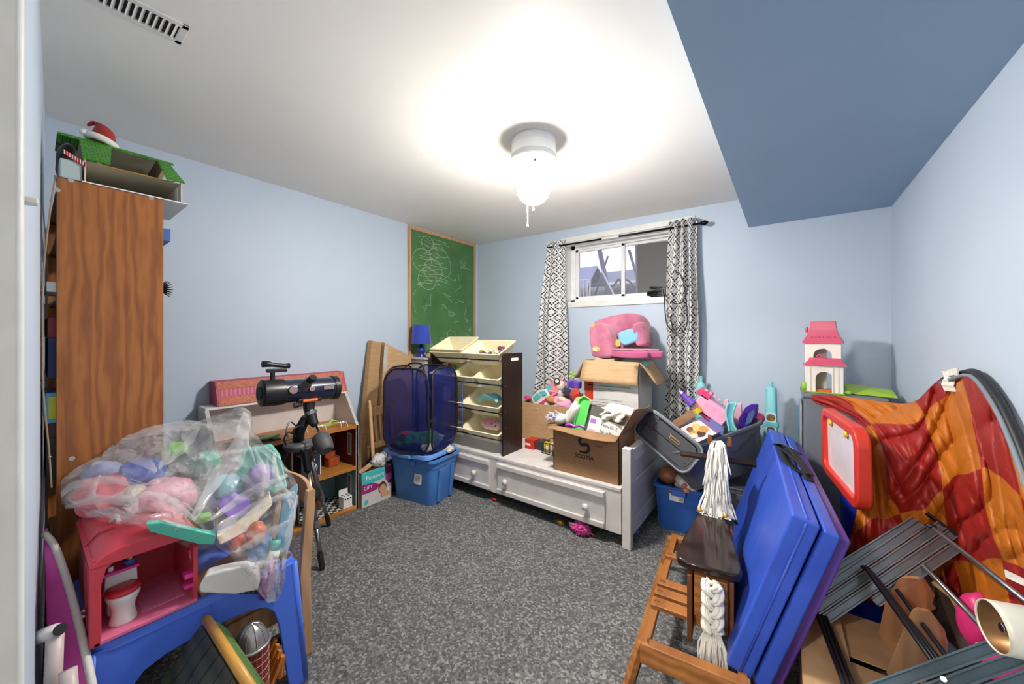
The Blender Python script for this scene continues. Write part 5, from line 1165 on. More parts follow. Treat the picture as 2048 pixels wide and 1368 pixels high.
# ---------------------------------------------------------------- cables in the window, and what lies outside
def window_things():
    t = thing('coiled_cable', 'coil of black cable lying on the window sill', 'cable', (-.80, 3.30, 1.622))
    bm = nb(); rn = random.Random(6)
    c = V((pY(1324, 580, 3.25).x, 3.255, 1.652))
    for i in range(7):
        ph = rn.uniform(0, 6); a0 = .115 + rn.uniform(-.035, .02); 
        tube(bm, [c + V((a0 * math.cos(a), .035 * math.sin(a), i * .011 - .022 + .016 * math.sin(a + ph))) for a in [k * math.pi / 10 for k in range(20)]], .006, 6, closed=True)
    part(t, 'coil', bm, m_black, wd=True, smooth=True)
    part(t, 'cable_tie', TU([c + V((.02 + .012 * math.cos(a), -.036, .012 + .03 * math.sin(a))) for a in [k * .52 for k in range(12)]], .004, 6, closed=True), mat('grey_tie', (150, 150, 152), .5), wd=True)
    Y = RY - .06
    for pts in ([(1328, 585), (1332, 640), (1342, 660), (1356, 668), (1372, 655), (1374, 620), (1366, 560), (1350, 540)], [(1334, 590), (1345, 605), (1362, 606), (1372, 585), (1378, 570)], [(1340, 600), (1342, 640), (1349, 660), (1362, 650)]):
        P = [pY(a, b, Y if i else 3.19) for i, (a, b) in enumerate(pts)]
        P[0].y = 3.19
        part(t, 'cable', TU(bez(P, 40), .0045, 6), m_black, wd=True, smooth=True)
    # outside
    solo('yard_ground', BX(-9, 6, 3.44, 30, 1.30, 1.42), mat('dark_wet_ground', (70, 66, 92), .8, bump=.4), 'dark bluish ground outside the window', 'ground')
    mro = mat('slate_shingles', (150, 148, 188), .8, scale=30, var=.15); msd = mat('pale_siding', (206, 204, 210), .7)
    def gable(label, x0, x1, y0, y1, ze, zr, m1, m2):
        g = thing('shed', label, 'shed', ((x0 + x1) / 2, (y0 + y1) / 2, 1.4201))
        part(g, 'wall', BX(x0, x1, y0, y1, 1.4201, ze), m1, wd=True)
        ym = (y0 + y1) / 2
        for a, b in ((y0 - .1, ym), (y1 + .1, ym)): part(g, 'roof_slope', PR([(x0 - .15, a, ze - .05), (x1 + .15, a, ze - .05), (x1 + .05, b, zr), (x0 - .05, b, zr)], (0, 0, .04)), m2, wd=True)
        part(g, 'fascia', BX(x0 - .15, x1 + .15, y0 - .13, y0 - .10, ze - .10, ze - .02), m_trim, wd=True)
        return g
    g1 = gable('lilac-grey roofed shed outside the left window pane', -6.2, -3.25, 6.3, 8.2, 1.9, 2.72, mat('lilac_siding', (120, 118, 160), .7), mro)
    gable('pale house with grey roof outside behind the window', -5.2, -1.2, 11, 14, 2.95, 3.5, msd, mat('grey_shingles', (130, 130, 158), .8))
    part(g1, 'chimney', BX(-4.3, -3.95, 7.6, 7.95, 2.3, 3.6), mat('speckled_brick', (96, 90, 130), .8, scale=40, var=.5), wd=True)
    b = nb(); blob(b, (-1.85, 4.75, 1.42), (1.0, .6, .55), 5, .2, sub=4)
    solo('tarp_mound', b, cloth('dark_tarp', (56, 48, 84)), 'dark purple tarp mound outside the window', 'tarp', smooth=True)
    def pole(label, a, b_, r, m):
        solo('garden_pole', TU([a, b_], r, 8), m, label, 'pole', group='poles leaning outside the window', smooth=True)
    mpo = mat('pole_grey', (84, 80, 116), .5)
    pole('thick dark pole leaning outside the left pane', pY(1199, 500, 4.1), pY(1214, 572, 4.0) + (pY(1214, 572, 4.0) - pY(1199, 500, 4.1)) * .75, .028, mpo)
    pole('thin pale pole leaning outside the left pane', pY(1203, 540, 3.9), pY(1230, 594, 3.8) + (pY(1230, 594, 3.8) - pY(1203, 540, 3.9)) * .85, .009, mat('pole_pale', (196, 194, 214), .4))
    pole('dark pole crossing high outside the left pane', pY(1216, 512, 4.2), pY(1216, 512, 4.2) + (pY(1208, 536, 4.2) - pY(1216, 512, 4.2)) * 4.6, .012, mpo)
    pole('dark pole seen through the right pane', pY(1258, 500, 4.2), pY(1258, 500, 4.2) + (pY(1276, 560, 4.2) - pY(1258, 500, 4.2)) * 1.9, .016, mpo)
    solo('garden_hose', TU(bez([pY(1165, 620, 4.0), pY(1177, 578, 4.0), pY(1195, 568, 4.0), pY(1225, 572, 4.0), pY(1240, 560, 4.0), pY(1250, 622, 4.0)], 30), .012, 6), mpo, 'dark hose lying across outside the left pane', 'hose', smooth=True)
    solo('garden_hose', TU(bez([pY(1250, 558, 3.9), pY(1262, 566, 3.9), pY(1272, 585, 3.9), pY(1275, 622, 3.9)], 20), .011, 6), mpo, 'curved dark hose outside the right pane', 'hose', smooth=True)
    t = thing('wire_bin', 'white wire bin standing outside the left window pane', 'bin', (-1.62, 3.62, 1.4203))
    cx, cy = pY(1164, 580, 3.62).x, 3.62
    for zz, r in ((1.425, .075), (1.65, .085), (1.885, .092)): part(t, 'wire_ring', TU([(cx + r * math.cos(a), cy + r * math.sin(a), zz) for a in [k * .2618 for k in range(24)]], .005, 6, closed=True), m_white, wd=True)
    for k in range(14): a = k * math.pi / 7; part(t, 'wire', TU([(cx + .075 * math.cos(a), cy + .075 * math.sin(a), 1.424), (cx + .092 * math.cos(a), cy + .092 * math.sin(a), 1.885)], .004, 5), m_white, wd=True)
    P = [pY(1276, 600, 3.46), pY(1420, 600, 3.46), pY(1420, 470, 3.5), pY(1273, 490, 3.5)]
    t = thing('metal_sheet', 'large glossy dark panel leaning outside the right window pane', 'panel', (-.75, 3.48, 1.4202))
    P[0].z = P[1].z = 1.4202
    md = mat('glossy_dark_metal', (12, 12, 13), .3, 0); md.node_tree.nodes['Principled BSDF'].inputs['Specular IOR Level'].default_value = .12
    part(t, 'sheet', PR(P, (0, .03, 0)), md, wd=True)
    part(t, 'edge_strip', PR([P[0] + V((-.012, -.004, 0)), P[0] + V((.004, -.004, 0)), P[3] + V((.004, -.004, 0)), P[3] + V((-.012, -.004, 0))], (0, .036, 0)), mat('edge_blue', (70, 78, 104), .4), wd=True)
window_things()
# ================================================================ right-hand pile
def blue_tote_right():
    t = tote('storage_tote', 'dark blue plastic tote filled with dolls beside the bed end', (-.585, 2.74, 0), .30, .34, .30, 6, plastic('royal_tote_plastic', (48, 98, 176), .4), taper=.86)
    c = face((-.58, 2.562, .245), (1, .1, 0), (.1, -1, .12))
    s = part(t, 'paper_label', flat(c, rrect(.085, .065, .004), .0015), m_paper, wd=True)
    part(s, 'label_band', flat(face((-.58, 2.5605, .268), (1, .1, 0), (.1, -1, .12)), rrect(.083, .018, .002), .0012), m_red, wd=True)
    for i in range(7): part(s, 'bar_code', flat(face((-.566 + i * .004, 2.5605 + i * .0004, .228), (1, .1, 0), (.1, -1, .12)), rrect(.0018, .026, .0005, 1), .0012), m_ink, wd=True)
    d = thing('baby_doll', 'brown-skinned baby doll in a white sleeper lying face down in the blue tote', 'doll', (-.62, 2.68, .2))
    sk = mat('brown_doll_vinyl', (150, 92, 66), .5); ws = cloth('white_sleeper', (222, 212, 210))
    part(d, 'head', BL((-.655, 2.66, .338), (.062, .066, .056), 2, .08, sub=3), sk, smooth=True, wd=True)
    part(d, 'body', BL((-.57, 2.72, .30), (.08, .07, .05), 4, .2, sub=3), ws, smooth=True, wd=True)
    part(d, 'sleeve', TU([(-.59, 2.66, .33), (-.555, 2.61, .325), (-.535, 2.58, .315)], [.03, .028, .022], 12), ws, smooth=True, wd=True)
    part(d, 'cuff', TU([(-.537, 2.583, .316), (-.531, 2.572, .311)], .0225, 12), mat('rose_trim', (200, 110, 110), .7), smooth=True, wd=True)
    h = part(d, 'hand', BL((-.522, 2.558, .302), (.018, .016, .014), 3, .2, sub=3), mat('tan_doll_vinyl', (206, 150, 116), .5), smooth=True, wd=True)
    for i in range(4): part(h, 'finger', TU([(-.528 + .008 * i, 2.553, .302), (-.527 + .008 * i, 2.541, .292)], .0038, 6), mat('tan_doll_vinyl'), smooth=True, wd=True)
    solo('doll_outfit', BL((-.49, 2.68, .36), (.05, .05, .06), 5, .5, sub=3), cloth('hot_pink_satin', (224, 84, 160)), 'shiny hot pink doll outfit in the blue tote', 'doll clothes', smooth=True)
    solo('doll_outfit', BL((-.50, 2.61, .315), (.045, .04, .035), 8, .4, sub=3), cloth('white_fleece', (224, 220, 216)), 'white fleece doll outfit at the front of the blue tote', 'doll clothes', smooth=True)
blue_tote_right()
# dark grey tote on the floor carrying things
tote('storage_tote', 'closed charcoal tote standing on the floor behind the rocking horse', (-.20, 2.87, 0), .36, .40, .33, 0, plastic('charcoal_plastic', (66, 68, 74), .5), taper=.88)
solo('flat_tote_cover', BX(-.39, -.01, 2.66, 3.08, .331, .346), plastic('charcoal_plastic'), 'flat charcoal cover on the closed tote', 'lid', bev=.006)
def grey_tote():
    p1, p2 = V((-.557, 2.42, .573)), V((-.124, 2.75, .767)); u = (p2 - p1).normalized(); v = V((-u.y, u.x, 0)).normalized(); n = u.cross(v); L = (p2 - p1).length
    D, Hh = .38, .29
    t = thing('storage_tote', 'big grey tote tipped sideways and heaped with toys', 'tote', (p1 + p2) / 2 + v * D / 2 - n * Hh)
    c0 = (p1 + p2) / 2 + v * D / 2
    Mx = M.Translation(c0) @ M((u, v, n)).transposed().to_4x4()
    def ring(z, k, e=0): return [Mx @ V((x, y, z)) for x, y in rrect(L * k + e, D * k + e, .05)]
    mg = plastic('tote_grey_plastic', (92, 94, 100), .42)
    part(t, 'tub', loft(nb(), [ring(-Hh, .84), ring(-Hh + .006, .85), ring(-.06, .965), ring(-.055, .985), ring(-.02, 1), ring(-.02, 1, .028), ring(0, 1, .028), ring(0, 1, -.008), ring(-Hh * .5, .92, -.01), ring(-Hh + .012, .84, -.01)]), mg, wd=True, bev=.004)
    for s in (-1, 1):
        part(t, 'handle', PR([Mx @ V((s * (L / 2 + .012), y, z)) for y, z in ((-.07, -.05), (.07, -.05), (.06, -.005), (-.06, -.005))], u * .014 * s), mg, wd=True, bev=.004)
    part(t, 'side_recess', flat(Mx @ M.Translation((.06, -D / 2 * .985 - .002, -.07)) @ M.Rotation(rad(90 + 9), 4, 'X'), [(-.12, .03), (.13, .03), (.11, -.01), (.06, -.015), (.03, -.05), (-.02, -.05), (-.05, -.015), (-.11, -.01)], .004), mg, wd=True, bev=.003)
    def W(x, y, z): return Mx @ V((x, y, z))
    # food carton lying on the near rim
    b = thing('food_carton', 'purple and white frozen waffle carton lying in the tipped tote', 'carton', W(-.12, -.08, .02))
    q = lambda px, py, Y=2.50: pY(px, py, Y)
    A = [q(1340, 868, 2.47), q(1360, 901, 2.44), q(1444, 862, 2.56), q(1404, 834, 2.60)]
    nn = (A[1] - A[0]).cross(A[3] - A[0]).normalized()
    if nn.y > 0: nn = -nn
    part(b, 'carton_body', PR(A, nn * -.05), mat('carton_white', (214, 206, 204), .5), wd=True)
    def on(s_, r_): return A[0].lerp(A[3], s_).lerp(A[1].lerp(A[2], s_), r_)
    part(b, 'facts_panel', PR([on(.02, .05), on(.02, .97), on(.26, .97), on(.26, .05)], nn * .001), mat('plum_print'), wd=True)
    for i in range(9): part(b, 'printed_line', PR([on(.04, .14 + i * .09), on(.04, .17 + i * .09), on(.24, .17 + i * .09), on(.24, .14 + i * .09)], nn * .0016), m_paper, wd=True)
    for i, (s_, r_, c, k) in enumerate(((.55, .45, (206, 150, 78), .13), (.66, .3, (222, 178, 110), .12), (.62, .7, (74, 44, 32), .1), (.75, .55, (196, 136, 70), .11), (.5, .25, (120, 76, 44), .08), (.47, .65, (232, 210, 180), .08))):
        part(b, 'waffle_print', PR([on(s_ + k * math.cos(a), r_ + k * 1.6 * math.sin(a)) for a in [j * .45 for j in range(14)]], nn * (.001 + .0003 * i)), mat('waffle_%d' % i, c, .7, scale=60, var=.3), wd=True)
    part(b, 'purple_edge', PR([on(.88, .0), on(.88, 1), on(1, 1), on(1, 0)], nn * .001), mat('lavender_print', (116, 84, 140), .6), wd=True)
    part(b, 'torn_flap', PR([q(1341, 862, 2.5), q(1392, 833, 2.56), q(1384, 818, 2.58), q(1345, 842, 2.52)], (0, .003, 0)), m_card3, wd=True)
    # pink castle tower
    t = thing('toy_castle', 'pink toy castle tower with purple spire lying across the tipped tote', 'toy castle', q(1410, 830, 2.68))
    a, b2 = q(1393, 800, 2.68), q(1452, 842, 2.68); d = (b2 - a).normalized(); up = V((-d.z, 0, d.x)).normalized()
    if up.z < 0: up = -up
    part(t, 'tower', PR([a + up * .055, b2 + up * .05, b2 - up * .055, a - up * .06], (0, .10, 0)), plastic('baby_pink_plastic', (236, 170, 200)), wd=True, bev=.006)
    part(t, 'roof_block', PR([a - d * .03 + up * .075, a + d * .05 + up * .085, a + d * .06 + up * .035, a - d * .03 + up * .035], (0, .11, 0)), m_pink, wd=True, bev=.006)
    part(t, 'tower_base', PR([b2 - up * .065, b2 - d * .17 - up * .07, b2 - d * .17 - up * .04, b2 - up * .04], (0, .11, 0)), plastic('raspberry_plastic', (208, 70, 130)), wd=True, bev=.004)
    for i in range(4): part(t, 'battlement', PR([a + d * (.0 + .03 * i) + up * .083, a + d * (.016 + .03 * i) + up * .083, a + d * (.016 + .03 * i) + up * .097, a + d * (.03 * i) + up * .097], (0, .02, 0)), m_lpink, wd=True)
    sp = q(1385, 808, 2.66); e = q(1360, 783, 2.66)
    part(t, 'spire', TU([sp, sp.lerp(e, .35), sp.lerp(e, .38), sp.lerp(e, .8), sp.lerp(e, .83), e], [.03, .028, .018, .016, .022, .014], 10), m_purple, wd=True)
    part(t, 'spire_ring', TU([q(1391, 817, 2.665) + V((0, 0, 0)), q(1396, 826, 2.665)], .034, 14), m_yellow, wd=True)
    for i in range(3):
        p = b2 - d * (.04 + .05 * i) + V((0, -.0012, 0)); part(t, 'window_print', PR([p + up * .03 - d * .012, p + up * .03 + d * .012, p - up * .005 + d * .012, p - up * .005 - d * .012], (0, .001, 0)), m_lpink, wd=True)
    # pale pink tower behind
    t = thing('toy_turret', 'pale pink toy turret standing behind the teal slide', 'toy castle', q(1462, 850, 2.86)); 
    part(t, 'block', PR([q(1444, 808, 2.86), q(1482, 808, 2.86), q(1486, 850, 2.86), q(1446, 850, 2.86)], (0, .06, 0)), plastic('blush_plastic', (240, 190, 208)), wd=True, bev=.005)
    part(t, 'battlement', PR([q(1448, 800, 2.86), q(1456, 800, 2.86), q(1456, 808, 2.86), q(1448, 808, 2.86)], (0, .06, 0)), plastic('blush_plastic'), wd=True)
    # teal slide
    t = thing('toy_slide', 'teal plastic toy slide standing in the tipped tote', 'toy slide', q(1462, 868, 2.66))
    O_ = bez([q(1456, 806, 2.66), q(1452, 826, 2.66), q(1456, 848, 2.66), q(1459, 864, 2.66)], 14); I_ = bez([q(1473, 806, 2.68), q(1466, 826, 2.68), q(1466, 846, 2.68), q(1474, 862, 2.68)], 14)
    part(t, 'chute', PR(O_ + I_[::-1], (0, .05, 0)), plastic('pale_teal_plastic', (132, 208, 206)), wd=True, bev=.004)
    for P in (O_, I_): part(t, 'chute_rim', TU(P, .007, 6), plastic('pale_teal_plastic'), wd=True, smooth=True)
    # purple panel
    t = thing('toy_arch', 'deep purple arched toy panel at the right of the tipped tote', 'toy', q(1495, 860, 2.74))
    P = [q(1472, 858, 2.72), q(1478, 835, 2.72), q(1490, 815, 2.74), q(1502, 808, 2.76), q(1513, 809, 2.78), q(1513, 822, 2.78), q(1506, 842, 2.76), q(1496, 855, 2.74)]
    part(t, 'panel', PR(P, (.01, .04, 0)), plastic('deep_violet_plastic', (84, 48, 168)), wd=True, bev=.006)
    P = [q(1490, 850, 2.715), q(1496, 828, 2.725), q(1508, 818, 2.735), q(1509, 828, 2.735), q(1502, 845, 2.725)]
    part(t, 'printed_window', PR(P, (0, .012, 0)), plastic('slate_blue_plastic', (70, 96, 140)), wd=True)
    solo('toy_ball', BL(q(1517, 836, 2.84), .035, 1, .02, sub=3), m_pink, 'hot pink ball half hidden behind the purple panel', 'ball', smooth=True)
    solo('toy_stand', PR([q(1420, 838, 2.64), q(1448, 858, 2.64), q(1446, 872, 2.62), q(1418, 858, 2.62)], (0, .05, 0)), plastic('denim_plastic', (90, 120, 176)), 'blue toy base under the pink castle tower', 'toy', bev=.004)
    # loose lid
    l = thing('spare_tote_cover', 'grey tote lid leaning between the bed end and the tipped tote', 'lid', q(1350, 975, 2.55))
    C4 = [q(1282, 834, 2.50), q(1322, 814, 2.55), q(1386, 905, 2.42), q(1352, 978, 2.36)]
    ux, uy = (C4[1] - C4[0] + C4[2] - C4[3]).normalized(), (C4[3] - C4[0] + C4[2] - C4[1]).normalized(); nz = ux.cross(uy).normalized()
    if nz.y > 0: nz = -nz
    cc = (C4[0] + C4[1] + C4[2] + C4[3]) / 4; wv = ((C4[1] - C4[0]).length + (C4[2] - C4[3]).length) / 2; hv = ((C4[3] - C4[0]).length + (C4[2] - C4[1]).length) / 2
    uy = nz.cross(ux); Ml = M.Translation(cc) @ M((ux, uy, nz)).transposed().to_4x4()
    def lr(z, e): return [Ml @ V((x, y, z)) for x, y in rrect(wv + e, hv + e, .05)]
    part(l, 'lid_body', loft(nb(), [lr(-.012, .0), lr(.012, 0), lr(.014, -.012), lr(.014, -.03), lr(.0, -.04), lr(.0, -.1)]), plastic('lid_grey_plastic', (36, 38, 46), .4), wd=True, bev=.003)
    part(l, 'lid_rim', TU([Ml @ V((x, y, .008)) for x, y in rrect(wv + .004, hv + .004, .05)], .009, 6, closed=True), plastic('rim_grey_plastic', (120, 122, 128), .42), wd=True, smooth=True)
    for i in range(5): part(l, 'rib', PR([Ml @ V((-wv / 2 + .04 + i * wv * .16, y, .001)) for y in (hv / 2 - .09, hv / 2 - .04)] + [Ml @ V((-wv / 2 + .052 + i * wv * .16, y, .001)) for y in (hv / 2 - .04, hv / 2 - .09)], nz * .008), plastic('lid_grey_plastic'), wd=True)
    for i in range(4): part(l, 'rib', PR([Ml @ V((-wv / 2 + .05 + i * wv * .18, y, .001)) for y in (-hv / 2 + .04, -hv / 2 + .09)] + [Ml @ V((-wv / 2 + .062 + i * wv * .18, y, .001)) for y in (-hv / 2 + .09, -hv / 2 + .04)], nz * .008), plastic('lid_grey_plastic'), wd=True)
    part(l, 'gold_clip', TU([Ml @ V((x, y, .006)) for x, y in rrect(.016, .07, .006, 2, .03, -.04)], .003, 6, closed=True), mat('brass'), wd=True)
grey_tote()
# ---------------------------------------------------------------- teal towers by the wall
def teal_tower(label, px, ptop, Y, z0, w, wins):
    c = pY(px, 800, Y); zt = pY(px, ptop, Y).z
    t = thing('toy_tower', label, 'toy tower', (c.x, Y, z0), group='teal toy towers by the wall')
    m = plastic('aqua_tower_plastic', (128, 204, 212), .35); h = zt - z0
    part(t, 'shaft', loft(nb(), [[V((x, y, z)) for x, y in rrect(w * k, w * k * .8, .02)] for z, k in ((0, 1.06), (h * .52, 1.06), (h * .53, 1.16), (h * .58, 1.16), (h * .59, .92), (h * .93, .82), (h * .95, .6))]), m, bev=.004)
    part(t, 'peg', CY((0, 0, h * .94), (0, 0, h), .012, n=12), m)
    for i, z in enumerate(wins):
        g = part(t, 'window_recess', PR([V((x, -w * .44, z - z0 + y)) for x, y in rrect(w * .72, .07, .012)], (0, .004, 0)), mat('pale_aqua', (190, 224, 226), .5))
        part(g, 'window_print', PR([V((x, -w * .45, z - z0 + y)) for x, y in rrect(w * .62, .046, .02)], (0, .004, 0)), mat('gold_print', (120, 92, 50), .6, scale=50, var=.6))
teal_tower('plain teal toy tower top behind the pink castle', 1402, 752, 3.10, .001, .075, ())
teal_tower('teal toy tower with two printed windows at the tote corner', 1542, 764, 3.04, .347, .078, (.745, .66))
# ---------------------------------------------------------------- grey toy kitchen, castle, folder
def toy_kitchen():
    x0, x1, y0, y1, z1 = .075, .43, 2.74, 3.12, .953
    t = thing('toy_cabinet', 'grey plastic toy cabinet with teal-edged doors in the corner', 'toy cabinet', ((x0 + x1) / 2, (y0 + y1) / 2, .001))
    m = plastic('cabinet_grey_plastic', (116, 120, 130), .5)
    part(t, 'body', BX(x0, x1, y0, y1, .001, z1), m, wd=True, bev=.015)
    part(t, 'top_lip', BX(x0 - .008, x1, y0 - .006, y1, z1 - .02, z1 + .004), m, wd=True, bev=.006)
    d = part(t, 'door', PR([(x0 - .004, y, z) for y, z in rrect(.28, .42, .05, 5, (y0 + y1) / 2, .68)], (-.012, 0, 0)), plastic('pale_grey_plastic2', (150, 156, 162), .5), wd=True, bev=.004)
    part(d, 'teal_panel', PR([(x0 - .016, y, z) for y, z in rrect(.22, .34, .04, 5, (y0 + y1) / 2, .68)], (-.004, 0, 0)), plastic('sea_teal_plastic', (70, 150, 170), .4), wd=True)
    for z in (.60, .70): part(d, 'printed_oval', PR([(x0 - .02, (y0 + y1) / 2 - .06 + .03 * math.cos(a), z + .025 * math.sin(a)) for a in [i * .5 for i in range(12)]], (-.001, 0, 0)), mat('dark_print'), wd=True)
toy_kitchen()
def castle():
    zb = .9585; c = pY(1645, 782, 2.86); w = .165; dp = .12
    t = thing('toy_mansion', 'white toy mansion with rose pink roofs and arches on the grey cabinet', 'toy house', (c.x, 2.86, zb), rz=-8)
    mw = plastic('ivory_plastic', (232, 224, 214), .4); mr = plastic('rose_roof_plastic', (206, 84, 112), .35)
    def arch_wall(x0, x1, y, z0, z1, aw, ah, th=.008):
        """front wall with an arched opening"""
        xm = (x0 + x1) / 2; N = 12
        b = nb()
        def pier(a, b_): prism(b, [(a, y, z0), (b_, y, z0), (b_, y, z1), (a, y, z1)], (0, th, 0))
        pier(x0, xm - aw / 2); pier(xm + aw / 2, x1)
        zs = z0 + ah - aw / 2
        for i in range(N):
            a0, a1 = math.pi * i / N, math.pi * (i + 1) / N
            p0 = (xm + aw / 2 * math.cos(a0), zs + aw / 2 * math.sin(a0)); p1 = (xm + aw / 2 * math.cos(a1), zs + aw / 2 * math.sin(a1))
            prism(b, [(p1[0], y, p1[1]), (p0[0], y, p0[1]), (p0[0], y, z1), (p1[0], y, z1)], (0, th, 0))
        return b
    hw = w / 2
    part(t, 'upper_front', arch_wall(-hw, hw, .0, .13, .30, .085, .13), mw)
    a = part(t, 'lower_front', arch_wall(-hw + .012, hw + .012, -.045, .0, .165, .08, .125), mw)
    for x in (-hw, hw - .008): part(t, 'side_wall', BX(x, x + .008, .008, dp, 0, .30), mw)
    for x in (-hw + .012, hw + .004): part(t, 'porch_side', BX(x, x + .008, -.037, .0, 0, .165), mw)
    part(t, 'back_wall', BX(-hw + .008, 0.01, dp - .006, dp, 0, .30), mw)
    part(t, 'upper_floor', BX(-hw + .008, hw - .008, .008, dp - .006, .145, .152), mw)
    part(t, 'lawn', BX(-hw - .01, hw + .02, -.055, dp, 0, .006), plastic('grass_plastic', (130, 176, 50)))
    for x in (-.058, .045, .067): part(a, 'pilaster', BX(x, x + .008, -.049, -.045, 0, .15), mw)
    def roof(z0, z1, z2, x0, x1, y0, y1, k1, k2, yk=0):
        L = []
        for i in range(8):
            f = i / 7; e = (1 - f) ** 2.2; z = z0 + (z2 - z0) * f
            sx = k2 + (1 - k2) * e
            xm, ym = (x0 + x1) / 2, (y0 + y1) / 2
            L.append([V((xm + s1 * (x1 - x0) / 2 * sx, ym + yk * f + s2 * (y1 - y0) / 2 * sx, z)) for s1, s2 in ((-1, -1), (1, -1), (1, 1), (-1, 1))])
        return loft(nb(), [[p - V((0, 0, .008)) for p in L[0]]] + L)
    r = part(t, 'main_roof', roof(.30, .33, .425, -hw - .012, hw + .008, -.012, dp + .01, 1, .62), mr)
    part(r, 'dormer', BL((-hw + .006, .03, .375), (.008, .01, .02), 0, 0, sub=2), mr, smooth=True)
    r2 = part(t, 'porch_roof', roof(.17, .19, .205, -hw - .002, hw + .03, -.06, .004, 1, .74, .015), mr)
    for i in range(7): part(r2, 'scallop', BL((-.055 + i * .02, -.05 + .012, .186), (.008, .006, .006), 0, 0, sub=1), mr, smooth=True)
    for i in range(7): part(r, 'scallop', BL((-.05 + i * .017, -.0, .328), (.007, .005, .005), 0, 0, sub=1), mr, smooth=True)
    part(t, 'balcony_rail', TU(bez([(-.03, .012, .205), (-.015, .012, .225), (.0, .012, .21), (.015, .012, .205)], 12), .005, 6), mr, smooth=True)
    part(t, 'bush', BL((-hw - .004, -.01, .03), (.014, .014, .03), 3, .5, sub=2), plastic('leaf_plastic', (150, 200, 60)), smooth=True)
    part(t, 'bush', BL((hw + .03, -.02, .012), (.02, .012, .012), 5, .5, sub=2), plastic('leaf_plastic'), smooth=True)
    part(t, 'doorway_mat', BX(-.04, .04, -.03, .02, .006, .02), m_orange)
    # lime folder
    f = thing('lime_folder', 'lime green plastic folder leaning behind the toy mansion', 'folder', (.36, 2.95, .9585))
    A = [pY(1688, 765, 2.95), pY(1700, 790, 2.9), pY(1762, 812, 2.9), pY(1752, 800, 2.98)]
    A = [V((.268, 2.98, 1.005)), V((.285, 2.86, .962)), V((.47, 2.80, .962)), V((.47, 2.92, .985))]
    part(f, 'cover', PR(A, (0, 0, .006)), plastic('folder_lime_plastic', (160, 196, 50)), wd=True)
    part(f, 'spine', TU([A[0] + V((0, 0, .004)), A[1] + V((0, 0, .006))], .008, 8), plastic('folder_lime_plastic'), wd=True, smooth=True)
castle()
# ---------------------------------------------------------------- folded gym mat
def gym_mat():
    b0 = V((-.165, 1.405, .201)); L = V((-.099, 1.22, 0)); Lu = L.normalized(); U = V((.177, 0, .55)); U = (U - Lu * U.dot(Lu)).normalized(); T = U.cross(Lu).normalized()
    if T.x < 0: T = -T
    t = thing('gym_mat', 'folded royal blue vinyl gym mat with black carry strap, leaning on its edge', 'gym mat', b0)
    k = NT('blue_vinyl'); co = k.coord(); k.link(k.ramp(k.noise(co, 4, 3), [(.3, (44, 74, 178)), (.7, (58, 94, 204))]), k.b.inputs['Base Color']); k.b.inputs['Roughness'].default_value = .38; k.bump(k.noise(co, 9, 4), .25, .012); mv = k.m
    mp = mat('purple_vinyl', (92, 58, 150), .4, bump=.2, bscale=9)
    Lg, Hh = 1.22, .578; off = 0
    def panel(name, o, th, m, h0=0, h1=Hh, l0=0, l1=Lg):
        P = [b0 + T * o + U * h0 + Lu * l0, b0 + T * o + U * h0 + Lu * l1, b0 + T * o + U * h1 + Lu * l1, b0 + T * o + U * h1 + Lu * l0]
        b = nb(); prism(b, P, T * th)
        return part(t, name, b, m, wd=True, bev=.009, seg=3)
    panel('mat_panel', 0, .074, mv); panel('mat_panel', .081, .042, mv, 0, Hh - .004)
    panel('mat_panel', .128, .034, mp, .0, Hh - .02, .05)
    for o in (.040,):
        part(t, 'seam_piping', TU([b0 + T * o + U * (Hh - .001) + Lu * .01, b0 + T * o + U * (Hh - .001) + Lu * (Lg - .01)], .0045, 6), mv, wd=True, smooth=True)
        part(t, 'seam_piping', TU([b0 + T * o + Lu * -.001 + U * .01, b0 + T * o + Lu * -.001 + U * (Hh - .01)], .0045, 6), mv, wd=True, smooth=True)
    top = b0 + U * Hh; ms = mat('black_webbing', (14, 14, 16), .7, bump=.3, bscale=200)
    def S(a, o, h): return top + Lu * a + T * o + U * h
    def strap(pts, w=.017):
        P = bez([S(*p) for p in pts], 24); b = nb(); prev = None
        for i, p in enumerate(P):
            d = (P[min(i + 1, len(P) - 1)] - P[max(i - 1, 0)]).normalized(); s_ = d.cross(U).normalized() * w
            cur = (b.verts.new(p - s_), b.verts.new(p + s_))
            if prev: b.faces.new((prev[0], prev[1], cur[1], cur[0]))
            prev = cur
        return b
    for pts in ([(.85, .01, .004), (.78, .04, .03), (.66, .06, .035), (.52, .09, .02), (.45, .10, .0)], [(.84, .015, .004), (.7, .02, .02), (.58, .03, .012), (.52, .06, .006), (.5, .10, .01)], [(.7, .03, .024), (.62, .05, .03), (.54, .075, .03), (.47, .10, .02)], [(.84, .0, .002), (.85, .06, .012), (.8, .1, .012)]):
        part(t, 'carry_strap', strap(pts), ms, wd=True, sol=.003, smooth=True)
    part(t, 'strap_tag', PR([S(.86, .055, .012), S(.86, .08, .012), S(.82, .08, .012), S(.82, .055, .012)], U * .003), m_wtext, wd=True)
    part(t, 'velcro_strap', PR([S(.55, .16, -.07), S(.45, .16, -.07), S(.4, .168, -.16), S(.5, .168, -.16)], T * .004), ms, wd=True)
gym_mat()
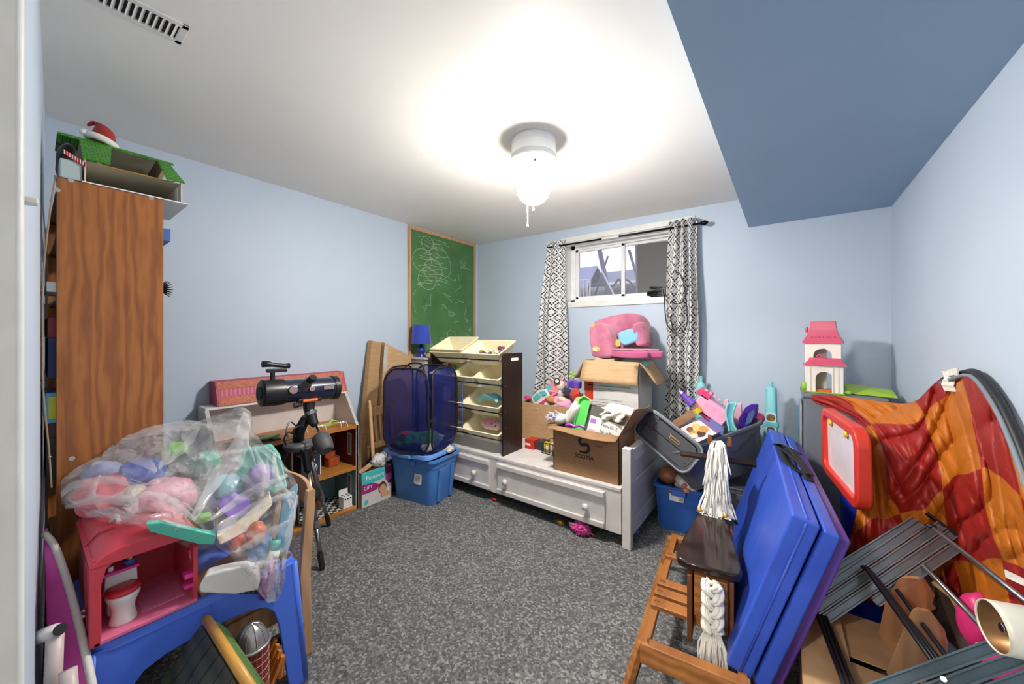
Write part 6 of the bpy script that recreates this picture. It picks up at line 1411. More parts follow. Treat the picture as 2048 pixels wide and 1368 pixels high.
# ---------------------------------------------------------------- rocking horse
def rocking_horse():
    t = thing('rocking_horse', 'wooden rocking horse with white yarn mane, braided tail and dark seat', 'rocking horse', (-.24, 1.72, 0), rz=6.2)
    wo = wood('amber_pine', (126, 74, 34), (184, 122, 64), 6, 1, .35); wd_ = wood('walnut_stain', (26, 15, 11), (50, 30, 21), 5, 1, .12); wb = wood('brown_stain', (84, 46, 24), (124, 74, 40), 6)
    zt = .2
    # the base frame: local y runs along the horse
    for s in (-1, 1):
        part(t, 'side_rail', BX(s * .208 - .014, s * .208 + .014, -.37, .47, zt - .03, zt), wo, bev=.003) if s < 0 else part(t, 'side_rail', BX(.075, .103, -.37, .47, zt - .03, zt), wo, bev=.003)
    part(t, 'end_board', BX(-.225, .11, -.375, -.335, zt - .075, zt - .001), wo, bev=.004)
    part(t, 'end_board', BX(-.225, .11, .43, .47, zt - .075, zt - .001), wo, bev=.004)
    for y0, y1 in ((-.18, -.125), (-.105, -.055), (-.035, .012), (.20, .24)):
        s_ = part(t, 'slat', BX(-.222, .10, y0, y1, zt - .0005, zt + .017), wo, bev=.003)
        for x in (-.208, -.196): part(s_, 'plug', CY((x, (y0 + y1) / 2, zt + .016), (x, (y0 + y1) / 2, zt + .0185), .005, n=8), wb)
    for y in (-.36, .44):
        for s, x in ((-1, -.225), (1, .10)): part(t, 'leg', TU([(x, y, zt - .01), (x + s * .045, y * 1.06, .012)], .017, 4), wo)
    for s, x in ((-1, -.27), (1, .145)): part(t, 'floor_runner', BX(x - .016, x + .016, -.45, .53, .001, .022), wo, bev=.003)
    for y in (-.35, -.338): part(t, 'plug', CY((-.2, y - .005, zt - .0015), (-.2, y - .005, zt + .002), .005, n=8), wb)
    # body
    part(t, 'body_board', BX(-.065, .05, -.215, .235, zt + .018, .425), wo, bev=.006)
    part(t, 'side_board', BX(-.083, -.066, -.25, .24, zt - .02, .42), wb, bev=.004); part(t, 'side_board', BX(.051, .066, -.22, .24, zt - .02, .42), wb, bev=.004)
    part(t, 'tail_block', BX(-.062, .046, -.235, -.216, .27, .42), wo, bev=.004)
    # seat
    sx = -.01
    P = [(-.098, -.19), (-.09, -.225), (-.06, -.238), (.055, -.238), (.082, -.225), (.088, -.19), (.072, -.02), (.045, .16), (.032, .225), (-.045, .225), (-.06, .16), (-.084, -.02)]
    part(t, 'seat', PR([(x * 1.17 - .012, y, .43) for x, y in P], (0, 0, .03)), wd_, bev=.009, seg=3)
    # neck and head
    part(t, 'neck', PR([(-.03, .20, .43), (-.03, .30, .43), (-.03, .40, .68), (-.03, .50, .67), (-.03, .52, .73), (-.03, .36, .765), (-.03, .30, .70)], (.055, 0, 0)), wb, bev=.008)
    for x in (-.045, .04): 
        part(t, 'ear', PR([(x, .345, .755), (x + .022, .345, .755), (x + .02, .345, .80), (x + .003, .345, .80)], (0, .008, 0)), mat('tan_leather', (130, 76, 40), .6), bev=.002)
    part(t, 'handle_bar', TU([(-.165, .335, .69), (.16, .335, .69)], .015, 4), wd_)
    for x in (-.06, .045): part(t, 'bell', BL((x - .01, .215, .468), .014, 0, 0, sub=2), mat('brass'), smooth=True)
    part(t, 'bridle_strap', TU([(-.05, .25, .47), (.0, .235, .475), (.06, .25, .465), (.08, .24, .43)], .008, 6), m_black, smooth=True)
    my = cloth('white_yarn', (228, 224, 214)); rn = random.Random(21)
    b = nb()
    for i in range(330):
        x = rn.uniform(-.036, .036); z0 = rn.uniform(.60, .775); y0 = .335 - (0.775 - z0) * .25 + rn.uniform(-.02, .012); Lg = rn.uniform(.10, .2); sw = rn.uniform(-.014, .014) + (x) * .15
        pts = [V((x * .5, y0 + .02, z0 + .004)), V((x * 1.0, y0 - .03, z0 - .01)), V((x * 1.15 + sw * .3, y0 - .05, z0 - Lg * .5)), V((x * 1.2 + sw, y0 - .055 - rn.uniform(0, .02), max(.465, z0 - Lg)))]
        tube(b, bez(pts, 9), .0033, 4)
    for i in range(90):
        x = rn.uniform(-.04, .036); z0 = rn.uniform(.52, .63); y0 = .29 - (.63 - z0) * .3; sw = rn.uniform(-.03, .03)
        tube(b, bez([V((x * .6, y0, z0)), V((x, y0 - .035, z0 - .03)), V((x + sw, y0 - .055, z0 - .09)), V((x + sw * 1.6, y0 - .07, max(.462, z0 - .15)))], 9), .0033, 4)
    part(t, 'yarn_mane', b, my, smooth=True)
    # braided tail
    b = nb()
    for s in range(3):
        P = []
        for i in range(40):
            f = i / 39; a = f * 2 * math.pi * 1.25 + s * 2 * math.pi / 3
            P.append(V((.022 * math.sin(a), -.262 + .014 * math.sin(2 * a), .425 - f * .17)))
        for k in range(6):
            o = V((.009 * math.cos(k * 1.05), .006 * math.sin(k * 1.05), .003 * math.sin(k * 2)))
            tube(b, [p + o for p in P], .0068, 5)
    for i in range(70):
        x = rn.uniform(-.026, .026); e = rn.uniform(.1, .15)
        tube(b, bez([V((x * .7, -.262 + rn.uniform(-.012, .012), .262)), V((x * 1.2, -.265, .23)), V((x * 1.5 + rn.uniform(-.008, .008), -.27 + rn.uniform(-.015, .01), .262 - e * .6)), V((x * 1.7, -.27, .262 - e))], 9), .0035, 4)
    part(t, 'braided_tail', b, my, smooth=True)
rocking_horse()
# ---------------------------------------------------------------- blue tub and red easel
def easel():
    t = thing('toy_tub', 'cobalt blue plastic tub under the red easel', 'tub', (.275, 2.3, .001))
    rg = lambda z, e: [V((x, y, z)) for x, y in rrect(.15 + e, .26 + e, .05)]
    part(t, 'tub_shell', loft(nb(), [rg(0, -.05), rg(.004, -.04), rg(.62, 0), rg(.62, .02), rg(.655, .03), rg(.655, .01), rg(.6, -.01), rg(.02, -.05)]), plastic('cobalt_plastic', (34, 54, 178), .35), bev=.004)
    e = thing('toy_easel', 'red plastic toy easel with a white board standing in the blue tub', 'easel', (.19, 2.1, .60))
    a, b = V((.150, 2.36, .952)), V((.222, 1.835, .952)); d = (b - a).normalized(); L = (b - a).length
    up = V((-.02, 0, 1)).normalized(); n = d.cross(up).normalized()
    if n.x > 0: n = -n
    o = a - up * .31 + d * (L / 2)
    Mx = M.Translation(o + up * .155) @ M((d, up, d.cross(up))).transposed().to_4x4()
    mr = plastic('easel_red_plastic', (206, 52, 34), .35)
    out = rrect(L, .31, .07, 7); inn = rrect(L - .085, .235, .035, 7)
    bm = nb(); A = [bm.verts.new(Mx @ V((x, y, -.022))) for x, y in out]; B1 = [bm.verts.new(Mx @ V((x, y, -.022))) for x, y in inn]; A2 = [bm.verts.new(Mx @ V((x, y, .022))) for x, y in out]; B2_ = [bm.verts.new(Mx @ V((x, y, .022))) for x, y in inn]; N = len(A)
    for i in range(N):
        j = (i + 1) % N
        for q in ((A[i], A[j], B1[j], B1[i]), (A2[i], B2_[i], B2_[j], A2[j]), (A[i], A2[i], A2[j], A[j]), (B1[i], B1[j], B2_[j], B2_[i])): bm.faces.new(q)
    part(e, 'frame', bm, mr, wd=True, bev=.008, seg=3)
    part(e, 'white_board', PR([Mx @ V((x, y, -.004)) for x, y in rrect(L - .075, .245, .035)], Mx.to_3x3() @ V((0, 0, .008))), mat('board_white', (226, 216, 218), .3), wd=True)
    for x in (-.14, .09):
        p = Mx @ V((x, .10, -.006 if (Mx.to_3x3() @ V((0, 0, 1))).x > 0 else .006))
        part(e, 'clip', BL(p + V((-.004, 0, 0)), (.008, .022, .016), 0, 0, sub=2), m_yellow, wd=True, smooth=True)
    for x in (): part(e, 'leg', PR([Mx @ V((x - .02, -.19, -.018)), Mx @ V((x + .02, -.19, -.018)), Mx @ V((x + .02, -.25, -.018)), Mx @ V((x - .02, -.25, -.018))], Mx.to_3x3() @ V((0, 0, .036))), mr, wd=True, bev=.005)
easel()
# ---------------------------------------------------------------- play tent
def play_tent():
    rows = [[(1621, 789, 2.06), (1690, 793, 1.86), (1760, 803, 1.68), (1825, 805, 1.55), (1868, 768, 1.46), (1905, 745, 1.38), (1940, 755, 1.3), (1985, 815, 1.12), (2020, 890, 1.02), (2075, 1000, .93)],
            [(1632, 806, 2.0), (1700, 818, 1.78), (1765, 835, 1.60), (1830, 850, 1.46), (1870, 835, 1.40), (1905, 830, 1.33), (1945, 850, 1.2), (1985, 905, 1.09), (2025, 970, 1.0), (2075, 1050, .92)],
            [(1705, 835, 1.80), (1740, 860, 1.62), (1775, 890, 1.52), (1830, 910, 1.41), (1870, 905, 1.36), (1905, 915, 1.28), (1945, 940, 1.16), (1985, 985, 1.07), (2025, 1035, .99), (2075, 1095, .92)],
            [(1726, 905, 1.60), (1752, 940, 1.56), (1780, 980, 1.47), (1830, 985, 1.38), (1870, 985, 1.33), (1905, 995, 1.26), (1945, 1015, 1.15), (1985, 1050, 1.06), (2025, 1090, .985), (2075, 1140, .92)],
            [(1718, 1000, 1.50), (1742, 1015, 1.47), (1780, 1050, 1.44), (1830, 1055, 1.36), (1870, 1055, 1.31), (1905, 1065, 1.25), (1945, 1080, 1.15), (1985, 1105, 1.07), (2025, 1140, 1.0), (2075, 1180, .94)],
            [(1698, 1090, 1.55), (1725, 1110, 1.48), (1770, 1130, 1.43), (1825, 1135, 1.36), (1870, 1140, 1.31), (1905, 1145, 1.26), (1945, 1155, 1.17), (1985, 1175, 1.10), (2025, 1205, 1.03), (2075, 1235, .98)],
            [(1690, 1190, 1.58), (1725, 1200, 1.52), (1770, 1215, 1.46), (1825, 1225, 1.39), (1870, 1230, 1.34), (1905, 1240, 1.28), (1945, 1250, 1.2), (1985, 1260, 1.13), (2025, 1275, 1.08), (2075, 1290, 1.03)]]
    def P(px, py, d):
        r = ray(px, py); d = min(d, .478 / r.x) if r.x > 0 else d; return O0 + r * d
    G = [[P(*q) for q in r] for r in rows]
    nr, nc = len(G), len(G[0])
    def cr(p0, p1, p2, p3, t): return .5 * ((2 * p1) + (p2 - p0) * t + (2 * p0 - 5 * p1 + 4 * p2 - p3) * t * t + (-p0 + 3 * p1 - 3 * p2 + p3) * t ** 3)
    def line(L, s):
        n = len(L); i = min(int(s), n - 2); t = s - i
        g = lambda k: L[k] if 0 <= k < n else (L[0] * 2 - L[1] if k < 0 else L[-1] * 2 - L[-2])
        return cr(g(i - 1), g(i), g(i + 1), g(i + 2), t)
    def fn(u, v):
        c = [line(G[k], u * (nc - 1)) for k in range(nr)]; p = line(c, v * (nr - 1))
        q = p - O0; L = q.length; n = q.normalized()
        s1 = u * .75 + v * .66; t1 = -u * .66 + v * .75; s2 = u * .9 - v * .45; t2 = u * .45 + v * .9
        f = .05 * noise.noise(V((u * 4.5 + v * 2, v * 3 - u * 2, 1.3))) + .045 * (1 - abs(noise.noise(V((s1 * 7, t1 * 2.2, 4.7))) * 2)) ** 2 + .022 * (1 - abs(noise.noise(V((s2 * 13, t2 * 3, 9))) * 2)) ** 2 - .02
        p = p + n * (f - .008)
        p.x = min(p.x, .495); return p
    k = NT('red_and_amber_nylon'); uv = k.new('ShaderNodeTexCoord').outputs['UV']; mp = k.new('ShaderNodeMapping'); mp.inputs['Rotation'].default_value = (0, 0, rad(24)); mp.inputs['Location'].default_value = (.16, .27, 0); k.link(uv, mp.inputs[0])
    wob = k.new('ShaderNodeTexNoise'); wob.inputs['Scale'].default_value = 2.2; k.link(uv, wob.inputs['Vector'])
    va = k.new('ShaderNodeVectorMath', operation='MULTIPLY_ADD'); k.link(wob.outputs['Color'], va.inputs[0]); va.inputs[1].default_value = (.22, .22, 0); k.link(mp.outputs[0], va.inputs[2])
    ch = k.new('ShaderNodeTexChecker'); ch.inputs['Scale'].default_value = 2.7; ch.inputs['Color1'].default_value = lin((146, 25, 17)); ch.inputs['Color2'].default_value = lin((184, 102, 18)); k.link(va.outputs[0], ch.inputs['Vector'])
    k.link(ch.outputs[0], k.b.inputs['Base Color']); k.b.inputs['Roughness'].default_value = .5
    k.bump(k.noise(uv, 9, 5, .55, 1), .35, .02)
    t = thing('play_tent', 'collapsed red and amber nylon pop-up play tent draped against the side wall', 'play tent', (.38, 1.8, .25))
    part(t, 'nylon_cover', SU(fn, 150, 110, 1.5, 1.0), k.m, wd=True, smooth=True, sol=.003, off=0)
    # the sprung hoop behind the right edge
    hoop = [P(1880, 760, 1.4), P(1925, 744, 1.33), P(1950, 752, 1.26), P(1985, 800, 1.14), P(2018, 870, 1.04), P(2045, 945, .96), P(2080, 1060, .92)]
    hoop = [p + V((.012, 0, .0)) for p in hoop]
    part(t, 'wire_hoop', TU(bez(hoop, 40), .011, 8), mat('hoop_black', (34, 34, 38), .5), wd=True, smooth=True)
    part(t, 'hoop_edging', TU([p + V((-.012, -.006, -.012)) for p in bez(hoop, 40)], .007, 6), mat('hoop_grey', (120, 132, 140), .6), wd=True, smooth=True)
    s = nb()
    for pts in ([(1898, 744, 1.36), (1903, 756, 1.345), (1898, 768, 1.34), (1903, 782, 1.335)], [(1892, 752, 1.36), (1906, 744, 1.35), (1920, 744, 1.32)]):
        Q = bez([P(*q) + V((-.006, -.012, 0)) for q in pts], 12); 
        for a, b in zip(Q, Q[1:]):
            w_ = V((.012, -.012, 0)) if pts[0][1] == 744 else V((.0, 0, .012)); poly(s, [a - w_, b - w_, b + w_, a + w_])
    part(t, 'tie_strap', s, m_wtext, wd=True, sol=.003, label='white fabric tie strap')
    part(t, 'strap_loop', PR([pd(2010, 1140, .93), pd(2048, 1158, .9), pd(2048, 1172, .9), pd(2012, 1155, .93)], (.0, .004, 0)), m_wtext, wd=True, label='white fabric tie strap')
play_tent()
# ---------------------------------------------------------------- folded metal rack
def metal_rack():
    t = thing('metal_rack', 'folded grey metal shelf rack with channel rails and black rods', 'rack', (.3, 1.45, .3))
    ms = mat('gunmetal_paint', (120, 123, 128), .3, .6); mk = mat('black_rod_paint', (40, 38, 44), .35, .4); msv = mat('silver_rod', (150, 150, 152), .3, .9); mc = mat('slate_rail_paint', (104, 120, 128), .3, .6)
    def rail(a, b, w, up, side, m):
        """C-shaped channel from a to b"""
        w_ = w; d = .016; th = .003
        P = [(-w_ / 2, 0), (w_ / 2, 0), (w_ / 2, d), (w_ / 2 - .004, d), (w_ / 2 - .006, .004), (-w_ / 2 + .006, .004), (-w_ / 2 + .004, d), (-w_ / 2, d)]
        return part(t, 'channel_rail', PR([a + side * x + up * y for x, y in P], b - a), m, wd=True)
    A, Bp = pd(1630, 1228, 1.26), pd(1885, 1055, 1.26); d = (Bp - A).normalized(); view = (A.lerp(Bp, .5) - O0).normalized(); up = -(view - d * view.dot(d)).normalized(); side = d.cross(up).normalized()
    if side.z < 0: side = -side
    e = .030
    for i in range(4):
        o = side * (.036 - i * e); f0 = (.02, .0, .01, .12)[i]; f1 = (.93, 1.0, 1.0, .96)[i]
        if i == 3: rail(A.lerp(Bp, .33) + o, A.lerp(Bp, f1) + o, .027, up, side, ms)
        else: rail(A.lerp(Bp, f0) + o, A.lerp(Bp, f1) + o, .027, up, side, ms)
    rail(A.lerp(Bp, .12) + side * .064 - up * .012, A.lerp(Bp, .93) + side * .052 - up * .012, .024, up, side, ms)
    part(t, 'end_cap', PR([Bp + side * x + up * y for x, y in ((-.05, -.002), (.05, -.002), (.05, .014), (-.05, .014))], d * .008), m_black, wd=True)
    A2, B2_ = pd(1735, 1398, .92), pd(2110, 1262, .92); d2 = (B2_ - A2).normalized(); view = (A2.lerp(B2_, .5) - O0).normalized(); up2 = -(view - d2 * view.dot(d2)).normalized(); side2 = d2.cross(up2).normalized()
    if side2.z < 0: side2 = -side2
    for i in range(4): rail(A2 + side2 * (.01 - i * .031), B2_ + side2 * (.01 - i * .031), .028, up2, side2, mc)
    for i in range(3):
        o = side * (-.012 * i)
        part(t, 'black_rod', TU([pd(1731 + 7 * i, 1136 + 5 * i, 1.245), pd(1731 + 7 * i, 1136 + 5 * i, 1.23) + (pd(1880, 1330, .93) - pd(1731, 1136, 1.23)) * .04, pd(1870 + 8 * i, 1330, .935)], .0062, 8), mk, wd=True, smooth=True)
        part(t, 'black_rod', TU([pd(1633 + 9 * i, 1224 + 4 * i, 1.25), pd(1690 + 9 * i, 1375, 1.0), pd(1715 + 9 * i, 1440, .93)], .0062, 8), mk, wd=True, smooth=True)
    part(t, 'black_rod', TU([pd(1780, 1160, 1.24), pd(1786, 1170, 1.225), pd(1900, 1322, .94)], .0062, 8), mk, wd=True, smooth=True)
    part(t, 'silver_rod', TU([pd(1862, 1052, 1.245), pd(1870, 1060, 1.23), pd(1960, 1130, 1.02), pd(2110, 1248, .80)], .0072, 10), msv, wd=True, smooth=True)
    part(t, 'silver_rod', TU([pd(1836, 1120, 1.245), pd(1843, 1127, 1.23), pd(1985, 1275, .94)], .0072, 10), msv, wd=True, smooth=True)
    for px, py in ((1862, 1052), (1836, 1120), (1731, 1136), (1780, 1160)):
        part(t, 'slot', BL(pd(px, py, 1.243), (.014, .01, .008), 0, 0, sub=2), m_black, wd=True, smooth=True)
    part(t, 'bolt', CY(pd(1887, 1358, .898), pd(1887, 1358, .89), .006, n=8), m_chrome, wd=True)
metal_rack()
# ---------------------------------------------------------------- bits below the rack
def under_rack():
    t = thing('flat_carton', 'large unfolded brown carton lying below the metal rack', 'carton', (.18, 1.55, .001))
    def q(px, py, z): return pz(px, py, z)
    x0, x1, y0, y1, zc = .035, .32, 1.30, 1.80, .285
    for P, v, m in (([(x0, y0, .001), (x1, y0, .001), (x1, y0, zc), (x0, y0, zc)], (0, .004, 0), m_card3), ([(x0, y1, .001), (x1, y1, .001), (x1, y1, zc), (x0, y1, zc)], (0, -.004, 0), m_card3), ([(x0, y0, .001), (x0, y1, .001), (x0, y1, zc), (x0, y0, zc)], (.004, 0, 0), m_card3), ([(x1, y0, .001), (x1, y1, .001), (x1, y1, zc), (x1, y0, zc)], (-.004, 0, 0), m_card3),
                    ([(x0, y0, zc), (x1, y0, zc), (x1, 1.53, zc + .004), (x0, 1.53, zc + .004)], (0, 0, .004), m_card), ([(x0, y1, zc), (x1, y1, zc), (x1, 1.55, zc + .012), (x0, 1.545, zc + .01)], (0, 0, .004), m_card), ([(x0 - .0, y0 + .01, zc + .005), (x0, y1 - .06, zc + .008), (x0 + .11, y1 - .1, zc + .03), (x0 + .12, y0 + .05, zc + .025)], (0, 0, .004), m_card)):
        part(t, 'panel', PR([V(p) for p in P], v), m, wd=True)
    wt = wood('bare_ply', (164, 118, 76), (192, 148, 102), 6)
    def ply(label, pts, vec, slots=()):
        p = thing('plywood_piece', label, 'plywood', V(pts[0]), group='plywood toy pieces under the rack')
        part(p, 'cut_panel', PR(pts, vec), wt, wd=True, bev=.002)
        for s in slots: part(p, 'slot', PR([V(s) + V(o) for o in ((0, 0, 0), (.012, .004, .004), (.012, .004, .03), (0, 0, .026))], V(vec) * .02 - V(vec).normalized() * .002), m_ink, wd=True)
    D = 1.12
    g = lambda px, py, d=D: pd(px, py, d)
    ply('plywood side piece with rounded shoulder under the black rods', [g(1757, 1265, 1.2), g(1772, 1195, 1.2), g(1800, 1155, 1.2), g(1835, 1158, 1.2), g(1858, 1195, 1.2), g(1852, 1212, 1.2), g(1862, 1222, 1.2), g(1840, 1235, 1.2), g(1815, 1228, 1.2), g(1800, 1300, 1.2), g(1775, 1310, 1.2)], (.02, .03, 0))
    ply('plywood chair-shaped piece leaning in front of the first one', [g(1772, 1345, 1.06), g(1800, 1275, 1.06), g(1824, 1218, 1.06), g(1850, 1225, 1.06), g(1880, 1265, 1.06), g(1888, 1295, 1.06), g(1885, 1340, 1.06), g(1850, 1350, 1.06), g(1820, 1330, 1.06), g(1800, 1390, 1.06)], (.015, .025, 0))
    b = thing('wooden_crate', 'open wooden crate side with dark inside behind the plywood pieces', 'crate', (.33, 1.42, .15))
    part(b, 'front_board', PR([g(1868, 1165, 1.26), g(1900, 1190, 1.22), g(1960, 1295, 1.1), g(1925, 1310, 1.1), g(1866, 1250, 1.24)], (.0, .012, 0)), mat('crate_dark', (56, 42, 34), .7), wd=True)
    part(b, 'top_edge', TU([g(1868, 1165, 1.26), g(1905, 1195, 1.21), g(1962, 1292, 1.09)], .01, 6), wood('pale_edge', (190, 150, 96), (216, 178, 124), 6), wd=True)
    solo('pink_toy', BL(pd(1957, 1245, 1.12), (.045, .05, .085), 4, .15, sub=3), plastic('fuchsia_plastic', (214, 50, 120), .4), 'fuchsia plastic toy behind the silver rods', 'toy', smooth=True)
    solo('pink_toy', BL(pd(2040, 1355, 1.0), (.07, .06, .05), 6, .15, sub=3), plastic('fuchsia_plastic'), 'fuchsia plastic toy below the slate rails at the frame edge', 'toy', smooth=True)
    solo('grey_sheet', PR([g(1840, 1145, 1.32), g(1875, 1160, 1.32), g(1870, 1215, 1.3), g(1850, 1200, 1.3)], (0, .004, 0)), plastic('sheet_grey', (120, 122, 128)), 'pale grey plastic sheet behind the plywood', 'sheet')
    # lamp holder lying on the rack
    t = thing('lamp_holder', 'white metal lamp holder lying on its side with bronze inside', 'lamp holder', pd(2010, 1260, .80))
    a = pd(1985, 1252, .80); vv = math.atan2(a.y, a.x) - rad(62); ax = V((math.cos(vv), math.sin(vv), .05)).normalized(); b2 = a + ax * .13
    R = .05; fr = frame_of(ax)
    def ringp(c, r): return [c + (fr[0] * math.cos(x) + fr[1] * math.sin(x)) * r for x in [k * 2 * math.pi / 36 for k in range(36)]]
    part(t, 'outer_shell', loft(nb(), [ringp(a + ax * .02, R * .93), ringp(a, R * .96), ringp(a - ax * .002, R), ringp(a + ax * .01, R * 1.01), ringp(b2, R * 1.01), ringp(b2, R * .5)], (False, True)), mat('ivory_enamel', (216, 210, 196), .3), wd=True, smooth=True)
    part(t, 'inner_liner', loft(nb(), [ringp(a + ax * .001, R * .955), ringp(a + ax * .05, R * .9), ringp(a + ax * .055, R * .3), ringp(a + ax * .05, R * .02)], (False, False)), mat('bronze', (150, 112, 74), .3, .8), wd=True, smooth=True, sol=.001)
    part(t, 'socket_pin', CY(a + ax * .05, a + ax * .012, .012, .010, n=12), m_chrome, wd=True, bev=.002)
under_rack()
# ================================================================ near left: table, chair, toys
TZ = .47
def kid_table():
    x0, x1, y0, y1 = -1.965, -1.475, .10, .615
    t = thing('play_table', "child's blue plastic table with rounded apron and flared legs", 'table', ((x0 + x1) / 2, (y0 + y1) / 2, 0))
    m = plastic('table_blue_plastic', (74, 114, 222), .32)
    cx, cy, w, d = (x0 + x1) / 2, (y0 + y1) / 2, x1 - x0, y1 - y0
    def ring(z, e): return [V((cx + x, cy + y, z)) for x, y in rrect(w + e, d + e, .06, 6)]
    part(t, 'table_top', loft(nb(), [ring(TZ - .03, .012), ring(TZ - .006, .004), ring(TZ, -.012)]), m, wd=True, bev=.003)
    # legs: angled corner shells, each running into the apron by a curve
    for sx in (-1, 1):
        for sy in (-1, 1):
            c = V((cx + sx * w / 2, cy + sy * d / 2, 0)); fl = .03
            for ax in (0, 1):
                o = V((1, 0, 0)) if ax == 0 else V((0, 1, 0)); s_ = sx if ax == 0 else sy; n = V((0, sy, 0)) if ax == 0 else V((sx, 0, 0))
                half = (w if ax == 0 else d) / 2
                P = [(0, TZ - .02), (half + .01, TZ - .02), (half + .01, TZ - .105), (.16, TZ - .115), (.115, TZ - .13), (.09, TZ - .16), (.078, TZ - .22), (.065, .0), (-.0, .0)]
                def pt(a, z): k = fl * (1 - z / TZ); return c - o * s_ * (a - k) + V((0, 0, z + .001)) + n * k
                part(t, 'leg' if ax == 0 else 'leg_side', PR([pt(a, z) for a, z in P], n * -.012), m, wd=True, bev=.004)
            k0 = fl
            part(t, 'leg_edge', TU([c + V((sx * fl - sx * .01, sy * fl - sy * .01, .012)), c + V((-sx * .008, -sy * .008, TZ - .02))], .013, 10), m, wd=True, smooth=True)
kid_table()
def wooden_chair():
    t = thing('kid_chair', "child's plain tan wooden chair standing behind the blue table", 'chair', (-1.73, .66, 0))
    w_ = wood('tan_beech', (176, 130, 90), (204, 160, 118), 5)
    a, b = V((-1.565, .690, .001)), V((-1.93, .720, .001))
    for p in (a, b):
        part(t, 'back_post', PR([p + V((-.012, -.015, 0)), p + V((-.012, .02, 0)), p + V((-.012, .012, .33)), p + V((-.012, .032, .655)), p + V((-.012, .022, .672)), p + V((-.012, -.002, .665)), p + V((-.012, -.03, .33))], (.024, 0, 0)), w_, wd=True, bev=.004)
    part(t, 'top_rail', loft(nb(), [[V((a.x + (b.x - a.x) * f, a.y + .012 + .03 * f + .035 * math.sin(f * math.pi) + dy, z)) for dy, z in ((-.008, .56), (.008, .56), (.010, .66), (-.006, .66))] for f in [i / 8 for i in range(9)]]), w_, wd=True, bev=.003)
    part(t, 'seat', PR([V((-1.56, .64, .285)), V((-1.94, .665, .285)), V((-1.94, .655, .285)), V((-1.92, .44, .285)), V((-1.57, .42, .285))], (0, 0, .016)), w_, wd=True, bev=.004)
    part(t, 'seat_apron', PR([V((-1.56, .425, .20)), V((-1.56, .655, .20)), V((-1.56, .655, .284)), V((-1.56, .425, .284))], (-.014, 0, 0)), w_, wd=True)
    for x in (-1.585, -1.91): part(t, 'leg', BX(x - .016, x + .016, .43, .462, .001, .284), w_, wd=True, bev=.003)
    part(t, 'stretcher', BX(-1.575, -1.55, .462, .675, .115, .145), m_black, wd=True)
wooden_chair()
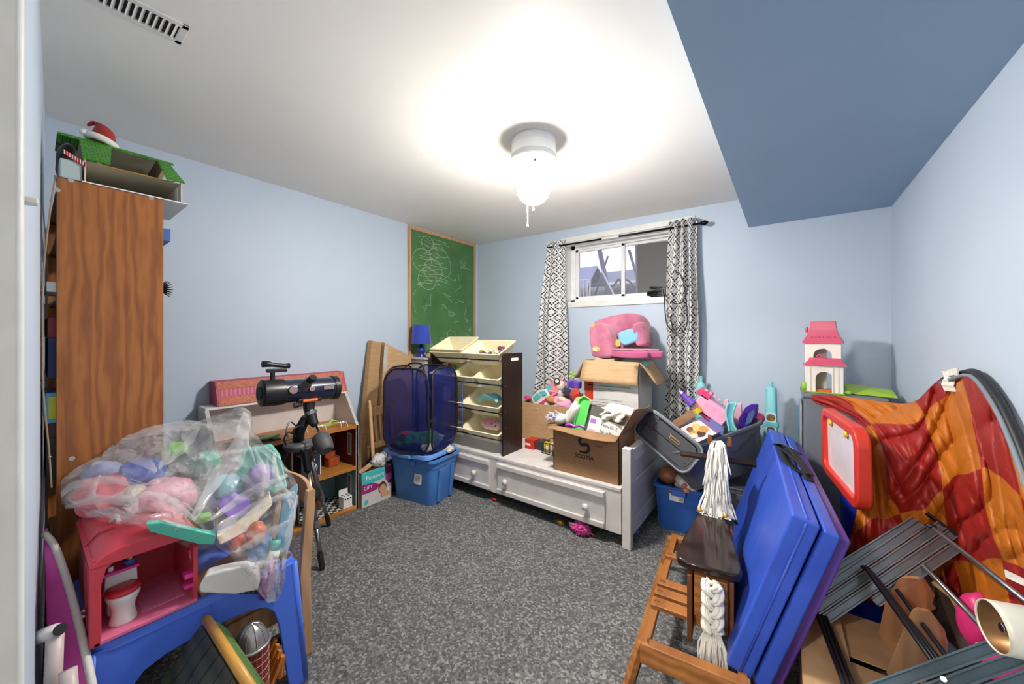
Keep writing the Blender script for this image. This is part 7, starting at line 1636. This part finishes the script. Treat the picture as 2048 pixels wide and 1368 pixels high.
# ---------------------------------------------------------------- pink toy bathroom
def pink_playset():
    X1, X0, y0, y1, z0, z1 = -1.468, -1.86, .108, .324, TZ + .001, TZ + .262
    t = thing('toy_bathroom', 'coral pink plastic toy bathroom with toilet on the blue table', 'toy playset', ((X0 + X1) / 2, (y0 + y1) / 2, z0))
    mc = plastic('coral_plastic', (206, 62, 76), .35); mp = plastic('rose_floor_plastic', (224, 112, 150), .35); mdk = plastic('deep_coral_plastic', (180, 44, 52), .4)
    part(t, 'floor', BX(X0, X1 + .004, y0, y1, z0, z0 + .012), mp, wd=True, bev=.003)
    mt_ = part(t, 'bath_mat', PR([(X1 - .05, y0 + .10, z0 + .012), (X1 - .05, y1 - .02, z0 + .012), (X1 - .16, y1 - .02, z0 + .012), (X1 - .16, y0 + .1, z0 + .012)], (0, 0, .002)), plastic('mat_rose_plastic', (232, 128, 164), .4), wd=True)
    part(t, 'back_wall', BX(X0, X0 + .012, y0, y1, z0 + .012, z1 - .03), mc, wd=True)
    part(t, 'partition', BX(X1 - .25, X1 - .24, y0 + .01, y1 - .01, z0 + .012, z1 - .03), mdk, wd=True)
    # near side wall with an arched door panel
    s = part(t, 'side_wall', BX(X0, X1, y0, y0 + .01, z0 + .012, z1 - .03), mc, wd=True)
    A = [(X1 - .05, z0 + .02), (X1 - .13, z0 + .02), (X1 - .13, z0 + .15)] + [(X1 - .09 - .04 * math.cos(a), z0 + .15 + .045 * math.sin(a)) for a in [i * math.pi / 8 for i in range(1, 8)]] + [(X1 - .05, z0 + .15)]
    part(s, 'arched_door', PR([(x, y0 - .001, z) for x, z in A], (0, -.006, 0)), mdk, wd=True, bev=.003)
    for z in (z0 + .075, z0 + .09): part(s, 'door_handle', TU([(X1 - .052, y0 - .008, z), (X1 - .04, y0 - .014, z)], .004, 6), m_chrome, wd=True)
    part(t, 'corner_post', loft(nb(), [[V((x, y, z)) for x, y in ((X1 - .022 * k, y0 - .006), (X1 + .004, y0 - .006), (X1 + .004, y0 + .016 * k2), (X1 - .022 * k, y0 + .012))] for z, k, k2 in ((z0, 1, 1), (z0 + .16, 1, 1), (z0 + .2, 1.2, 1.6), (z1 - .04, 1.4, 3.4))]), mc, wd=True, bev=.003)
    # far side wall, stepped
    s = part(t, 'side_wall', PR([(X1, y1, z0), (X1, y1, z0 + .17), (X1 - .03, y1, z0 + .185), (X1 - .05, y1, z1 - .04), (X0, y1, z1 - .04), (X0, y1, z0)], (0, -.01, 0)), mc, wd=True)
    part(s, 'wall_shelf', BX(X1 - .028, X1 - .004, y1 - .03, y1 - .01, z0 + .08, z0 + .094), plastic('magenta_plastic', (226, 60, 150)), wd=True)
    part(s, 'wall_shelf', BX(X1 - .028, X1 - .004, y1 - .03, y1 - .01, z0 + .05, z0 + .06), plastic('magenta_plastic'), wd=True)
    # bulging roof
    L = []
    for x, k in ((X1 + .006, 0), (X1 - .03, .8), (X1 - .1, 1), (X0 + .06, 1), (X0 - .005, .4)):
        pts = []
        for f in [i / 10 for i in range(11)]:
            y = y0 - .008 + (y1 - y0 + .012) * f; pts.append(V((x, y, z1 - .045 + (.035 + .022 * k) * math.sin(f * math.pi) ** .45)))
        pts += [V((x, y1, z1 - .052)), V((x, y0 - .004, z1 - .052))]
        L.append(pts)
    r = part(t, 'roof', loft(nb(), L), mc, wd=True, smooth=True, bev=.004)
    part(r, 'roof_seam', TU([(X1 - .12, y0 - .006, z1 - .03), (X1 - .12, y0 + .02, z1 - .003), (X1 - .10, y0 + .05, z1 + .008)], .0025, 5), mdk, wd=True)
    part(r, 'roof_hook', TU([(X1 - .17, y0 + .05, z1 - .0), (X1 - .155, y0 + .06, z1 + .022), (X1 - .135, y0 + .065, z1 - .002)], .006, 6), m_white, wd=True, smooth=True)
    # toilet
    o = V((X1 - .055, y0 + .062, z0 + .012)); q = part(t, 'toilet_tank', B(o + V((-.045, .0, .095)), (.03, .07, .06), top=(1, .92)), m_white, wd=True, bev=.003)
    part(t, 'toilet_pedestal', LA([(.028, 0), (.029, .004), (.024, .03), (.026, .05), (.036, .075), (.034, .082), (.01, .082)], 20, M.Translation(o)), m_white, wd=True, smooth=True)
    part(t, 'toilet_lid', LA([(.034, .083), (.037, .086), (.036, .094), (.01, .096), (.001, .096)], 24, M.Translation(o)), plastic('lid_coral_plastic', (206, 46, 60), .35), wd=True, smooth=True)
    part(t, 'toilet_back', B(o + V((-.045, 0, .04)), (.03, .055, .06)), m_white, wd=True, bev=.003)
    tr = part(t, 'tank_tray', B(o + V((-.045, .0, .129)), (.032, .074, .008)), plastic('magenta_plastic'), wd=True)
    part(tr, 'flower_pot', LA([(.008, 0), (.014, .012), (.012, .018), (.004, .018)], 14, M.Translation(o + V((-.045, .018, .133)))), m_bluep, wd=True, smooth=True)
    b = nb()
    for i in range(9): ball(b, o + V((-.045 + .008 * math.cos(i * 2.1), .018 + .011 * math.sin(i * 2.1), .156 + .006 * (i % 3))), .006)
    part(tr, 'flowers', b, mat('flower_mix', (176, 140, 60), .6, scale=90, var=.6), wd=True, smooth=True)
    part(tr, 'soap', B(o + V((-.045, -.02, .139)), (.012, .012, .014)), m_white, wd=True, bev=.003)
    # decal on the far wall (plain shape)
    part(s, 'wall_decal', flat(face((X1 - .035, y1 - .0108, z0 + .135), (1, 0, 0), (0, -1, 0)), [(-.012, -.012), (-.004, -.002), (-.01, .012), (-.002, .016), (.004, .004), (.014, -.002), (.012, -.012), (.004, -.008), (-.004, -.008)], .0006), m_lpink, wd=True)
pink_playset()
# ---------------------------------------------------------------- toy farm under the table edge
def toy_barn():
    X0, X1, Y, zr = -1.455, -1.05, .342, .40
    t = thing('toy_barn', 'toy barn with dark shingled roof, tan ridge pole and green edge beside the table', 'toy barn', ((X0 + X1) / 2, Y - .06, 0))
    mdk = wood('weathered_shingle', (40, 48, 34), (84, 84, 62), 7, 1); mgr = mat('moss_green_print', (78, 112, 52), .6, scale=14, var=.25)
    part(t, 'ridge_pole', TU([(X0, Y, zr + .012), (X1, Y, zr + .012)], .0125, 12), mat('tan_pole', (206, 152, 66), .4), wd=True, smooth=True)
    # left slope as courses of shingles
    n = 5; sl = V((0, -.20, -.25)) / n
    for r_ in range(n):
        for i in range(7):
            xa = X0 + (X1 - X0) * i / 7 + .002; xb = X0 + (X1 - X0) * (i + 1) / 7 - .002
            p = V((0, Y - .008, zr - .004)) + sl * r_; q = p + sl * 1.08; lift = V((0, -.004, .004))
            part(t, 'shingle', PR([(xa, p.y, p.z), (xb, p.y, p.z), (xb, q.y - .003, q.z + .003), (xa, q.y - .003, q.z + .003)], (0, -.005, .0045)), mdk, wd=True)
    g = [(X0, Y + .008, zr + .002), (X1, Y + .008, zr + .002), (X1, Y + .034, zr - .02), (X0, Y + .034, zr - .02)]
    part(t, 'green_eave', PR(g, (0, -.004, -.003)), mgr, wd=True)
    for i in range(9):
        x = X0 + .06 + i * (X1 - X0 - .08) / 9; part(t, 'eave_leaf', PR([(x - .05, Y + .032, zr - .019), (x - .02, Y + .032, zr - .019), (x - .005, Y + .048, zr - .04), (x - .038, Y + .046, zr - .036)], (0, -.003, -.002)), mgr, wd=True)
    part(t, 'barn_wall', PR([(X0 + .03, Y - .02, .001), (X0 + .03, Y - .02, zr - .03), (X0 + .03, Y - .19, .16), (X0 + .03, Y - .19, .001)], (.34, 0, 0)), mat('barn_dark_red', (84, 30, 24), .6), wd=True)
    # silo
    c = pz(474, 1252, .36); sx, sy = c.x + .03, c.y + .03; r = .048
    s = thing('toy_silo', 'red gridded toy silo with silver dome beside the toy barn', 'toy silo', (sx, sy, .0))
    part(s, 'drum', LA([(.9 * r, .001), (r * .98, .004), (r, .295), (.5 * r, .296)], 32), mat('silo_red', (132, 30, 24), .5))
    for i in range(11): part(s, 'hoop', TU([(r * 1.005 * math.cos(a), r * 1.005 * math.sin(a), .02 + i * .025) for a in [k * math.pi / 12 for k in range(24)]], .0011, 4, closed=True), mat('pale_wire', (190, 150, 140), .5))
    for i in range(20): a = i * math.pi / 10; part(s, 'stave_line', TU([(r * 1.005 * math.cos(a), r * 1.005 * math.sin(a), .005), (r * 1.005 * math.cos(a), r * 1.005 * math.sin(a), .292)], .0009, 4), mat('pale_wire'))
    d = part(s, 'dome', LA([(r * .97, .297), (r * .96, .305), (r * .85, .327), (r * .66, .345), (r * .4, .357), (r * .12, .362), (.004, .366), (.001, .366)], 32), mat('silver_paint', (172, 170, 166), .3, .75), smooth=True)
    part(s, 'dome_rim', TU([(r * 1.04 * math.cos(a), r * 1.04 * math.sin(a), .297) for a in [k * math.pi / 16 for k in range(32)]], .005, 6, closed=True), mat('silver_paint'), smooth=True)
    for i in range(10):
        a = i * math.pi / 5; part(d, 'dome_rib', TU([(k * r * 1.01 * math.cos(a), k * r * 1.01 * math.sin(a), z + .001) for k, z in ((.96, .305), (.85, .327), (.66, .345), (.4, .357), (.12, .362))], .0012, 4), mat('silver_paint'))
    # orange farm gate
    q = pz(515, 1330, .15)
    f = thing('toy_gate', 'orange wooden toy farm gate with green trim near the silo', 'toy gate', (q.x, q.y, 0))
    wo = wood('orange_barn_wood', (172, 96, 28), (208, 132, 52), 8)
    part(f, 'platform', B((-.03, -.03, .11), (.15, .11, .02)), wo, bev=.003)
    for i in range(4): part(f, 'plank', B((.0 + .02 * i, .035, .16 - .01 * i), (.016, .014, .10), (-25, 0, 0)), wo, bev=.003)
    for a, b in ((-.09, -.07), (.03, -.07), (-.09, .015), (.03, .015)): part(f, 'leg', B((a, b, .05), (.018, .018, .099)), wo)
    part(f, 'green_trim', PR([(-.10, .03, .18), (.0, .055, .155), (.004, .06, .162), (-.09, .04, .192)], (.004, 0, .004)), mgr)
    part(f, 'post', TU([(.05, .05, .10), (.055, .055, .17)], .012, 8), wo)
toy_barn()
# ---------------------------------------------------------------- pink board and white pipes by the wall
def wall_side():
    t = thing('bodyboard', 'curved magenta foam board with white rim standing on edge by the wall', 'board', pd(150, 1330, .95))
    L = [(90, 1068, 1.12), (108, 1090, 1.10), (124, 1130, 1.07), (140, 1180, 1.04), (156, 1240, 1.0), (170, 1300, .97), (184, 1368, .94), (195, 1450, .92)]
    P = [pd(*q) for q in L]
    def fn(u, v):
        i = min(int(v * (len(P) - 1)), len(P) - 2); f = v * (len(P) - 1) - i; p = P[i].lerp(P[i + 1], f)
        return p + V((-.05, -.055, .0)) * u
    fn2 = lambda u, v: (lambda p: V((p.x, max(p.y, .036), p.z)))(fn(u, v))
    part(t, 'foam_sheet', SU(fn2, 10, 24), mat('magenta_foam', (232, 92, 184), .5, scale=5, var=.25), wd=True, smooth=True, sol=.008)
    part(t, 'white_rim', TU(bez(P, 40), .0085, 8), m_wtext, wd=True, smooth=True)
    p = thing('pipe_frame', 'white plastic pipe elbow frame standing in front of the pink board', 'pipe frame', pd(110, 1368, .9))
    e = pd(110, 1262, .92)
    b = e.copy(); part(p, 'elbow', TU([pd(78, 1275, .93), pd(92, 1268, .925), pd(112, 1262, .92)], .017, 14), m_white, wd=True, smooth=True)
    part(p, 'elbow_opening', CY(e + (e - pd(92, 1268, .925)).normalized() * .0165, e + (e - pd(92, 1268, .925)).normalized() * .0185, .013, n=16), m_black, wd=True)
    part(p, 'pipe', TU([e + V((0, 0, -.01)), pd(104, 1420, .9)], .0155, 14), mat('ivory_pipe', (206, 190, 184), .4), wd=True, smooth=True)
    part(p, 'pipe', TU([pd(136, 1340, .9), pd(142, 1440, .88)], .0155, 14), mat('ivory_pipe'), wd=True, smooth=True)
wall_side()
# ---------------------------------------------------------------- bag of toys
def bag_d(px, py):
    k = max(0, min(1, (px - 300) / 180))
    return (1.12 + .36 * max(0, min(1, (1045 - py) / 200))) * (1 - k) + (1.30 + .18 * max(0, min(1, (1160 - py) / 260))) * k
BC = pd(385, 985, 1.40)
def toy_bag():
    sil = [(97, 1003), (118, 962), (160, 935), (205, 915), (225, 885), (262, 868), (330, 850), (400, 842), (445, 828), (482, 815), (500, 826), (503, 862), (530, 888), (552, 895), (572, 930), (600, 972), (592, 1050), (572, 1120), (556, 1200), (535, 1208), (500, 1165), (470, 1120), (430, 1092), (330, 1074), (292, 1058), (255, 1050), (200, 1045), (150, 1022)]
    ctr = V((385, 985)); pol = []
    for x, y in sil: pol.append((math.atan2(-(y - ctr.y), x - ctr.x), math.hypot(x - ctr.x, y - ctr.y)))
    pol.sort()
    def rho(a):
        a = (a + math.pi) % (2 * math.pi) - math.pi
        for i in range(len(pol)):
            a0, r0 = pol[i - 1]; a1, r1 = pol[i]
            if i == 0: a0 -= 2 * math.pi
            if a0 <= a <= a1: f = (a - a0) / max(1e-6, a1 - a0); return r0 + (r1 - r0) * f
        a0, r0 = pol[-1]; a1, r1 = pol[0]; a1 += 2 * math.pi; f = (a - a0) / (a1 - a0); return r0 + (r1 - r0) * f
    view = (BC - O0).normalized(); rt = V((CS, SN, 0)); upv = V((0, 0, 1)); fw = V((-SN, CS, 0))
    def fn(u, v):
        a = u * 2 * math.pi; th = (v - .5) * math.pi
        k = math.cos(th) ** .55; dep = math.sin(th)
        wob = noise.noise(V((math.cos(a) * 2, math.sin(a) * 2, v * 3))) * .06
        r = rho(a) * (k + wob * k) 
        px, py = ctr.x + r * math.cos(a), ctr.y - r * math.sin(a)
        d = bag_d(px, py) + (.10 + .06 * max(0, min(1, (px - 300) / 180))) * dep
        rid = 1 - abs(noise.noise(V((px * .012 + py * .009, py * .02 - px * .006, dep * 2))) * 2)
        rid2 = 1 - abs(noise.noise(V((px * .03 + py * .02, py * .035 - px * .02, dep * 3 + 5))) * 2)
        rid3 = 1 - abs(noise.noise(V((px * .05 - py * .06, py * .03 + px * .04, dep * 4 + 9))) * 2)
        d -= (.024 * rid ** 3 + .014 * rid2 ** 3 + .006 * rid3 ** 2) * (1 if dep < 0 else -1) * k
        p = O0 + ray(px, py) * d
        p.y = max(p.y, .075); p.z = max(p.z, TZ + .003) if p.x < -1.47 else p.z
        p.x = max(p.x, -1.985); return p
    k = NT('clear_bag_film'); co = k.coord()
    n1 = k.noise(co, 7, 5, .6, 1.2); al = k.ramp(n1, [(.36, (.10, .10, .10, 1)), (.58, (.34, .34, .34, 1)), (.72, (.62, .62, .62, 1))])
    k.link(al, k.b.inputs['Alpha'])
    k.b.inputs['Base Color'].default_value = lin((232, 228, 228)); k.b.inputs['Roughness'].default_value = .12
    k.bump(k.noise(k.coord(scale=(1, 1, 1), rot=(.4, .7, .3)), 16, 5, .6, 2), .9, .02)
    t = thing('toy_bag', 'big clear plastic bag of mixed toys slumped over the pink toy bathroom', 'plastic bag', (BC.x, BC.y, TZ + .002))
    part(t, 'bag_film', SU(fn, 220, 110, closeu=True), k.m, wd=True, smooth=True)
    # gathered folds where the film lies double
    kf = mat('folded_film', (238, 236, 236), .1, alpha=.34); rn = random.Random(8); b = nb()
    def onbag(px, py, h):
        kk = max(0, min(1, (px - 300) / 180)); r = math.hypot(px - ctr.x, py - ctr.y) / max(1, rho(math.atan2(-(py - ctr.y), px - ctr.x)))
        dep = math.sqrt(max(0, 1 - min(1, r) ** 2)) ** .8; d = bag_d(px, py) - (.10 + .06 * kk) * dep - h; p = O0 + ray(px, py) * d; p.y = max(p.y, .07); return p
    def fold(pts, wd_, h=.009):
        P = bez([V((x, y, 0)) for x, y in pts], 26); prev = None; N = len(P)
        for i, p in enumerate(P):
            dv = (P[min(i + 1, N - 1)] - P[max(i - 1, 0)]).normalized(); nn = V((-dv.y, dv.x, 0)); w_ = wd_ * (.35 + .65 * math.sin(math.pi * i / (N - 1))) * (1 + .15 * math.sin(i * .9))
            a_, m_, c_ = p - nn * w_, p, p + nn * w_
            cur = [b.verts.new(onbag(a_.x, a_.y, 0.004)), b.verts.new(onbag(m_.x, m_.y, h)), b.verts.new(onbag(c_.x, c_.y, .004))]
            if prev:
                for j in (0, 1): b.faces.new((prev[j], prev[j + 1], cur[j + 1], cur[j]))
            prev = cur
    for pts, wd_ in (([(492, 826), (470, 900), (430, 960), (385, 1040)], 9), ([(498, 840), (480, 910), (455, 970)], 7), ([(590, 985), (520, 1010), (450, 1050), (400, 1080)], 6), ([(575, 950), (500, 985), (420, 1040)], 5), ([(585, 1040), (530, 1070), (470, 1105)], 5), ([(560, 1120), (520, 1130), (480, 1135)], 4),
                     ([(240, 885), (300, 862), (380, 850), (440, 858)], 6), ([(228, 900), (262, 915), (300, 930), (312, 945)], 6), ([(330, 858), (335, 900), (318, 938)], 5), ([(400, 850), (372, 890), (330, 930)], 5), ([(110, 1000), (150, 970), (215, 960), (290, 975)], 5), ([(130, 1015), (190, 1000), (250, 1000), (300, 985)], 6), ([(170, 1030), (220, 1025), (270, 1040), (330, 1030)], 7), ([(260, 975), (270, 1010), (250, 1045)], 5), ([(200, 950), (185, 985), (200, 1020)], 4), ([(290, 985), (340, 1000), (390, 1040)], 5), ([(548, 905), (555, 960), (590, 1000)], 4), ([(510, 900), (530, 950), (520, 1000)], 4), ([(595, 990), (580, 1060), (565, 1140)], 4), ([(540, 1100), (545, 1150), (535, 1195)], 4)):
        fold(pts, wd_ * 1.6)
    for i in range(12):
        x, y = rn.uniform(150, 560), rn.uniform(880, 1060); a_ = rn.uniform(-.9, .9) + (2.2 if x > 430 else 0); L_ = rn.uniform(25, 60)
        fold([(x, y), (x + L_ * .5 * math.cos(a_), y - L_ * .5 * math.sin(a_) + rn.uniform(-6, 6)), (x + L_ * math.cos(a_), y - L_ * math.sin(a_))], rn.uniform(1.6, 4), .010)
    part(t, 'film_folds', b, kf, wd=True, smooth=True)
toy_bag()
def bag_toys():
    q = lambda px, py, d=1.5: pd(px, py, bag_d(px, py) + (d - 1.5) * .35 + .02)
    grp = 'toys inside the clear bag'
    def slab(name, label, pts, m, dv=.03, bev=.006, cat='toy', raw=False):
        P = [(pd if raw else q)(*p) for p in pts]; n = (P[0] - O0).normalized()
        o = solo(name, PR(P, V((n.x, n.y, 0)).normalized() * dv), m, label, cat, grp, bev=bev)
        return o
    slab('toy_roof', 'large teal toy roof showing at the right of the bag', [(478, 905, 1.62), (545, 893, 1.62), (562, 915, 1.62), (575, 975, 1.6), (545, 990, 1.58), (470, 960, 1.6)], plastic('bag_teal_plastic', (98, 196, 176)), .06)
    slab('toy_bar', 'long teal plastic bar poking out of the bag bottom', [(291, 1047, 1.04), (325, 1046, 1.06), (432, 1070, 1.16), (428, 1090, 1.16), (400, 1089, 1.14), (300, 1064, 1.04)], plastic('bag_mint_plastic', (96, 204, 180)), .03, .004, raw=True)
    o = slab('toy_cash_register', 'purple toy with a cream card on top in the bag', [(432, 1010, 1.42), (470, 985, 1.42), (502, 1000, 1.42), (496, 1030, 1.40), (455, 1040, 1.40)], m_purple, .06)
    part(o, 'card', PR([q(466, 996, 1.415), q(490, 1000, 1.415), q(488, 1010, 1.413), q(463, 1006, 1.413)], (0, -.003, .003)), m_cream, wd=True)
    slab('toy_ramp', 'cream wooden toy ramp running across the bag', [(432, 1072, 1.36), (480, 1050, 1.38), (540, 985, 1.46), (546, 1010, 1.46), (500, 1060, 1.38), (440, 1092, 1.34)], plastic('ecru_plastic', (226, 212, 188)), .04)
    slab('toy_crate', 'sky blue toy crate pressed against the right side of the bag', [(566, 1000, 1.52), (596, 975, 1.52), (588, 1040, 1.5), (574, 1105, 1.48), (548, 1110, 1.48)], m_lblue, .06)
    slab('toy_sheet', 'blue plastic sheet low in the bag', [(490, 1100, 1.42), (545, 1075, 1.44), (540, 1120, 1.42), (505, 1145, 1.40)], plastic('azure_plastic', (60, 140, 200)), .03)
    solo('toy_carrot', BL(q(512, 1068, 1.40), (.035, .03, .05), 3, .15, (0, 30, 0), sub=3), m_orange, 'orange plastic toy near the right of the bag', 'toy', grp, smooth=True)
    solo('toy_apple', BL(q(478, 1082, 1.38), (.04, .03, .03), 5, .2, sub=3), plastic('vermilion_plastic', (210, 70, 50)), 'red-orange toy food beside the orange toy in the bag', 'toy', grp, smooth=True)
    solo('toy_leaf', BL(q(400, 1038, 1.40), (.045, .03, .02), 7, .2, (0, -20, 0), sub=3), m_green, 'lime green toy piece near the bag centre', 'toy', grp, smooth=True)
    solo('toy_leaf', BL(q(350, 900, 1.62), (.06, .04, .03), 9, .2, sub=3), m_green, 'lime green toy lying high at the back of the bag', 'toy', grp, smooth=True)
    solo('toy_tray', BL(q(410, 930, 1.60), (.10, .05, .05), 4, .2, (0, -25, 0), sub=3), plastic('sea_green_plastic', (110, 190, 160)), 'sea green toy tray high in the bag', 'toy', grp, smooth=True)
    solo('toy_hat', BL(q(285, 945, 1.46), (.07, .06, .045), 2, .2, (0, 20, 0), sub=3), plastic('denim_blue_plastic', (52, 88, 190)), 'blue cloth-like toy cap showing through the bag opening', 'toy', grp, smooth=True)
    solo('plush_ear', BL(q(205, 945, 1.50), (.05, .05, .04), 6, .2, sub=3), cloth('lilac_plush', (170, 176, 214)), 'lilac plush toy at the left of the bag', 'plush toy', grp, smooth=True)
    solo('toy_cushion', BL(q(215, 990, 1.52), (.13, .08, .06), 8, .25, sub=4), cloth('coral_plush', (214, 96, 110)), 'coral red cushion toy filling the left of the bag', 'cushion', grp, smooth=True)
    solo('plush_bunny', BL(q(330, 1000, 1.45), (.11, .08, .07), 12, .25, sub=4), cloth('pink_plush2', (226, 150, 168)), 'rosy pink plush toy in the middle of the bag', 'plush toy', grp, smooth=True)
    solo('toy_bib', BL(q(270, 985, 1.42), (.06, .04, .02), 14, .3, sub=3), cloth('ivory_fleece', (228, 210, 190)), 'ivory felt toy lying on the coral cushion toy', 'toy', grp, smooth=True)
    solo('toy_wallet', BL(q(390, 1010, 1.52), (.09, .06, .05), 16, .3, sub=3), plastic('slate_toy_plastic', (84, 88, 110)), 'slate grey toy case behind the purple toy in the bag', 'toy', grp, smooth=True)
    solo('toy_teapot', BL(q(520, 955, 1.54), (.05, .05, .05), 18, .15, sub=3), plastic('lavender_plastic', (160, 140, 200)), 'lavender toy pot in front of the teal roof', 'toy', grp, smooth=True)
    solo('toy_basket', BL(q(450, 975, 1.56), (.07, .06, .05), 19, .25, sub=3), plastic('turquoise_plastic', (120, 176, 190)), 'turquoise toy basket near the bag middle', 'toy', grp, smooth=True)
    q = lambda px, py, d=1.5: pX(px, py, -1.435 - (1.27 - d))
    # white toy vehicle on the table under the bag
    t = thing('toy_hovercraft', 'white toy vehicle with black lower vents at the foot of the bag', 'toy vehicle', q(465, 1185, 1.25))
    P = [q(396, 1176, 1.28), q(410, 1150, 1.28), q(450, 1140, 1.28), q(490, 1133, 1.28), q(512, 1143, 1.27), q(519, 1165, 1.26), q(515, 1182, 1.26), q(470, 1190, 1.26), q(400, 1188, 1.28)]
    part(t, 'hull', PR(P, (-.04, .02, 0)), m_white, wd=True, bev=.008)
    for i in range(4):
        a = 478 + i * 10; part(t, 'vent', PR([q(a, 1182, 1.254), q(a + 8, 1181, 1.254), q(a + 7, 1188, 1.254), q(a, 1189, 1.254)], (-.004, .002, 0)), m_black, wd=True)
    part(t, 'red_mark', flat(face(q(509, 1170, 1.252), (.6, .8, 0), (.8, -.6, .3)), [(.006 * math.cos(a), .006 * math.sin(a)) for a in [i * .5 for i in range(12)]], .001), m_red, wd=True)
    for i in range(5): part(t, 'printed_mark', PR([q(402 + 8 * i, 1168 - i, 1.272), q(408 + 8 * i, 1167 - i, 1.272), q(407 + 8 * i, 1176 - i, 1.272), q(402 + 8 * i, 1177 - i, 1.272)], (-.002, .001, 0)), mat('dark_print'), wd=True)
    solo('toy_board', PR([V((-1.60, .33, TZ + .002)), V((-1.48, .335, TZ + .002)), V((-1.49, .60, TZ + .002)), V((-1.72, .58, TZ + .002))], (0, 0, .01)), wood('dark_ply', (112, 72, 40), (150, 104, 62), 6), 'thin wooden board on the blue table under the bag', 'board')
    q = lambda px, py, d=1.5: pd(px, py, bag_d(px, py) - .02)
    # tube of purple glitter
    t = thing('glitter_tube', 'clear tube of purple glitter with teal cap hanging at the bag corner', 'tube', q(525, 1195, 1.36))
    part(t, 'tube_body', TU([q(546, 1110, 1.39), q(538, 1150, 1.38), q(530, 1180, 1.37), q(527, 1196, 1.36)], [.018, .018, .022, .012], 12), plastic('glitter_purple', (140, 50, 150), .25), wd=True, smooth=True)
    part(t, 'tube_label', TU([q(548, 1102, 1.388), q(545, 1118, 1.388)], .0188, 12), m_paper, wd=True, smooth=True)
    part(t, 'tube_cap', TU([q(551, 1080, 1.39), q(548, 1102, 1.39)], .018, 12), m_teal, wd=True, smooth=True)
bag_toys()
